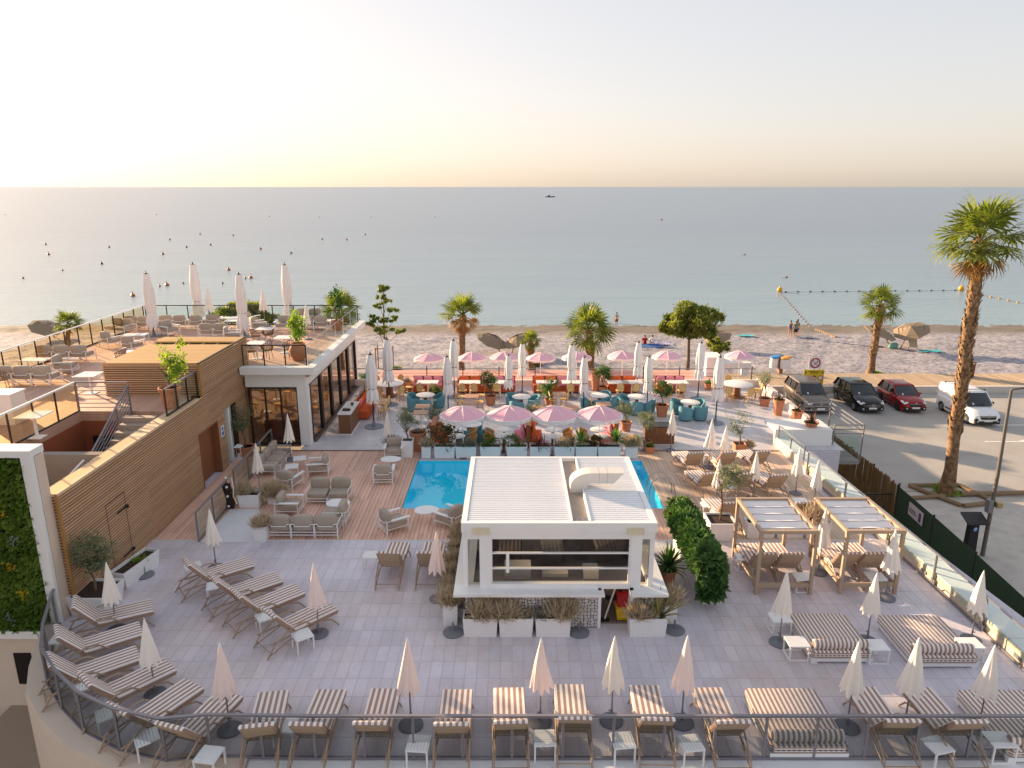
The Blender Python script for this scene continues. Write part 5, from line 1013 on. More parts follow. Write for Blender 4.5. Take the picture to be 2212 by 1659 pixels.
PO((1060, 874), (1060, 820), 21, 'citrus tree in a terracotta pot left of the second group of tables', CIT, .1, 900, .3, .5, name='potted_citrus_tree', wd=.5); PO((1187, 877), (1188, 838), 22, 'citrus tree in a pot beside the middle banquette', CIT, .1, 900, .26, .4, name='potted_citrus_tree', wd=.5); PO((1302, 845), (1303, 806), 22, 'citrus tree in a pot by the tall red leaved pot', CIT, .1, 1000, .28, .3, name='potted_citrus_tree', wd=.5); PO((1429, 899), (1433, 840), 21, 'citrus tree in a terracotta pot in front of the teal chairs at the right', CIT, .1, 900, .33, .62, name='potted_citrus_tree', wd=.5)
PO((946, 872), (943, 846), 14, 'small dark citrus shrub beside the left round table', CIT, .1, 500, .25, .4, name='potted_citrus_tree', wd=.5)
PO((882, 985), (881, 908), 27, 'grey green olive tree in a white tub left of the pink parasols', OLV, .075, 2200, .24, .75, m=WPLAS, zs=1.15, sq=True); PO((939, 935), (940, 893), 20, 'olive tree behind the magnolia planter', OLV, .075, 1300); PO((1352, 930), (1351, 884), 24, 'silver olive tree right of the fourth pink parasol', OLV, .075, 1500); PO((1397, 965), (1394, 909), 26, 'olive tree beside the wooden service station', OLV, .075, 1800, .22, .3); PO((1152, 915), (1151, 880), 15, 'olive tree between the second and third pink parasols', OLV, .075, 800)
PO((1596, 977), (1600, 915), 31, 'sparse olive tree in a square terracotta pot at the deck edge', OLV, .085, 900, .25, .42, sq=True, clumps=11); PO((1651, 876), (1653, 818), 22, 'olive tree in a terracotta pot at the terrace side by the parked cars', OLV, .075, 1200, .3, .42)
PO((532, 984), (520, 905), 27, 'dark olive tree in a terracotta pot against the slatted wall', OLV, .085, 1500, .36, .45, zs=1.2)
PO((212, 1310), (197, 1192), 50, 'olive tree in a white square planter at the foot of the slatted wall', OLV, .09, 2600, .52, .55, m=WPLAS, sq=True, zs=.85, clumps=22); PO((1553, 1157), (1578, 1029), 31, 'trimmed olive tree in a square white planter beside the left pergola', OLV, .08, 2400, .44, .62, m=WPLAS, sq=True, zs=.85, clumps=24)
# rosette plants in tall pots
def rosette(base, label, leaf, l, n=40, pr=.22, ph=.6, z=0., w_=.022, name='potted_cordyline', dz=0., urn=False, droop=.35):
    b = at(*base, z); t = T(name, label, 'potted plant', b); rr = RRn(); pot(t, pr, ph, TERRA, urn)
    if dz: ob('stem', MB().cyl(0, 0, ph-.1, ph+dz, .03, 7), BARK, t)
    ob('blades', blades(n, (0, 0, ph-.06+dz), l, w_, rr, droop), leaf, t, smooth=0); ob('grass', stems(60, (0, 0, ph-.06), .22, pr, rr, .006), BUSHG, t, smooth=0); return t
rosette((1286, 843), 'red leaved cordyline in a tall terracotta pot behind the middle citrus trees', CORD, .62, 30, .26, .95); rosette((1680, 896), 'cordyline in a tall terracotta pot left of the stair box', CORD, .55, 36, .27, .8); rosette((1719, 919), 'cordyline in a tall terracotta pot in front of the stair railing', CORD, .5, 30, .27, .75); rosette((1752, 921), 'cordyline in a low bowl on top of the white stair box', CORD, .6, 46, .3, .2, .74)
rosette((1530, 841), 'green grass in a square terracotta pot behind the right tall parasols', YUC, .45, 50, .25, .35, w_=.012, name='potted_grass'); rosette((788, 862), 'green grass tuft in a terracotta pot behind the orange bench', YUC, .35, 40, .25, .4, w_=.012, name='potted_grass'); rosette((1441, 1262), 'large spiky yucca standing right of the bar pavilion', YUC, .78, 90, .25, .5, w_=.03, name='potted_yucca', droop=.25, dz=.1)
t = PO((879, 846), (879, 818), 9, 'barrel cactus in a large terracotta urn left of the first banquette', LAV, .06, 500, .34, .62, name='potted_cactus', urn=True, cat='potted plant', clumps=20); rosette((1177, 843), 'round terracotta urn with a low plant left of the middle banquette', YUC, .2, 16, .36, .55, urn=True)
for uv, l in (((904, 972), 'large terracotta pot at the left end of the white planters'), ((1403, 977), 'small square terracotta pot with green sprigs by the service station')):
    c = at(*uv); t = T('terracotta_pot', l, 'potted plant', c); small = uv[0] > 1000; pot(t, .18 if small else .36, .28 if small else .85, TERRA, False, small); ob('sprigs', stems(120, (0, 0, .25 if small else .8), .3, .2, RRn(), .01), BUSHG if small else LAV, t, smooth=0)
# ---- white planters with what grows in them
def planter(x, y, w_, d_, h, label, fill, name='white_planter', rz=0, group='white planters'):
    t = T(name, label, 'planter', (x, y, 0), rz, group); box_planter(t, w_, d_, h); rr = RRn(); z = h-.1
    for kind, px, s in fill:
        c = (px, 0, z)
        if kind == 'dry': ob('dry_shrub', stems(int(620*s+200), c, .6*s, .4*s, rr, .012, .25, .3), DRY, t, smooth=0)
        elif kind == 'lav': ob('lavender', stems(int(480*s+150), c, .48*s, .38*s, rr, .012, .25, .3), LAV, t, smooth=0)
        elif kind == 'box': ob('box_shrub', leaves(int(700*s), (px, 0, z+.25*s), (.42*s, .3*s, .26*s), .07, rr, 16, .5, .5), BUSHG, t, smooth=0)
        elif kind == 'mag': ob('magnolia_shrub', leaves(int(420*s), (px, 0, z+.45*s), (.6*s, .35*s, .5*s), .16, rr, 13, .45, .42), MAG, t, smooth=0)
        elif kind == 'yuc': ob('yucca', blades(int(70*s), (px, 0, z+.22*s), .62*s, .028, rr, .25), YUC, t, smooth=0)
        elif kind == 'pho': ob('phormium', blades(int(26*s), c, .95*s, .028, rr, .3, .55, 1.45), PHO, t, smooth=0)
        elif kind == 'cor': ob('cordyline', blades(int(24*s), c, .7*s, .02, rr, .5, .3, 1.3), CORD, t, smooth=0)
    return t
PL = 'white planters behind the pool'
for u0, u1, fl, l in ((911, 931, [('dry', 0, .9)], 'with dry lavender, first at the left'), (938, 983, [('mag', 0, 1.25)], 'with a bronze magnolia shrub'), (984, 1029, [('lav', .1, 1), ('lav', -.25, .6)], 'with grey lavender between magnolia and laurel'), (1037, 1082, [('box', 0, 1.2), ('cor', .3, .6)], 'with a loose green laurel shrub'), (1094, 1139, [('box', -.1, 1.15)], 'with a clipped box mound, fifth from the left'), (1144, 1189, [('cor', -.1, 1.2), ('cor', .2, 1)], 'with thin bronze phormium'), (1197, 1241, [('dry', 0, .9), ('cor', .3, .8)], 'with brown dry lavender before the third parasol'), (1242.5, 1290, [('yuc', -.25, 1.1), ('mag', .3, .6)], 'with a bright green yucca'), (1291, 1340, [('cor', -.3, .9), ('yuc', .3, 1.2)], 'with a large yucca at its right end'), (1350, 1377, [('dry', 0, 1.1), ('box', .1, 1.0)], 'with a dry shrub, last at the right')):
    a = at(u0, 990); b = at(u1, 990); planter((a.x+b.x)/2, 28.6, b.x-a.x, .52, .52, 'white planter behind the pool '+l, fl, group=PL)
PB = 'white planters round the bar pavilion'
for u0, u1, fl, l in ((1001, 1074, [('dry', .1, 1.25)], 'with one round dry shrub, left of the three before the bar'), (1078.5, 1151, [('dry', -.25, 1.15), ('dry', .3, .5)], 'with a dry shrub at its left, middle of the three before the bar'), (1157, 1232, [('lav', -.33, .7), ('dry', .25, 1.25)], 'with lavender and a dry shrub, right of the three before the bar'), (1359, 1439, [('dry', -.25, .9), ('dry', .05, .6), ('pho', .3, 1.0)], 'with tall phormium leaves right of the bar doorway')):
    a = at(u0, 1377); b = at(u1, 1377); planter((a.x+b.x)/2, a.y+.22, b.x-a.x+.02, .44, .52, 'white planter '+l, fl, group=PB)
for u0, u1, v, l in ((957, 989, 1352, 'tall white planter with a dry shrub at the left corner of the bar'), (1434, 1461, 1351, 'tall white planter with a dry shrub at the right corner of the bar')):
    a = at(u0, v); b = at(u1, v); planter((a.x+b.x)/2, a.y+.2, b.x-a.x, .42, .6, l, [('dry', 0, 1.05)], group=PB)
planter(-1.66, 19.0, 3.9, .34, .55, 'long white trough of dry shrubs along the left side of the bar', [('dry', x, .85) for x in (-1.6, -.9, -.2, .5, 1.2, 1.7)], rz=R(90), group=PB)
a = at(553, 1170); b = at(572, 1170); planter((a.x+b.x)/2, a.y+.2, .42, .42, .5, 'tall white planter with a dry shrub beside the three place sofa', [('dry', 0, .95)], group='white planters on the lounge deck')
a = at(515, 1099); b = at(560, 1099); planter((a.x+b.x)/2, a.y+.3, b.x-a.x, .55, .5, 'wide white planter with two dry grass shrubs beside the wavy dark post', [('dry', -.25, 1.0)], group='white planters on the lounge deck'); 
c = at(594, 1085); planter(c.x, c.y, .4, .4, .3, 'low white planter with a tall dry grass shrub behind the taupe armchair', [('dry', 0, 1.35)], group='white planters on the lounge deck')
c = at(849, 976); planter(c.x, c.y, .75, .4, .4, 'white planter with grey lavender left of the potted olive', [('lav', 0, 1.1)], group='white planters on the lounge deck')
for u0, u1, fl, l in ((1612, 1676, [], 'empty looking, behind the left pergola'), (1677, 1738, [('dry', .2, .5)], 'between the two pergolas'), (1739, 1795, [('dry', -.1, 1.3)], 'with a golden dry shrub behind the right pergola')):
    a = at(u0, 1164); b = at(u1, 1164); planter((a.x+b.x)/2, a.y+.25, b.x-a.x-.02, .46, .55, 'long white planter '+l, fl, group='white planters behind the pergolas')
c = at(1616, 972); planter(c.x, c.y, .35, .3, .2, 'low planter of golden dry grass right of the square terracotta pot', [('dry', 0, .75)])
# long troughs
a = at(249, 1290); tr = T('white_trough', 'long white trough with bare soil along the slatted wall', 'planter', (-11.0, 18.9, 0), R(78)); box_planter(tr, 1.5, .5, .5, .9); ob('sprigs', stems(60, (.2, 0, .4), .16, .3, RRn(), .012), LIME, tr, smooth=0)
a = at(1513, 1305); b = at(1544, 1305); hd = T('hedge_trough', 'long white trough carrying an overhanging dark green hedge right of the bar', 'planter', ((a.x+b.x)/2, a.y, 0)); w_ = b.x-a.x
hd.rotation_euler.z = R(1); o = ob('planter_box', MB().loft([[(x*w_/2*k, y, z) for x, y in ((-1, 0), (1, 0), (1, 3.3), (-1, 3.3))] for k, z in ((.95, 0), (1, .6))]), WPLAS, hd, smooth=0)
rr = RRn(); f = lambda q: ((lambda s, tt: (Vector((math.cos(tt)*.24*(1+.05*math.sin(s*5)), s, 1.05+math.sin(tt)*.36)), Vector((math.cos(tt), 0, math.sin(tt)))))(q.uniform(-.1, 3.5), q.uniform(-.1, 3.25)))
ob('hedge_core', MB().loft([[(.22*math.cos(k*.524), y, 1.05+.32*math.sin(k*.524)) for k in range(12)] for y in (.05, 1.2, 2.3, 3.35)]), MATS['dark_felt'], hd)
ob('foliage', greens(4600, f, rr, .14, .36), leafmat('ivy_leaf', (.04, .105, .028), (.14, .235, .075), .3, 2.5), hd, smooth=0, kind='stuff')
g2 = lambda q: (Vector((q.uniform(-.3, .3), -.05+q.uniform(-.08, .1), .6+q.uniform(-.25, .75))), Vector((q.uniform(-.3, .3), -1, 0))); ob('trailing_leaves', greens(1200, g2, rr, .16, .4), MATS['ivy_leaf'], hd, smooth=0, kind='stuff')
g3 = lambda q: (Vector((q.gauss(0, .16), 3.1+q.gauss(0, .25), 1.25+q.gauss(0, .12))), Vector((q.uniform(-.6, .6), .2, .8))); ob('bronze_shoots', greens(700, g3, rr, .1, .22), MAG, hd, smooth=0, kind='stuff')
# roof pots
PO((371, 880), (372, 775), 26, 'young green tree in a terracotta pot at the head of the stairs', LIME, .12, 700, .36, .75, 3.45, name='potted_young_tree', zs=1.7, clumps=13, wd=.5); PO((646, 778), (641, 707), 21, 'leafy green shrub in a large terracotta urn on the roof corner', LIME, .12, 1100, .4, .8, 3.45, name='potted_young_tree', urn=True, zs=1.6, clumps=14, wd=.5); PO((728, 712), (724, 642), 17, 'leafy shrub in a pot at the far right corner of the roof terrace', CIT, .13, 700, .3, .5, 3.45, name='potted_young_tree', zs=1.8, clumps=12, wd=.5)
# ================================================================ ROOF TERRACE FURNITURE
ZR = 3.45; GR = 'grey cushioned sofas on the roof terrace'
for P_, uv, rz, l in ((SOFA3, (142, 765), 180, 'three place grey sofa with its back to the stairs, left of the white tables'), (SOFA3, (60, 812), 180, 'grey sofa at the left edge in front of the white table'), (ARM, (140, 790), 100, 'grey armchair between two white tables on the left of the roof'), (SOFA2, (258, 708), -20, 'grey corner sofa beside the glass railing on the roof'), (ARM, (240, 735), 150, 'grey armchair in front of the corner sofa on the roof'), (ARM, (286, 745), 160, 'grey armchair by the pale low table on the roof'),
    (SOFA2, (303, 699), 180, 'grey sofa left of the first tall roof parasol'), (SOFA2, (378, 697), 180, 'grey sofa between the first and second tall roof parasols'), (SOFA2, (466, 716), 180, 'grey two place sofa just behind the slatted cabin'), (ARM, (501, 725), 110, 'grey armchair beside the sofa behind the slatted cabin'), (ARM, (428, 697), 180, 'grey seat under the second tall roof parasol'), (ARM, (462, 695), 190, 'grey armchair in front of the pine on the roof'), (ARM, (540, 690), 150, 'grey armchair behind the third tall roof parasol'), (ARM, (556, 703), 120, 'grey armchair right of the third tall roof parasol'),
    (ARM, (612, 702), 0, 'grey armchair left of the leafy urn on the roof'), (SOFA2, (664, 685), 0, 'grey sofa by the sea railing at the roof corner'), (SOFA2, (681, 699), 180, 'grey sofa with its back to the camera at the roof corner'), (ARM, (365, 712), 60, 'grey armchair right of the first tall roof parasol')):
    put(P_, uv, rz, l, GR, ZR, .3)
for uv, rz, l in (((75, 776), 0, 'by the left sofa'), ((292, 722), 6, 'by the corner sofa'), ((300, 758), 10, 'beside the slatted cabin'), ((508, 692), 5, 'under the third tall parasol'), ((495, 686), 8, 'behind the third tall parasol'), ((700, 692), 5, 'at the far right corner')): put(LTB, uv, rz, 'white rectangular table on the roof terrace '+l, 'white tables on the roof terrace', ZR, .46)
QD = Proto(make_qtable(.8, .8, MARB, .75))
for uv, l in (((573, 709), 'behind the two wicker chairs'), ((613, 728), 'left of the terracotta urn'), ((553, 740), 'by the railing above the front door'), ((192, 808), 'against the front of the slatted cabin'), ((72, 895), 'behind the stairwell railing')): put(QD, uv, 0, 'square white table on the roof terrace '+l, 'square white tables on the roof terrace', ZR, .75)
for uv, rz, l in (((552, 722), -60, 'left of the middle white table'), ((579, 719), 180, 'back to the camera at the middle white table'), ((577, 752), 170, 'beside the railing above the front door'), ((624, 750), 150, 'left of the terracotta urn'), ((3, 815), -70, 'at the left edge by the railing'), ((541, 755), -60, 'half hidden by the slatted cabin'), ((258, 766), 100, 'by the corner of the slatted cabin')): put(WC, uv, rz, 'brown wicker armchair on the roof terrace '+l, 'wicker armchairs on the roof terrace', ZR, .5)
c = at(10, 880, ZR+.5); t = T('roof_cabinet', 'white cabinet behind the stairwell railing on the roof terrace', 'cabinet', (c.x, c.y, ZR)); ob('body', MB().cbox(-.5, .5, -.35, .35, 0, 1.0, .01), WPLAS, t, smooth=0); ob('top', MB().box(-.54, .54, -.39, .39, 1.0, 1.05), WPLAS, t, smooth=0)
# ================================================================ TREES, CARS, BEACH
PALM = leafmat('palm_green', (.095, .145, .026), (.25, .28, .06), .42, 3); PALMD = leafmat('palm_dry', (.26, .13, .05), (.42, .26, .1), .3, 3); PBARK = mat('palm_bark', '9b7a58', .95, var=.35, scale=4, bump=.8, bscale=9, c2='5d4430'); PINE = leafmat('pine_needle', (.085, .125, .025), (.25, .28, .06), .4, .9)
def frond(r=.85, pet=.8, rr=None, nb=22, dead=False):
    b = MB(); P = [(0, 0, 0), (pet*.5, 0, .05), (pet, 0, 0)]; b.tube(P, [.03, .022, .015], 5); c = Vector((pet, 0, 0))
    for k in range(nb):
        a = R(-125+250*k/(nb-1)) if not dead else R(-60+120*k/(nb-1)); l = r*(1-.28*abs(a)/2.2)*rr.uniform(.9, 1.08); d = Vector((math.cos(a), math.sin(a), -.12*abs(math.sin(a))+.05)); s_ = Vector((-math.sin(a), math.cos(a), 0))*(.038 if not dead else .025)*r; zf = .03*(1 if k % 2 else -1); dr = rr.uniform(.25, .5) if not dead else .6
        p1, p2, p3 = c+d*l*.5+Vector((0, 0, zf)), c+d*l*.78+Vector((0, 0, zf-l*dr*.18)), c+d*l*.97+Vector((0, 0, -l*dr*.6))
        b.add([c, p1+s_*1.35, p1-s_*1.35, p2+s_*.6, p2-s_*.6, p3], [(0, 1, 2), (2, 1, 3, 4), (4, 3, 5)])
    return b
FR = [me('frond', frond(.9, .85, random.Random(i)), PALM, 0) for i in range(3)]; FD = [me('dry_frond', frond(.75, .6, random.Random(9+i), 16, True), PALMD, 0) for i in range(2)]
def palm(base, top, z, s, label, n=42, nd=8, r0=.24, r1=.17, boots=0, dead_el=(-75, -35), el0=-35, flare=1.5):
    b = at(*base, z); q = size_of(*top, b.y); t = T('fan_palm', label, 'palm tree', b); h = q.z-z; rr = RRn(); dx = q.x-b.x
    P = [Vector((dx*(k/10)**1.2+.03*math.sin(k*1.7), .03*math.cos(k*2.1), h*k/10-.1*(k == 0))) for k in range(11)]; rs = [r0*flare]+[r0+(r1-r0)*k/10+.012*math.sin(k*2.3) for k in range(1, 11)]
    tk = ob('trunk', MB().tube(P, rs, 14), PBARK, t)
    if boots:
        bb_ = MB()
        for k in range(boots):
            u = rr.uniform(.38, 1) if rr.random() < .85 else rr.uniform(.25, .4); i = min(9, int(u*10)); p = P[i].lerp(P[i+1], u*10-i); rd = rs[i]*.95; a = rr.uniform(0, 6.28); d = Vector((math.cos(a), math.sin(a), 0)); s_ = Vector((-math.sin(a), math.cos(a), 0))*.075; l = rr.uniform(.16, .32)
            o = p+d*rd; bb_.add([o-s_, o+s_, o+d*.11+s_*.6+Vector((0, 0, l)), o+d*.11-s_*.6+Vector((0, 0, l))], [(0, 1, 2, 3)])
        ob('leaf_boots', bb_, mat('leaf_boot', 'b59670', .95, var=.3, scale=9, c2='7a5d40'), t, smooth=0)['kind'] = 'stuff'
    for k in range(n):
        u = (k+.5)/n; el = R(82-(82-el0)*u**.85+rr.uniform(-8, 8)); az = k*2.399+rr.uniform(-.3, .3); o = ob('frond', FR[k % 3], None, t, P[-1]+Vector((0, 0, rr.uniform(-.12, .1))*1)); o.rotation_euler = (rr.uniform(-.5, .5), -el, az); o.scale = (s*rr.uniform(.88, 1.1),)*3
    for k in range(nd):
        el = R(rr.uniform(*dead_el)); az = k*2.399+rr.uniform(-.4, .4); o = ob('dry_frond', FD[k % 2], None, t, P[-1]+Vector((0, 0, -.2))); o.rotation_euler = (rr.uniform(-.6, .6), -el, az); o.scale = (s*rr.uniform(.85, 1.1),)*3
    return t
palm((2044, 1067), (2119, 520), -3.62, 1.32, 'tall fan palm with a shaggy trunk at the right beside the lamp post', 30, 10, .28, .24, 620)
palm((1880, 808), (1903, 660), -4.05, 1.18, 'medium fan palm growing on the pebbles in front of the straw shades', 26, 5, .27, .26, 160, el0=-45)
palm((997, 815), (1000, 680), -4.05, 1.22, 'fan palm with hanging brown fronds behind the first banquettes', 18, 22, .26, .26, 40, (-85, -5), 5)
palm((1276, 812), (1272, 712), -4.05, 1.45, 'squat fan palm with a wide green crown in the middle of the beach', 32, 4, .34, .3, 40, el0=-40)
palm((1147, 800), (1147, 738), -4.05, .68, 'small fan palm beside the paired straw shades in the middle', 26, 8, .26, .24, 30)
palm((147, 790), (148, 700), -4.05, .85, 'palm top showing above the left railing of the roof terrace', 30, 2); palm((737, 800), (735, 672), -4.05, 1.2, 'fan palm behind the right corner of the roof terrace', 30, 10, dead_el=(-60, -5))
def conifer(base, trunk_top, z, blobs, label, n=700, ls=.34, name='umbrella_pine', tr=.14, wd=.14):
    b = at(*base, z); t = T(name, label, 'tree', b); rr = RRn(); q = size_of(*trunk_top, b.y); tk = MB(); tp = Vector((q.x-b.x, 0, q.z-z)); tk.tube([(0, 0, -.1), tp*.3+Vector((.06, .03, 0)), tp*.65, tp], [tr*1.3, tr, tr*.8, tr*.3], 8)
    cr = MB(); px = b.y/CT/1557
    for (u, v, rx, ry) in blobs:
        c = size_of(u, v, b.y); c = Vector((c.x-b.x, rr.uniform(-.5, .5)*min(1, rx/40), c.z-z)); k = c-tp; st = tp*max(.35, min(.95, c.z/tp.z-.15)); tk.tube([st, (st+c)/2+Vector((0, 0, -.1)), c], [tr*.45, tr*.3, tr*.1], 5)
        m_ = leaves(int(n*(rx*ry)/900), c, (rx*px, rx*px*.9, ry*px), ls, rr, max(5, int(rx*ry/50)), .34, wd, 1.2); cr.add(m_.v, m_.f)
    ob('trunk', tk, BARK, t); ob('crown', cr, PINE, t, smooth=0); return t
conifer((1484, 806), (1490, 700), -4.05, [(1493, 686, 48, 30), (1456, 700, 30, 22), (1530, 696, 28, 24), (1500, 666, 34, 14), (1470, 717, 34, 16), (1515, 714, 34, 16), (1440, 708, 16, 14)], 'umbrella pine with a dense rounded crown behind the last banquette', 4200, .4, wd=.26)
conifer((1554, 800), (1552, 745), -4.05, [(1551, 743, 25, 18), (1540, 735, 14, 10), (1562, 748, 14, 10)], 'small round pine beside the umbrella pine', 3200, .3, wd=.26)
conifer((829, 808), (829, 622), -4.05, [(827, 622, 14, 11), (822, 640, 10, 9), (836, 650, 12, 8), (820, 660, 16, 8), (846, 668, 14, 8), (806, 688, 14, 10), (828, 690, 14, 7), (852, 690, 14, 9), (800, 702, 13, 9), (838, 712, 22, 10), (864, 717, 17, 10), (818, 715, 15, 8)], 'thin tiered conifer with tufted branches beside the restaurant building', 2600, .27, 'tiered_conifer', .07, .24)
conifer((526, 790), (526, 690), -4.05, [(526, 676, 55, 24), (480, 686, 30, 16), (572, 688, 30, 15), (510, 664, 30, 12), (548, 668, 28, 12)], 'broad pine crown showing beyond the roof terrace railing', 2600, .36, wd=.26)
t = T('tree_stakes', 'wooden stakes with a cross bar round the thin tiered conifer', 'tree stakes', at(832, 800, -4.05)); SW = mat('stake_wood', '9a6f48', .85, var=.15)
for x in (-.65, .65):
    for y in (-.5, .5): ob('stake', MB().cyl(x, y, -.1, 2.05, .045, 7), SW, t)
ob('cross_bar', MB().bar((-.72, -.5, 2.0), (.72, -.5, 2.0), .09, .06).bar((-.65, -.46, 1.9), (-.65, .46, 1.9), .06, .06).bar((.65, -.46, 1.9), (.65, .46, 1.9), .06, .06), SW, t, smooth=0)
rr = RRn()
for uv, z, s, l, m_ in (((850, 800), -4.05, 1.0, 'green weeds at the foot of the tree stakes', BUSHG), ((795, 815), -4.05, .9, 'spiky green bush by the terrace fence left of the tall parasol', YUC), ((1158, 790), -4.05, .7, 'dark low shrub behind the fence in the middle', MAG), ((1890, 808), -4.05, .7, 'grass round the foot of the medium palm', LIME), ((2044, 1064), -3.62, .9, 'grass growing in the timber edged palm bed', LIME), ((2060, 1225), -3.62, 1.2, 'weeds growing between the parapet and the green fence', BUSHG)):
    c = at(*uv, z); t = T('shrub', l, 'shrub', c); ob('foliage', stems(420, (0, 0, 0), .5*s, .8*s, rr, .02), m_, t, smooth=0)
# ---- fences
t = T('reed_fence', 'brown reed screen fence between the stair box and the green fence', 'fence', (16.9, 36.2, -3.62)); b = MB(); rr = RRn(); y = 0
while y > -6.9: x = -.0*y; b.bar((rr.uniform(-.02, .02), y, 0), (rr.uniform(-.05, .05), y+rr.uniform(-.03, .03), 2.05+rr.uniform(-.08, .06)), .035, .035); y -= .04
ob('reed', b, mat('reed', '84683f', .9, var=.3, scale=5, rndv=0), t, smooth=0)['kind'] = 'stuff'
for y in (0, -2.3, -4.6, -6.9): ob('post', MB().cyl(.09, y, 0, 2.1, .04, 7), DARKM, t)
GF = mat('green_mesh', (.022, .05, .018), .9, var=.12, scale=3, bump=.3, bscale=80)
pts = [(16.9, 29.2), (16.75, 26.2), (16.55, 23.2), (16.3, 20.2), (16.0, 17.2), (15.7, 14.2)]
t = T('green_fence', 'dark green mesh screen fence along the gravel yard', 'fence', (16.9, 29.2, -3.62))
for a, b_ in zip(pts, pts[1:]):
    p, q = Vector((a[0]-16.9, a[1]-29.2, 0)), Vector((b_[0]-16.9, b_[1]-29.2, 0)); ob('mesh_panel', MB().loft([[v+Vector((-.01, 0, .05)), v+Vector((.01, 0, .05)), v+Vector((.01, 0, 2.0)), v+Vector((-.01, 0, 2.0))] for v in (p.lerp(q, .01), p.lerp(q, .99))]), GF, t, smooth=0); ob('post', MB().cyl(p.x, p.y, 0, 2.08, .04, 8), DARKM, t)
p, q = Vector((-.09, -1.15, 1.25)), Vector((-.16, -2.35, 1.25)); sg = ob('fence_sign', MB().loft([[v+Vector((-.02, 0, 0)), v+Vector((.0, 0, 0)), v+Vector((0, 0, .55)), v+Vector((-.02, 0, .55))] for v in (p, q)]), mat('sign_pale', 'cdb9b6', .5, var=.04), t, smooth=0)
ob('sign_print', MB().box(-.185, -.165, -2.2, -2.05, 1.32, 1.7).box(-.17, -.15, -1.75, -1.3, 1.55, 1.58).box(-.175, -.15, -1.85, -1.3, 1.45, 1.47), mat('sign_ink', '4a4655', .6), sg, smooth=0)
t = T('mesh_gate', 'low dark wire gate at the corner where the reed and green fences meet', 'gate', (15.0, 29.5, -3.62)); ob('frame', MB().bar((0, 0, 1.5), (1.9, 0, 1.5), .05, .05).bar((0, 0, 0), (0, 0, 1.55), .06, .06).bar((1.9, 0, 0), (1.9, 0, 1.55), .06, .06), DARKM, t, smooth=0)
for k in range(18): ob('wire', MB().bar((.1+k*.1, 0, .05), (.1+k*.1, 0, 1.48), .012, .012), DARKM, t, smooth=0)
lg = mat('log_wood', '8b7358', .9, var=.2, bump=.3)
c = at(2044, 1070, -3.62); t = T('palm_bed_edging', 'square of weathered log edging round the foot of the tall palm', 'edging', c)
for a, b_ in (((-1.3, 1.0), (1.2, 1.05)), ((-1.3, .95), (-.1, -1.35)), ((0, -1.4), (1.75, -1.0)), ((1.25, 1.0), (1.75, -.95))): ob('log', MB().tube([(*a, .1), (*b_, .1)], .11, 8), lg, t)
t = T('log_kerb', 'long weathered log lying across the gravel right of the tall palm', 'log', at(2075, 1072, -3.62)); ob('log', MB().tube([(0, 0, .12), (7.5, .4, .12)], .12, 8), lg, t)
t = T('log_kerb', 'weathered log lying on the gravel left of the tall palm', 'log', at(1985, 1077, -3.62)); ob('log', MB().tube([(-1.0, -.2, .1), (1.3, .1, .1)], .1, 8), lg, t)
# ---- street furniture
c = at(2122, 1200, -3.62); q = size_of(2185, 842, c.y); t = T('lamp_post', 'slim grey lamp post with a bent arm at the right edge', 'lamp post', c); h = q.z+3.62; LP = mat('lamp_grey', '6f6a62', .5, var=.1, metal=.3)
ob('pole', MB().tube([(0, 0, 0), (0, 0, h*.5), (q.x-c.x, 0, h)], [.09, .075, .055], 10), LP, t); ob('arm', MB().tube([(q.x-c.x, 0, h), (q.x-c.x+.4, 0, h+.06), (q.x-c.x+1.3, 0, h+.12)], .04, 8), LP, t); ob('lamp_head', MB().cbox(q.x-c.x+1.2, q.x-c.x+1.75, -.12, .12, h+.08, h+.18, .02), LP, t, smooth=0)
zb = 2.2; bx_ = ob('control_box', MB().cbox(-.2, -.02, -.12, .12, zb-.25, zb+.3, .01), GREYM, t, smooth=0); ob('floodlight', MB().cbox(.08, .32, -.2, .12, zb, zb+.22, .02), mat('flood_gold', 'b09a6a', .4, metal=.4), t, smooth=0)
c = at(2090, 1205, -3.62); t = T('parking_meter', 'black parking meter with a blue badge behind the green fence', 'parking meter', c); ob('body', MB().loft([[(-.2, -.15, 0), (.2, -.15, 0), (.2, .15, 0), (-.2, .15, 0)], [(-.17, -.12, 1.5), (.17, -.12, 1.5), (.17, .15, 1.55), (-.17, .15, 1.55)]]), BLACK, t, smooth=0); ob('solar_panel', MB().loft([[(-.42, -.3, 1.6), (.42, -.3, 1.6), (.42, .3, 1.85), (-.42, .3, 1.85)], [(-.42, -.3, 1.66), (.42, -.3, 1.66), (.42, .3, 1.91), (-.42, .3, 1.91)]]), DARKM, t, smooth=0)
bd = ob('badge', MB().loft([[(.1*math.cos(k*.524), -.145, 1.35+.1*math.sin(k*.524)) for k in range(12)], [(.1*math.cos(k*.524), -.16, 1.35+.1*math.sin(k*.524)) for k in range(12)]]), MATS['sign_blue'], t); ob('letter_p', MB().box(-.04, -.015, -.17, -.161, 1.29, 1.42).box(-.0149, .04, -.17, -.161, 1.40, 1.42).box(-.0149, .04, -.17, -.161, 1.345, 1.365).box(.02, .04, -.17, -.161, 1.3651, 1.3999), WPLAS, bd, smooth=0)
c = at(2114, 824, -3.2); t = T('wooden_litter_bin', 'brown slatted litter bin standing on the boardwalk edge', 'litter bin', (c.x, 54.2, -3.2)); ob('bin_body', MB().box(-.36, .36, -.3, .3, .02, 1.0), DARKM, t, smooth=0); BW = mat('bin_wood', '7a5330', .7, var=.2, scale=5)
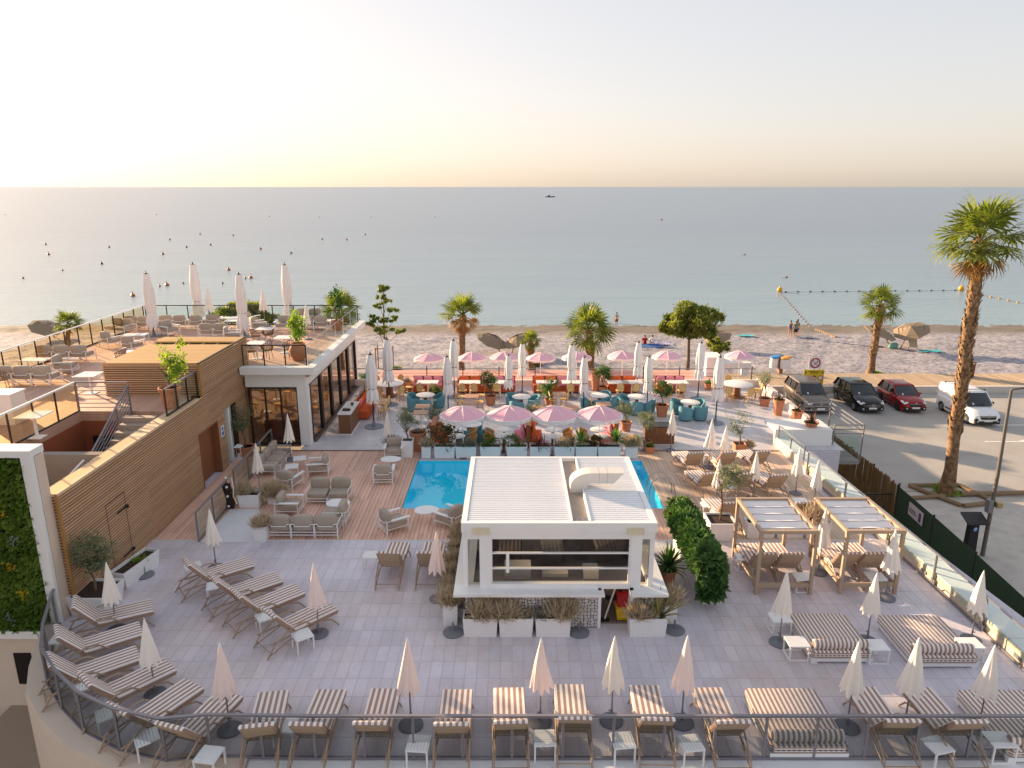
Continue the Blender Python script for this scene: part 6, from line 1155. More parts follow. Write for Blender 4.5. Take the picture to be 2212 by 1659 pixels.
for k in range(7): ob('slat', MB().box(-.4+k*.115, -.3+k*.115, -.335, -.301, .03, .95), BW, t, smooth=0)
for k in range(6): ob('slat', MB().box(-.395, -.361, -.3+k*.102, -.21+k*.102, .03, .95), BW, t, smooth=0)
ob('lid', MB().cbox(-.43, .43, -.38, .36, 1.12, 1.2, .02), BW, t, smooth=0)
for x in (-.38, .38):
    for y in (-.3, .3): ob('lid_post', MB().bar((x, y, .9), (x, y, 1.13), .05, .05), BW, t, smooth=0)
c = at(1685, 806, -4.0); t = T('sorting_bag_stand', 'waste sorting stand with blue and orange lids over white bags', 'bag stand', c); ob('post', MB().box(-.15, .15, -.15, .15, 0, 1.25), SW, t, smooth=0); BLU = mat('lid_blue', '2f86c8', .4); ORL = mat('lid_orange', 'd99a2c', .4)
for i, (x, y, m_) in enumerate(((-.55, .1, BLU), (-.2, .45, BLU), (.2, -.25, ORL), (.6, .25, ORL))): l_ = ob('lid', MB().lathe([(.33, 1.28), (.35, 1.33), (.3, 1.4), (.1, 1.42)], 16, x, y), m_, t); ob('bag', MB().lathe([(.32, 1.27), (.36, .9), (.3, .45)], 14, x, y, .06), FABW, t)
c = at(1760, 818, -3.62); q = size_of(1761, 784, 50.4); t = T('warning_sign', 'round red ringed prohibition sign above a yellow notice board at the car park edge', 'sign', (q.x, 50.4, -3.62)); hz = q.z+3.62
ob('pole', MB().cyl(0, .03, 0, hz+.4, .03, 8), GREYM, t); b1 = ob('sign_plate', MB().box(-.46, .46, -.02, .0, hz-.42, hz+.42), WPLAS, t, smooth=0)
ring = MB().tube([(.33*math.cos(k*.262), -.03, hz+.33*math.sin(k*.262)) for k in range(24)], .05, 4, closed=True).bar((-.23, -.03, hz+.23), (.23, -.03, hz-.23), .06, .02); RED = mat('sign_red', 'b81f24', .5); ob('red_ring', ring, RED, b1, smooth=0); ob('pictogram', MB().bar((-.15, -.028, hz-.1), (.12, -.028, hz+.02), .07, .01).ell((.14, -.028, hz+.09), (.05, .01, .05)), BLACK, b1, smooth=0)
b2 = ob('yellow_board', MB().box(-.74, .72, -.02, .0, hz-1.62, hz-.5), mat('sign_yellow', 'e8c51e', .5, var=.03), t, smooth=0); yk = mat('sign_print_dark', '3b3420', .6)
for x, cl in ((-.48, MATS['sign_blue']), (0, RED), (.48, WPLAS)): ob('symbol', MB().loft([[(x+.19*math.cos(k*.524), yy, hz-1.1+.19*math.sin(k*.524)) for k in range(12)] for yy in (-.021, -.032)]), cl, b2, smooth=0)
ob('white_bar', MB().box(-.13, .13, -.04, -.033, hz-1.14, hz-1.06), WPLAS, b2, smooth=0); ob('symbol_ring', MB().tube([(.48+.17*math.cos(k*.524), -.035, hz-1.1+.17*math.sin(k*.524)) for k in range(12)], .025, 4, closed=True), RED, b2, smooth=0)
for zz, x0, x1 in ((-.64, -.4, .4), (-.74, -.3, .3), (-1.45, -.55, .55), (-1.53, -.4, .4)): ob('text_line', MB().box(x0, x1, -.03, -.021, hz+zz-.025, hz+zz+.025), yk, b2, smooth=0)
for x in (-.62, .6): ob('warning_mark', MB().add([(x-.08, -.03, hz-.76), (x+.08, -.03, hz-.76), (x, -.03, hz-.58)], [(0, 1, 2)]), yk, b2, smooth=0)
# ---- cars, nose towards -Y
CGL = mat('car_glass', (.015, .018, .02), .06, var=.0, spec=.8); TYRE = mat('tyre', '1c1c1d', .8); RIM = mat('alloy_rim', 'b9bbbe', .3, metal=.7); LENS = mat('headlamp_lens', 'dfe3e6', .12, spec=.8); CHR = mat('chrome', 'c9ccd0', .15, metal=.95); PLATE = mat('plate', 'e6e6e2', .5)
def car(name, label, loc, paint, L_=4.3, W=1.78, belt=.98, roof=1.58, hood=.98, cowl=-.95, tail=2.05, rimc=RIM, van=False, rz=0, bumper=None, rails=False, logo='', cat='car', hoodm=None):
    t = T(name, label, cat, loc, R(rz)); w2 = W/2; f, r = -L_/2, L_/2
    S = [(f, .62, .28, .58, .0), (f+.06, .8, .2, .7, 0), (f+.25, .93, .18, .8, 0), (f+.6, .985, .18, hood-.08, 0), (cowl, 1, .18, hood, 0), (cowl+.3, 1, .18, belt, 0), (.4, 1, .18, belt+.01, 0), (1.2, 1, .18, belt+.03, 0), (r-.35, .985, .2, belt+.04, 0), (r-.08, .93, .24, belt+.03, 0), (r, .84, .34, belt-.1, 0)]
    b = MB(); b.loft([[(-k*w2*.94, y, zb), (-k*w2, y, zb+.12), (-k*w2*1.0, y, zt-.28), (-k*w2*.975, y, zt-.1), (-k*w2*.86, y, zt), (-k*w2*.4, y, zt+.03), (k*w2*.4, y, zt+.03), (k*w2*.86, y, zt), (k*w2*.975, y, zt-.1), (k*w2, y, zt-.28), (k*w2, y, zb+.12), (k*w2*.94, y, zb)] for y, k, zb, zt, _ in S])
    body = ob('body', b, paint, t, smooth=48)
    yw0, yw1 = cowl-.05, cowl+.75; yr0, yr1 = r-.5, r-.12      # windscreen foot and head, rear head and foot
    if van: yr0 = r-.12; yr1 = r-.04; yw1 = cowl+.62
    G = lambda z, y0, y1, k: [(-w2*k, y0+.12, z), (-w2*k*.7, y0, z), (w2*k*.7, y0, z), (w2*k, y0+.12, z), (w2*k, (y0+y1)/2, z), (w2*k, y1, z), (-w2*k, y1, z), (-w2*k, (y0+y1)/2, z)]
    ob('glasshouse', MB().loft([G(belt-.02, yw0, yr1, .93), G(roof-.05, yw1, yr0, .79)]), CGL, t, smooth=30)
    ob('roof', MB().loft([G(roof-.06, yw1-.03, yr0+.03, .80), G(roof-.01, yw1+.02, yr0, .78), G(roof+.02, yw1+.3, yr0-.3, .55)]), hoodm or paint, t, smooth=50)
    for s in (-1, 1):
        pl = MB(); A = lambda y, z, k: Vector((s*w2*k, y, z))
        pl.bar(A(yw0+.12, belt-.02, .94), A(yw1+.12, roof-.04, .8), .07, .05).bar(A(yr1, belt, .93), A(yr0, roof-.04, .8), .16 if not van else .1, .06)
        for yy in ((cowl+1.35, cowl+2.2) if not van else (cowl+1.15,)): pl.bar(A(yy, belt, .945), A(yy+.08, roof-.05, .81), .06, .03)
        if van: pl.loft([[A(cowl+1.2, belt-.02, .93)-Vector((s*.02,0,0)), A(yr1, belt-.02, .93)-Vector((s*.02,0,0)), A(yr0, roof-.04, .79)-Vector((s*.02,0,0)), A(cowl+1.25, roof-.04, .79)-Vector((s*.02,0,0))], [A(cowl+1.2, belt-.02, .96), A(yr1, belt-.02, .96), A(yr0, roof-.04, .82), A(cowl+1.25, roof-.04, .82)]])
        ob('pillar', pl, paint, t, smooth=20)
        mr = ob('mirror', MB().ell((s*(w2+.1), cowl+.38, belt+.06), (.13, .07, .09), 8, 6).bar((s*w2*.95, cowl+.4, belt), (s*(w2+.05), cowl+.38, belt+.04), .05, .04), paint if not van else BLACK, t)
        hl = ob('headlight', MB().loft([[(s*w2*.58, f+.055, .62), (s*w2*.86, f+.16, .64), (s*w2*.985, f+.5, .74), (s*w2*.93, f+.5, .81), (s*w2*.6, f+.12, .75)], [(s*w2*.58, f+.03, .63), (s*w2*.87, f+.12, .65), (s*w2*1.0, f+.48, .75), (s*w2*.94, f+.46, .835), (s*w2*.6, f+.08, .775)]]), LENS, t, smooth=30)
        ob('tail_light', MB().box(s*w2*.8-.06, s*w2*.8+.06, r-.06, r+.01, .75, 1.0), RED, t, smooth=0)
        for y in (f+.83, r-.78):
            wh = ob('wheel', MB(), None, t, (s*(w2-.1), y, .31)); 
            T_ = lambda x, rad: [(x, rad*math.cos(k*math.pi/10), rad*math.sin(k*math.pi/10)) for k in range(20)]
            ob('tyre', MB().loft([T_(-.1, .27), T_(-.09, .31), T_(.08, .31), T_(.1, .28), T_(.1, .21), T_(.06, .2)]), TYRE, wh, smooth=50); rm = MB().loft([T_(s*.07, .2), T_(s*.09, .19), T_(s*.085, .05)])
            ob('rim', rm, DARKM, wh, smooth=30)
            for k in range(9): a = k*.698; rm2 = ob('spoke', MB().bar((s*.1, 0, 0), (s*.1, .19*math.cos(a), .19*math.sin(a)), .03, .045), rimc, wh, smooth=0)
            ob('wheel_arch', MB().loft([[(s*(w2+.004), y+rr_*math.cos(k*math.pi/12), .31+rr_*math.sin(k*math.pi/12)) for k in range(13)] for rr_ in (.36, .3)], False, False), BLACK, t, smooth=0)
        ob('handle', MB().box(s*w2-.0 if s > 0 else -w2-.02, s*w2+.02 if s > 0 else -w2, cowl+1.15, cowl+1.3, belt-.15, belt-.12), CHR if not van else BLACK, t, smooth=0)
        ob('side_trim', MB().box(s*w2-.0 if s > 0 else -w2-.015, s*w2+.015 if s > 0 else -w2, f+1.3, r-1.25, .38, .46), BLACK, t, smooth=0)
    ob('grille', MB().loft([[(-w2*.5, f-.005, .5), (w2*.5, f-.005, .5), (w2*.56, f+.04, .7), (-w2*.56, f+.04, .7)], [(-w2*.5, f-.025, .5), (w2*.5, f-.025, .5), (w2*.56, f+.02, .71), (-w2*.56, f+.02, .71)]]), BLACK, t, smooth=0)
    for zz in ((.56, .63) if logo == 'star' else (.66,)): ob('grille_bar', MB().bar((-w2*.5, f-.02, zz), (w2*.5, f-.02, zz), .02, .02), CHR, t, smooth=0)
    if logo == 'star': ob('emblem', MB().tube([(.09*math.cos(k*.524), f-.035, .6+.09*math.sin(k*.524)) for k in range(12)], .012, 4, closed=True).bar((0, f-.035, .6), (0, f-.035, .69), .014, .014).bar((0, f-.035, .6), (.075, f-.035, .555), .014, .014).bar((0, f-.035, .6), (-.075, f-.035, .555), .014, .014), CHR, t)
    elif logo == 'diamond': ob('emblem', MB().tube([(0, f-.03, .82), (.07, f-.03, .7), (0, f-.03, .58), (-.07, f-.03, .7)], .018, 4, closed=True), CHR, t)
    else: ob('emblem', MB().ell((0, f-.02, .72), (.07, .015, .035), 8, 5), CHR, t)
    ob('lower_bumper', MB().loft([[(-w2*.84, f+.05, .2), (w2*.84, f+.05, .2), (w2*.9, f+.1, .46), (-w2*.9, f+.1, .46)], [(-w2*.8, f-.03, .22), (w2*.8, f-.03, .22), (w2*.86, f+.03, .46 if not bumper else .56), (-w2*.86, f+.03, .46 if not bumper else .56)]]), bumper or BLACK, t, smooth=0)
    ob('number_plate', MB().box(-.26, .26, f-.05, f-.03, .36, .47), PLATE, t, smooth=0)
    for s in (-1, 1): ob('fog_lamp', MB().ell((s*w2*.68, f+.0, .36), (.06, .03, .04), 8, 5), LENS, t)
    wp = ob('wiper', MB().bar((-.3, yw0-.0, belt+.03), (.25, yw0+.1, belt+.12), .015, .015).bar((.1, yw0-.0, belt+.03), (.6, yw0+.18, belt+.1), .015, .015), BLACK, t, smooth=0)
    ob('dashboard_card', MB().add([(-w2*.5, yw0+.06, belt+.06), (-w2*.4, yw0+.06, belt+.06), (-w2*.4, yw0+.16, belt+.15), (-w2*.5, yw0+.16, belt+.15)], [(0, 1, 2, 3)]), PLATE, t, smooth=0)
    if rails:
        for s in (-1, 1): ob('roof_rail', MB().tube([(s*w2*.74, yw1+.3, roof), (s*w2*.74, yw1+.4, roof+.07), (s*w2*.74, yr0-.3, roof+.07), (s*w2*.74, yr0-.2, roof)], .018, 5), CHR, t)
    if van:
        for y in (yw1+.25, r-.5): ob('roof_bar', MB().bar((-w2*.85, y, roof+.1), (w2*.85, y, roof+.1), .05, .03).bar((-w2*.75, y, roof-.02), (-w2*.75, y, roof+.1), .04, .04).bar((w2*.75, y, roof-.02), (w2*.75, y, roof+.1), .04, .04), BLACK, t, smooth=0)
    ob('aerial', MB().bar((0, yr0-.25, roof+.02), (0, yr0-.05, roof+.25), .01, .01), BLACK, t, smooth=0)
    return t
def paint(n, c, r=.22, m=.2): return mat(n, c, r, var=.02, metal=m, spec=.6)
car('people_carrier', 'bronze grey people carrier with roof rails parked behind the potted cordylines', (20.45, 47.9, -3.6), paint('bronze_paint', '7d7268', .3, .6), 4.6, 1.82, 1.02, 1.66, 1.0, -1.05, rails=True)
car('black_hatchback', 'black compact family car with a wide chrome grille parked second from the left', (23.95, 47.9, -3.6), paint('black_paint', '121214', .1, 0), 4.36, 1.79, 1.0, 1.58, .98, -.98, logo='star')
car('red_hatchback', 'dark red small hatchback parked between the black car and the white van', (26.85, 47.7, -3.6), paint('red_paint', '8f1518', .18, .1), 3.8, 1.68, .95, 1.53, .95, -.85, rimc=DARKM)
car('panel_van', 'white small panel van with black bumper and roof bars behind the tall palm', (29.9, 45.2, -3.6), paint('white_van_paint', 'e8e8e8', .3, 0), 4.3, 1.85, 1.12, 1.86, 1.02, -1.15, van=True, bumper=BLACK, logo='diamond', cat='van')
# ---- straw shades on the beach
STRAW = mat('straw', '93806a', .95, var=.35, scale=5, bump=.8, bscale=16, stretch=(2, 2, 14))
def shade(foot, top, r, tilt, az, label, z=-4.05):
    c = at(*foot, z); q = size_of(*top, c.y); t = T('straw_shade', label, 'beach shade', c, 0, 'tilted straw shades on the beach'); ap = Vector((q.x-c.x, 0, q.z-z)); ob('pole', MB().tube([(0, 0, -.1), ap], .055, 7), SW, t)
    M = Matrix.Translation(ap) @ Matrix.Rotation(R(az), 4, 'Z') @ Matrix.Rotation(R(tilt), 4, 'X')
    for k in range(4):
        b = MB(); b.M = M; r0, r1 = r*k/4, r*(k+1.15)/4; b.loft([[(rd*math.cos(j*.7854+.2)*(1+.03*math.sin(j*3+k)), rd*math.sin(j*.7854+.2), -zz) for j in range(8)] for rd, zz in ((max(.02, r0), r0*.17-.1+.04*k), (r1, r1*.17+.04*k), (r1*.98, r1*.17+.07+.04*k), (max(.02, r0), r0*.17))], False); ob('thatch_tier', b, STRAW, t, smooth=0)
shade((1924, 752), (1906, 711), 1.55, 22, 60, 'straw shade right of the medium palm, left one of the pair'); shade((1944, 753), (1968, 707), 1.6, 25, -60, 'straw shade right of the medium palm, right one of the pair')
shade((1082, 762), (1066, 728), 1.5, 24, 60, 'straw shade on the beach behind the tall parasols, left one of the pair'); shade((1105, 764), (1116, 728), 1.4, 24, -60, 'straw shade on the beach beside the small palm, right one of the pair')
shade((118, 728), (100, 700), 1.6, 24, 60, 'straw shade seen beyond the left roof railing'); shade((1548, 752), (1549, 722), 1.3, 22, -60, 'straw shade hidden behind the pine crowns')
# ---- white beach hut beyond the terrace
a = size_of(1525, 803, 46.5); t = T('beach_hut', 'white low beach kiosk wall beyond the right end of the terrace', 'kiosk', (a.x, 46.5, -1.2)); ob('block', MB().box(0, 1.1, 0, 1.6, 0, 1.3), WHITE, t, smooth=0); ob('counter', MB().box(1.101, 3.0, .1, .9, .55, .9), WHITE, t, smooth=0); ob('pillar', MB().box(2.5, 2.9, .2, .7, 0, .549), WHITE, t, smooth=0)
# ---- people
SKIN = mat('skin', 'b98a6c', .6, var=.06); HAIR = mat('dark_hair', '2a1d17', .8)
def person(label, loc, J, rad, rz, clothes, hair=True):
    """one skinned body grown over the joints J; clothes and hair are its children"""
    t = T('person', label, 'person', loc, rz); keys = list(J); E_ = [('hip', 'waist'), ('waist', 'chest'), ('chest', 'neck'), ('neck', 'head'), ('head', 'crown')]
    for s in 'lr': E_ += [('chest', 'sh'+s), ('sh'+s, 'el'+s), ('el'+s, 'ha'+s), ('ha'+s, 'fi'+s), ('hip', 'th'+s), ('th'+s, 'kn'+s), ('kn'+s, 'an'+s), ('an'+s, 'to'+s)]
    d = bpy.data.meshes.new('body'); d.from_pydata([J[k] for k in keys], [(keys.index(a), keys.index(b)) for a, b in E_], []); d.materials.append(SKIN); o = bpy.data.objects.new('body', d); col.objects.link(o); o.parent = t
    mo = o.modifiers.new('skin', 'SKIN'); 
    for i, k in enumerate(keys): r_ = rad[k[:2]]; d.skin_vertices[0].data[i].radius = (r_, r_); d.skin_vertices[0].data[i].use_root = k == 'hip'
    o.modifiers.new('sub', 'SUBSURF').render_levels = 1
    V_ = lambda k: Vector(J[k])
    for nm, m_, segs in clothes:
        b = MB()
        for ks, rs in segs: b.tube([V_(k) if isinstance(k, str) else V_(k[0]).lerp(V_(k[1]), k[2]) for k in ks], rs, 9)
        ob(nm, b, m_, t, smooth=60)
    hd = V_('head').lerp(V_('crown'), .45)
    if hair: ob('hair', MB().ell(hd+Vector((0, .02, .035)), (.095, .11, .1), 10, 7), HAIR, t)
    f_ = MB().ell(hd+Vector((0, -.1, -.02)), (.018, .03, .025), 6, 4)
    ob('face', f_.ell(hd+Vector((-.035, -.085, .01)), (.012, .012, .01), 6, 4).ell(hd+Vector((.035, -.085, .01)), (.012, .012, .01), 6, 4).ell(hd+Vector((0, -.09, -.06)), (.025, .01, .008), 6, 4), mat('face_dark', '7c4c3c', .6), t)
    return t
RADS = dict(hi=.12, wa=.11, ch=.12, ne=.05, he=.085, cr=.07, sh=.06, el=.043, ha=.032, fi=.02, th=.085, kn=.055, an=.038, to=.03)
def stand(w_=.19, arms='down', lean=0):
    J = dict(hip=(0, 0, .95), waist=(0, 0, 1.08), chest=(0, -lean*.5, 1.33), neck=(0, -lean, 1.48), head=(0, -lean-.01, 1.58), crown=(0, -lean-.01, 1.72))
    for s, q in (('l', -1), ('r', 1)):
        J['sh'+s] = (q*w_, -lean*.8, 1.4); J['el'+s] = (q*(w_+.18), .05, 1.15) if arms == 'hips' else (q*(w_+.06), 0, 1.12); J['ha'+s] = (q*(w_-.02), -.06, 1.0) if arms == 'hips' else (q*(w_+.06), -.06, .86); J['fi'+s] = (q*(w_-.08), -.08, .97) if arms == 'hips' else (q*(w_+.06), -.08, .76)
        J['th'+s] = (q*.09, 0, .86); J['kn'+s] = (q*.1, -.02, .48); J['an'+s] = (q*.1+q*.02, .01, .08); J['to'+s] = (q*.13, -.14, .03)
    return J
c = at(1706, 728.5, -4.1); BLUS = mat('blue_swimsuit', '3b4f9a', .7); person('woman in a blue swimsuit standing near the water beside a man', c, stand(.16, 'down', .06), RADS, R(170), [('swimsuit', BLUS, [(['hip', 'waist', 'chest'], [.14, .12, .125]), ([('hip', 'thl', .4), ('hip', 'thr', .4)], [.13, .13])])])
c = at(1717.5, 729.5, -4.1); person('man in a green tee shirt and black shorts standing with hands on hips', c, stand(.2, 'hips'), RADS, R(185), [('tee_shirt', mat('sage_shirt', '7d8468', .85), [(['hip', 'waist', 'chest', 'neck'], [.15, .14, .155, .08]), (['chest', 'shl', ('shl', 'ell', .6)], [.1, .085, .07]), (['chest', 'shr', ('shr', 'elr', .6)], [.1, .085, .07])]), ('shorts', BLACK, [(['hip', 'thl', ('thl', 'knl', .7)], [.14, .11, .1]), (['hip', 'thr', ('thr', 'knr', .7)], [.14, .11, .1])])])
c = at(1722, 728, -4.1); person('person standing close behind the man in the green tee shirt', c+Vector((.15, .6, 0)), stand(.17), RADS, R(175), [('swim_shorts', MATS['blue_swimsuit'], [(['hip', 'thl', ('thl', 'knl', .6)], [.14, .11, .1]), (['hip', 'thr', ('thr', 'knr', .6)], [.14, .11, .1])])])
c = at(1331.5, 700, -4.75); person('wading bather standing in the shallow water behind the wide palm', (c.x, c.y, -5.1), stand(.2), RADS, R(190), [('swim_shorts', mat('orange_shorts', 'a4552f', .7), [(['hip', 'thl', ('thl', 'knl', .6)], [.14, .11, .1]), (['hip', 'thr', ('thr', 'knr', .6)], [.14, .11, .1])])])
def sit():
    J = dict(hip=(0, 0, .12), waist=(0, .05, .26), chest=(0, .05, .52), neck=(0, .0, .67), head=(0, -.03, .77), crown=(0, -.04, .91))
    for s, q in (('l', -1), ('r', 1)):
        J['sh'+s] = (q*.19, .03, .6); J['el'+s] = (q*.25, -.15, .42); J['ha'+s] = (q*.12, -.36, .44); J['fi'+s] = (q*.04, -.42, .44); J['th'+s] = (q*.1, -.06, .12); J['kn'+s] = (q*.15, -.42, .48); J['an'+s] = (q*.13, -.68, .07); J['to'+s] = (q*.13, -.82, .04)
    return J
for u, m_, l in ((1392.5, mat('red_shirt', 'a51c20', .85), 'person in a red shirt sitting on a towel facing the sea'), (1409, mat('white_shirt', 'e8e6e2', .85), 'person in a white shirt sitting on a towel facing the sea')):
    c = at(u, 744, -4.03); person(l, c, sit(), RADS, R(180), [('shirt', m_, [(['hip', 'waist', 'chest', 'neck'], [.16, .15, .16, .08]), (['chest', 'shl', 'ell'], [.11, .085, .07]), (['chest', 'shr', 'elr'], [.11, .085, .07])]), ('shorts', MATS['sign_ink'], [(['hip', 'thl', ('thl', 'knl', .7)], [.14, .11, .09]), (['hip', 'thr', ('thr', 'knr', .7)], [.14, .11, .09])])])
def flat(uv, w_, d_, m_, name, label, cat, rz=0, z=-4.02):
    c = at(*uv, z); b = MB(); n = 6; rr = RRn(); h = [[rr.uniform(.02, .09) for _ in range(n+1)] for _ in range(n+1)]
    b.add([(-w_/2+w_*i/n, -d_/2+d_*j/n, h[i][j]) for j in range(n+1) for i in range(n+1)], [(j*(n+1)+i, j*(n+1)+i+1, (j+1)*(n+1)+i+1, (j+1)*(n+1)+i) for j in range(n) for i in range(n)]); o = ob(name, b, m_, None, c, R(rz)); tag(o, label, cat); return o
TQ = mat('turquoise_towel', '3fb4b8', .9, var=.1); BT = mat('blue_towel', '2f74b8', .9, var=.3, c2='233a7a', scale=2)
flat((1402, 747), 2.6, 1.6, BT, 'beach_towel', 'blue patterned towel under the two seated people', 'towel'); flat((1436, 743), 1.5, 1.2, mat('purple_towel', '4a4a92', .9, var=.3, c2='c9c9d8', scale=4), 'beach_things', 'pile of purple and white beach things right of the seated people', 'beach things'); flat((1610, 725.5), 1.6, .9, TQ, 'beach_towel', 'small turquoise towel lying alone on the upper beach', 'towel'); flat((1737, 728.5), 1.7, .8, mat('bag_heap', 'b9c3d4', .9, var=.3, c2='2b2b33', scale=4), 'clothes_heap', 'white and dark heap of clothes right of the standing couple', 'clothes'); flat((2010, 759), 1.9, .9, TQ, 'beach_towel', 'pale turquoise towel lying right of the straw shades', 'towel')
flat((1900, 750), .8, .6, BLACK, 'dark_bag', 'dark bag lying left of the teal beach bag', 'bag'); c = at(1929, 752, -4.03); tag(ob('beach_bag', MB().puff((0, 0, .25), (.9, .5, .6), 12, 7, .7), mat('teal_bag', '6fa79a', .9, var=.1), None, c), 'round teal beach bag under the straw shades', 'bag')
c = at(1972, 756, -4.03); t = T('beach_chair', 'low beige folding beach chair right of the straw shades', 'beach chair', c); ob('backrest', MB().loft([[(-.4, 0, .3), (.4, 0, .3), (.4, .35, 1.1), (-.4, .35, 1.1)], [(-.4, .04, .3), (.4, .04, .3), (.4, .39, 1.1), (-.4, .39, 1.1)]]), SLING, t, smooth=0); ob('seat', MB().box(-.4, .4, .04, .8, .26, .3), SLING, t, smooth=0)
for x in (-.4, .4):
    for y in (.05, .75): ob('leg', MB().bar((x, y, 0), (x, y, .3), .04, .04), GREYM, t, smooth=0)
t = T('float_line', 'string of pale floats lying pulled up on the beach', 'float line', at(1764, 714.5, -4.35)); q = at(1804, 729, -4.1)-t.location
for k in range(10): ob('float', MB().ell(q*(k/9)+Vector((0, 0, .1)), (.22, .16, .13), 7, 5), mat('cork_float', 'd8b48c', .8), t)
# ---- afloat
YEL = mat('buoy_yellow', 'e0a51f', .4); BUO = mat('buoy_orange', 'b5662a', .5); BUD = mat('buoy_dark', '4f4c55', .6)
def make_buoy(m_, s):
    def f(): t = T('mooring_buoy', '', 'buoy'); ob('float', MB().lathe([(.05*s, -.3*s), (.5*s, -.1*s), (.55*s, .2*s), (.3*s, .5*s)], 12), m_, t); ob('mast', MB().lathe([(.18*s, .5*s), (.1*s, .9*s), (.02*s, 1.2*s)], 8), m_, t); return t
    return f
BZ = -4.55; BO, BD = Proto(make_buoy(BUO, .6)), Proto(make_buoy(BUD, .5))
for i, (u, v) in enumerate(((287, 639), (361, 616), (542, 600), (494, 583))): c = at(u, v, BZ); BO(c, 0, 'orange mooring buoy floating beyond the roof terrace, '+('nearest and farthest left', 'second nearest', 'right of the third roof parasol', 'behind the third roof parasol')[i], 'orange mooring buoys')
FARB = ((11, 464), (338, 464), (582, 468), (690, 469), (802, 469), (940, 469), (50, 601), (135, 584), (220, 570), (105, 550), (99, 528), (236, 534), (352, 549), (367, 518), (403, 534), (432, 506), (455, 529), (504, 509), (563, 538), (629, 547), (696, 517), (749, 518), (789, 507), (317, 633), (345, 618), (396, 612), (481, 612), (530, 601))
ordw = ORD[1:]+['eleventh', 'twelfth', 'thirteenth', 'fourteenth', 'fifteenth', 'sixteenth']
for i, (u, v) in enumerate(FARB):
    bn = lambda q: 0 if q < 500 else 1 if q < 575 else 2
    band = ('far out near the horizon', 'in the middle distance', 'close beyond the roof terrace')[bn(v)]; k_ = sorted(x for x, y in FARB if bn(y) == bn(v)).index(u)
    c = at(u, v, BZ); s_ = 1 if v < 580 else .6; 
    (BO if v > 480 and i % 3 == 0 else BD)(c, 0, f'small mooring buoy {band}, {ordw[k_]} from the left edge', 'small mooring buoys on the sea', (s_, s_, s_))
c = at(1429, 475, BZ); BO(c, 0, 'lone red orange buoy far out right of centre', None, (1.5, 1.5, 1.8))
for (u, v), l in (((1684, 631), 'round yellow buoy at the left corner of the float line'), ((2076, 628), 'round yellow buoy at the right corner of the float line')): tag(ob('yellow_buoy', MB().ell((0, 0, .35), (.42, .42, .42), 14, 9).lathe([(.12, .7), (.06, .9)], 8), YEL, None, at(u, v, -4.6)), l, 'buoy')
def floats(p0, p1, n, m_, label, s):
    a, b = at(*p0, -4.58), at(*p1, -4.58); t = T('float_line', label, 'float line', a)
    for k in range(n): ob('float', MB().ell((b-a)*((k+.5)/n), (s*1.3, s, s), 8, 5), m_, t)
    ob('rope', MB().tube([(0, 0, .0), (b-a)+Vector((0, 0, .0))], .012, 4), BUD, t)
floats((1684, 631), (2076, 627.5), 15, BUD, 'line of dark floats between the two yellow buoys', .16); floats((1684, 631), (1752, 709), 17, mat('pale_float', 'c9a9a0', .6), 'line of pale floats from the left yellow buoy to the beach', .13); floats((2080, 629), (2230, 660), 8, YEL, 'line of yellow floats running in from the right yellow buoy', .17)
c = at(1188, 426, -4.6); t = T('fishing_boat', 'small dark fishing boat far out near the horizon', 'boat', c); s_ = 1.0
ob('hull', MB().loft([[(x, -w_, 1.3+max(0, x-4)*.12), (x, -w_*.7, -.3), (x, w_*.7, -.3), (x, w_, 1.3+max(0, x-4)*.12)] for x, w_ in ((-7, 1.6), (-3, 2.1), (2, 2.1), (5.5, 1.3), (7.5, .1))]), mat('boat_hull', '3a4254', .6), t, smooth=30); ob('cabin', MB().box(-3.5, .5, -1.2, 1.2, 1.3, 3.2), mat('boat_cabin', '8d8f96', .6), t, smooth=0); ob('mast', MB().cyl(-1.5, 0, 3.2, 5.2, .12, 6), BUD, t)
for (u, v), l in (((1603, 551), 'swimmer far out in the right half of the sea'), ((1692, 600), 'swimmer above the left yellow buoy')):
    c = at(u, v, -4.62); t = T('person', l, 'person', c); ob('body', MB().loft([[(x, r_*math.cos(k*.785), -.05+r_*.7*math.sin(k*.785)) for k in range(8)] for x, r_ in ((-1.2, .06), (-.7, .12), (0, .2), (.35, .2), (.5, .07))]), SKIN, t); ob('hair', MB().ell((.62, 0, .1), (.14, .12, .13), 8, 6), HAIR, t); ob('arm', MB().tube([(.35, .2, 0), (.6, .3, .35), (.95, .3, .05)], [.06, .05, .03], 6), SKIN, t)
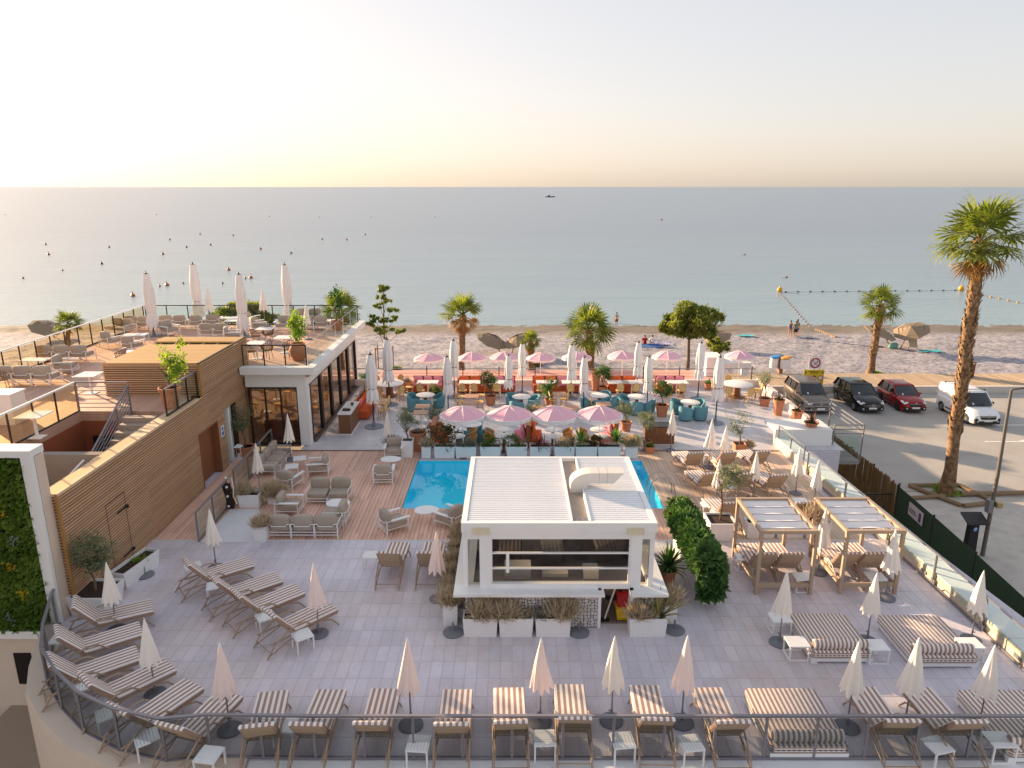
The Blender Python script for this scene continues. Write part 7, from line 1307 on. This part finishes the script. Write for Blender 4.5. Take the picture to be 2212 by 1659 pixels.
# ---- small things about the terrace
a = at(497, 1098); t = T('wavy_post', 'dark brown wavy post with a string of bulbs at the end of the glass railing', 'post', a); ob('plank', MB().loft([[(-.14+.05*math.sin(z*5), -.05, z), (.14+.05*math.sin(z*5), -.05, z), (.14+.05*math.sin(z*5), .05, z), (-.14+.05*math.sin(z*5), .05, z)] for z in [k*.105 for k in range(10)]]), mat('dark_plank', '2d1a12', .7), t); ob('rope', MB().tube([(.2, -.08, 1.2), (.24, -.1, .8), (.2, -.1, .5), (.3, -.08, .2)], .018, 5), CREAM, t)
for z in (1.2, .85, .5, .12): ob('bulb', MB().ell((.0, -.1, z), (.05, .05, .05), 8, 6), LENS, t)
pad = structure(ob('white_pad', MB().prism([tuple(at(434, 1172))[:2], tuple(at(572, 1172))[:2], tuple(at(560, 1101))[:2], tuple(at(498, 1101))[:2]], -.028, .02), mat('painted_pad', 'd9d9dc', .6, var=.08, scale=1.5), smooth=0))
t = T('pool_ladder', 'curved stainless steel pool ladder at the right side of the pool', 'ladder', (PX1, 24.4, 0))
for y in (0, .55): ob('handrail', MB().tube([(-.35, y, -.6), (-.35, y, .3), (-.28, y, .62), (-.05, y, .8), (.25, y, .78), (.5, y, .55), (.58, y, .2), (.58, y, 0)], .024, 8), STEEL, t)
for z in (-.15, -.45): ob('rung', MB().bar((-.35, 0, z), (-.35, .55, z), .06, .03), STEEL, t, smooth=0)
# cleaning things in the bar doorway
t = T('mop_bucket', 'yellow and red mop bucket standing in the bar doorway', 'bucket', (2.9, 16.75, 0)); ob('bucket', MB().loft([[(-.14, -.18, .06), (.14, -.18, .06), (.14, .18, .06), (-.14, .18, .06)], [(-.19, -.24, .42), (.19, -.24, .42), (.19, .24, .42), (-.19, .24, .42)]]), mat('bucket_yellow', 'e0b416', .4), t, smooth=0); ob('wringer', MB().box(-.15, .15, -.15, .15, .42, .72), mat('wringer_red', 'b02020', .4), t, smooth=0)
t = T('push_broom', 'dark broom with a pale handle leaning in the bar doorway', 'broom', (2.45, 16.62, 0)); ob('head', MB().box(-.18, .1, -.08, .05, 0, .07), BLACK, t, smooth=0); ob('handle', MB().bar((-.02, 0, .06), (.3, .25, .95), .03, .03), CREAM, t, smooth=0)
t = T('hose_coil', 'dark coiled hose hanging in the bar doorway', 'hose', (2.62, 16.9, .75))
for k in range(3): ob('coil', MB().tube([((.2+.03*k)*math.cos(a), -.03*k, (.22+.03*k)*math.sin(a)) for a in [j*.524 for j in range(12)]], .02, 5, closed=True), BLACK, t)
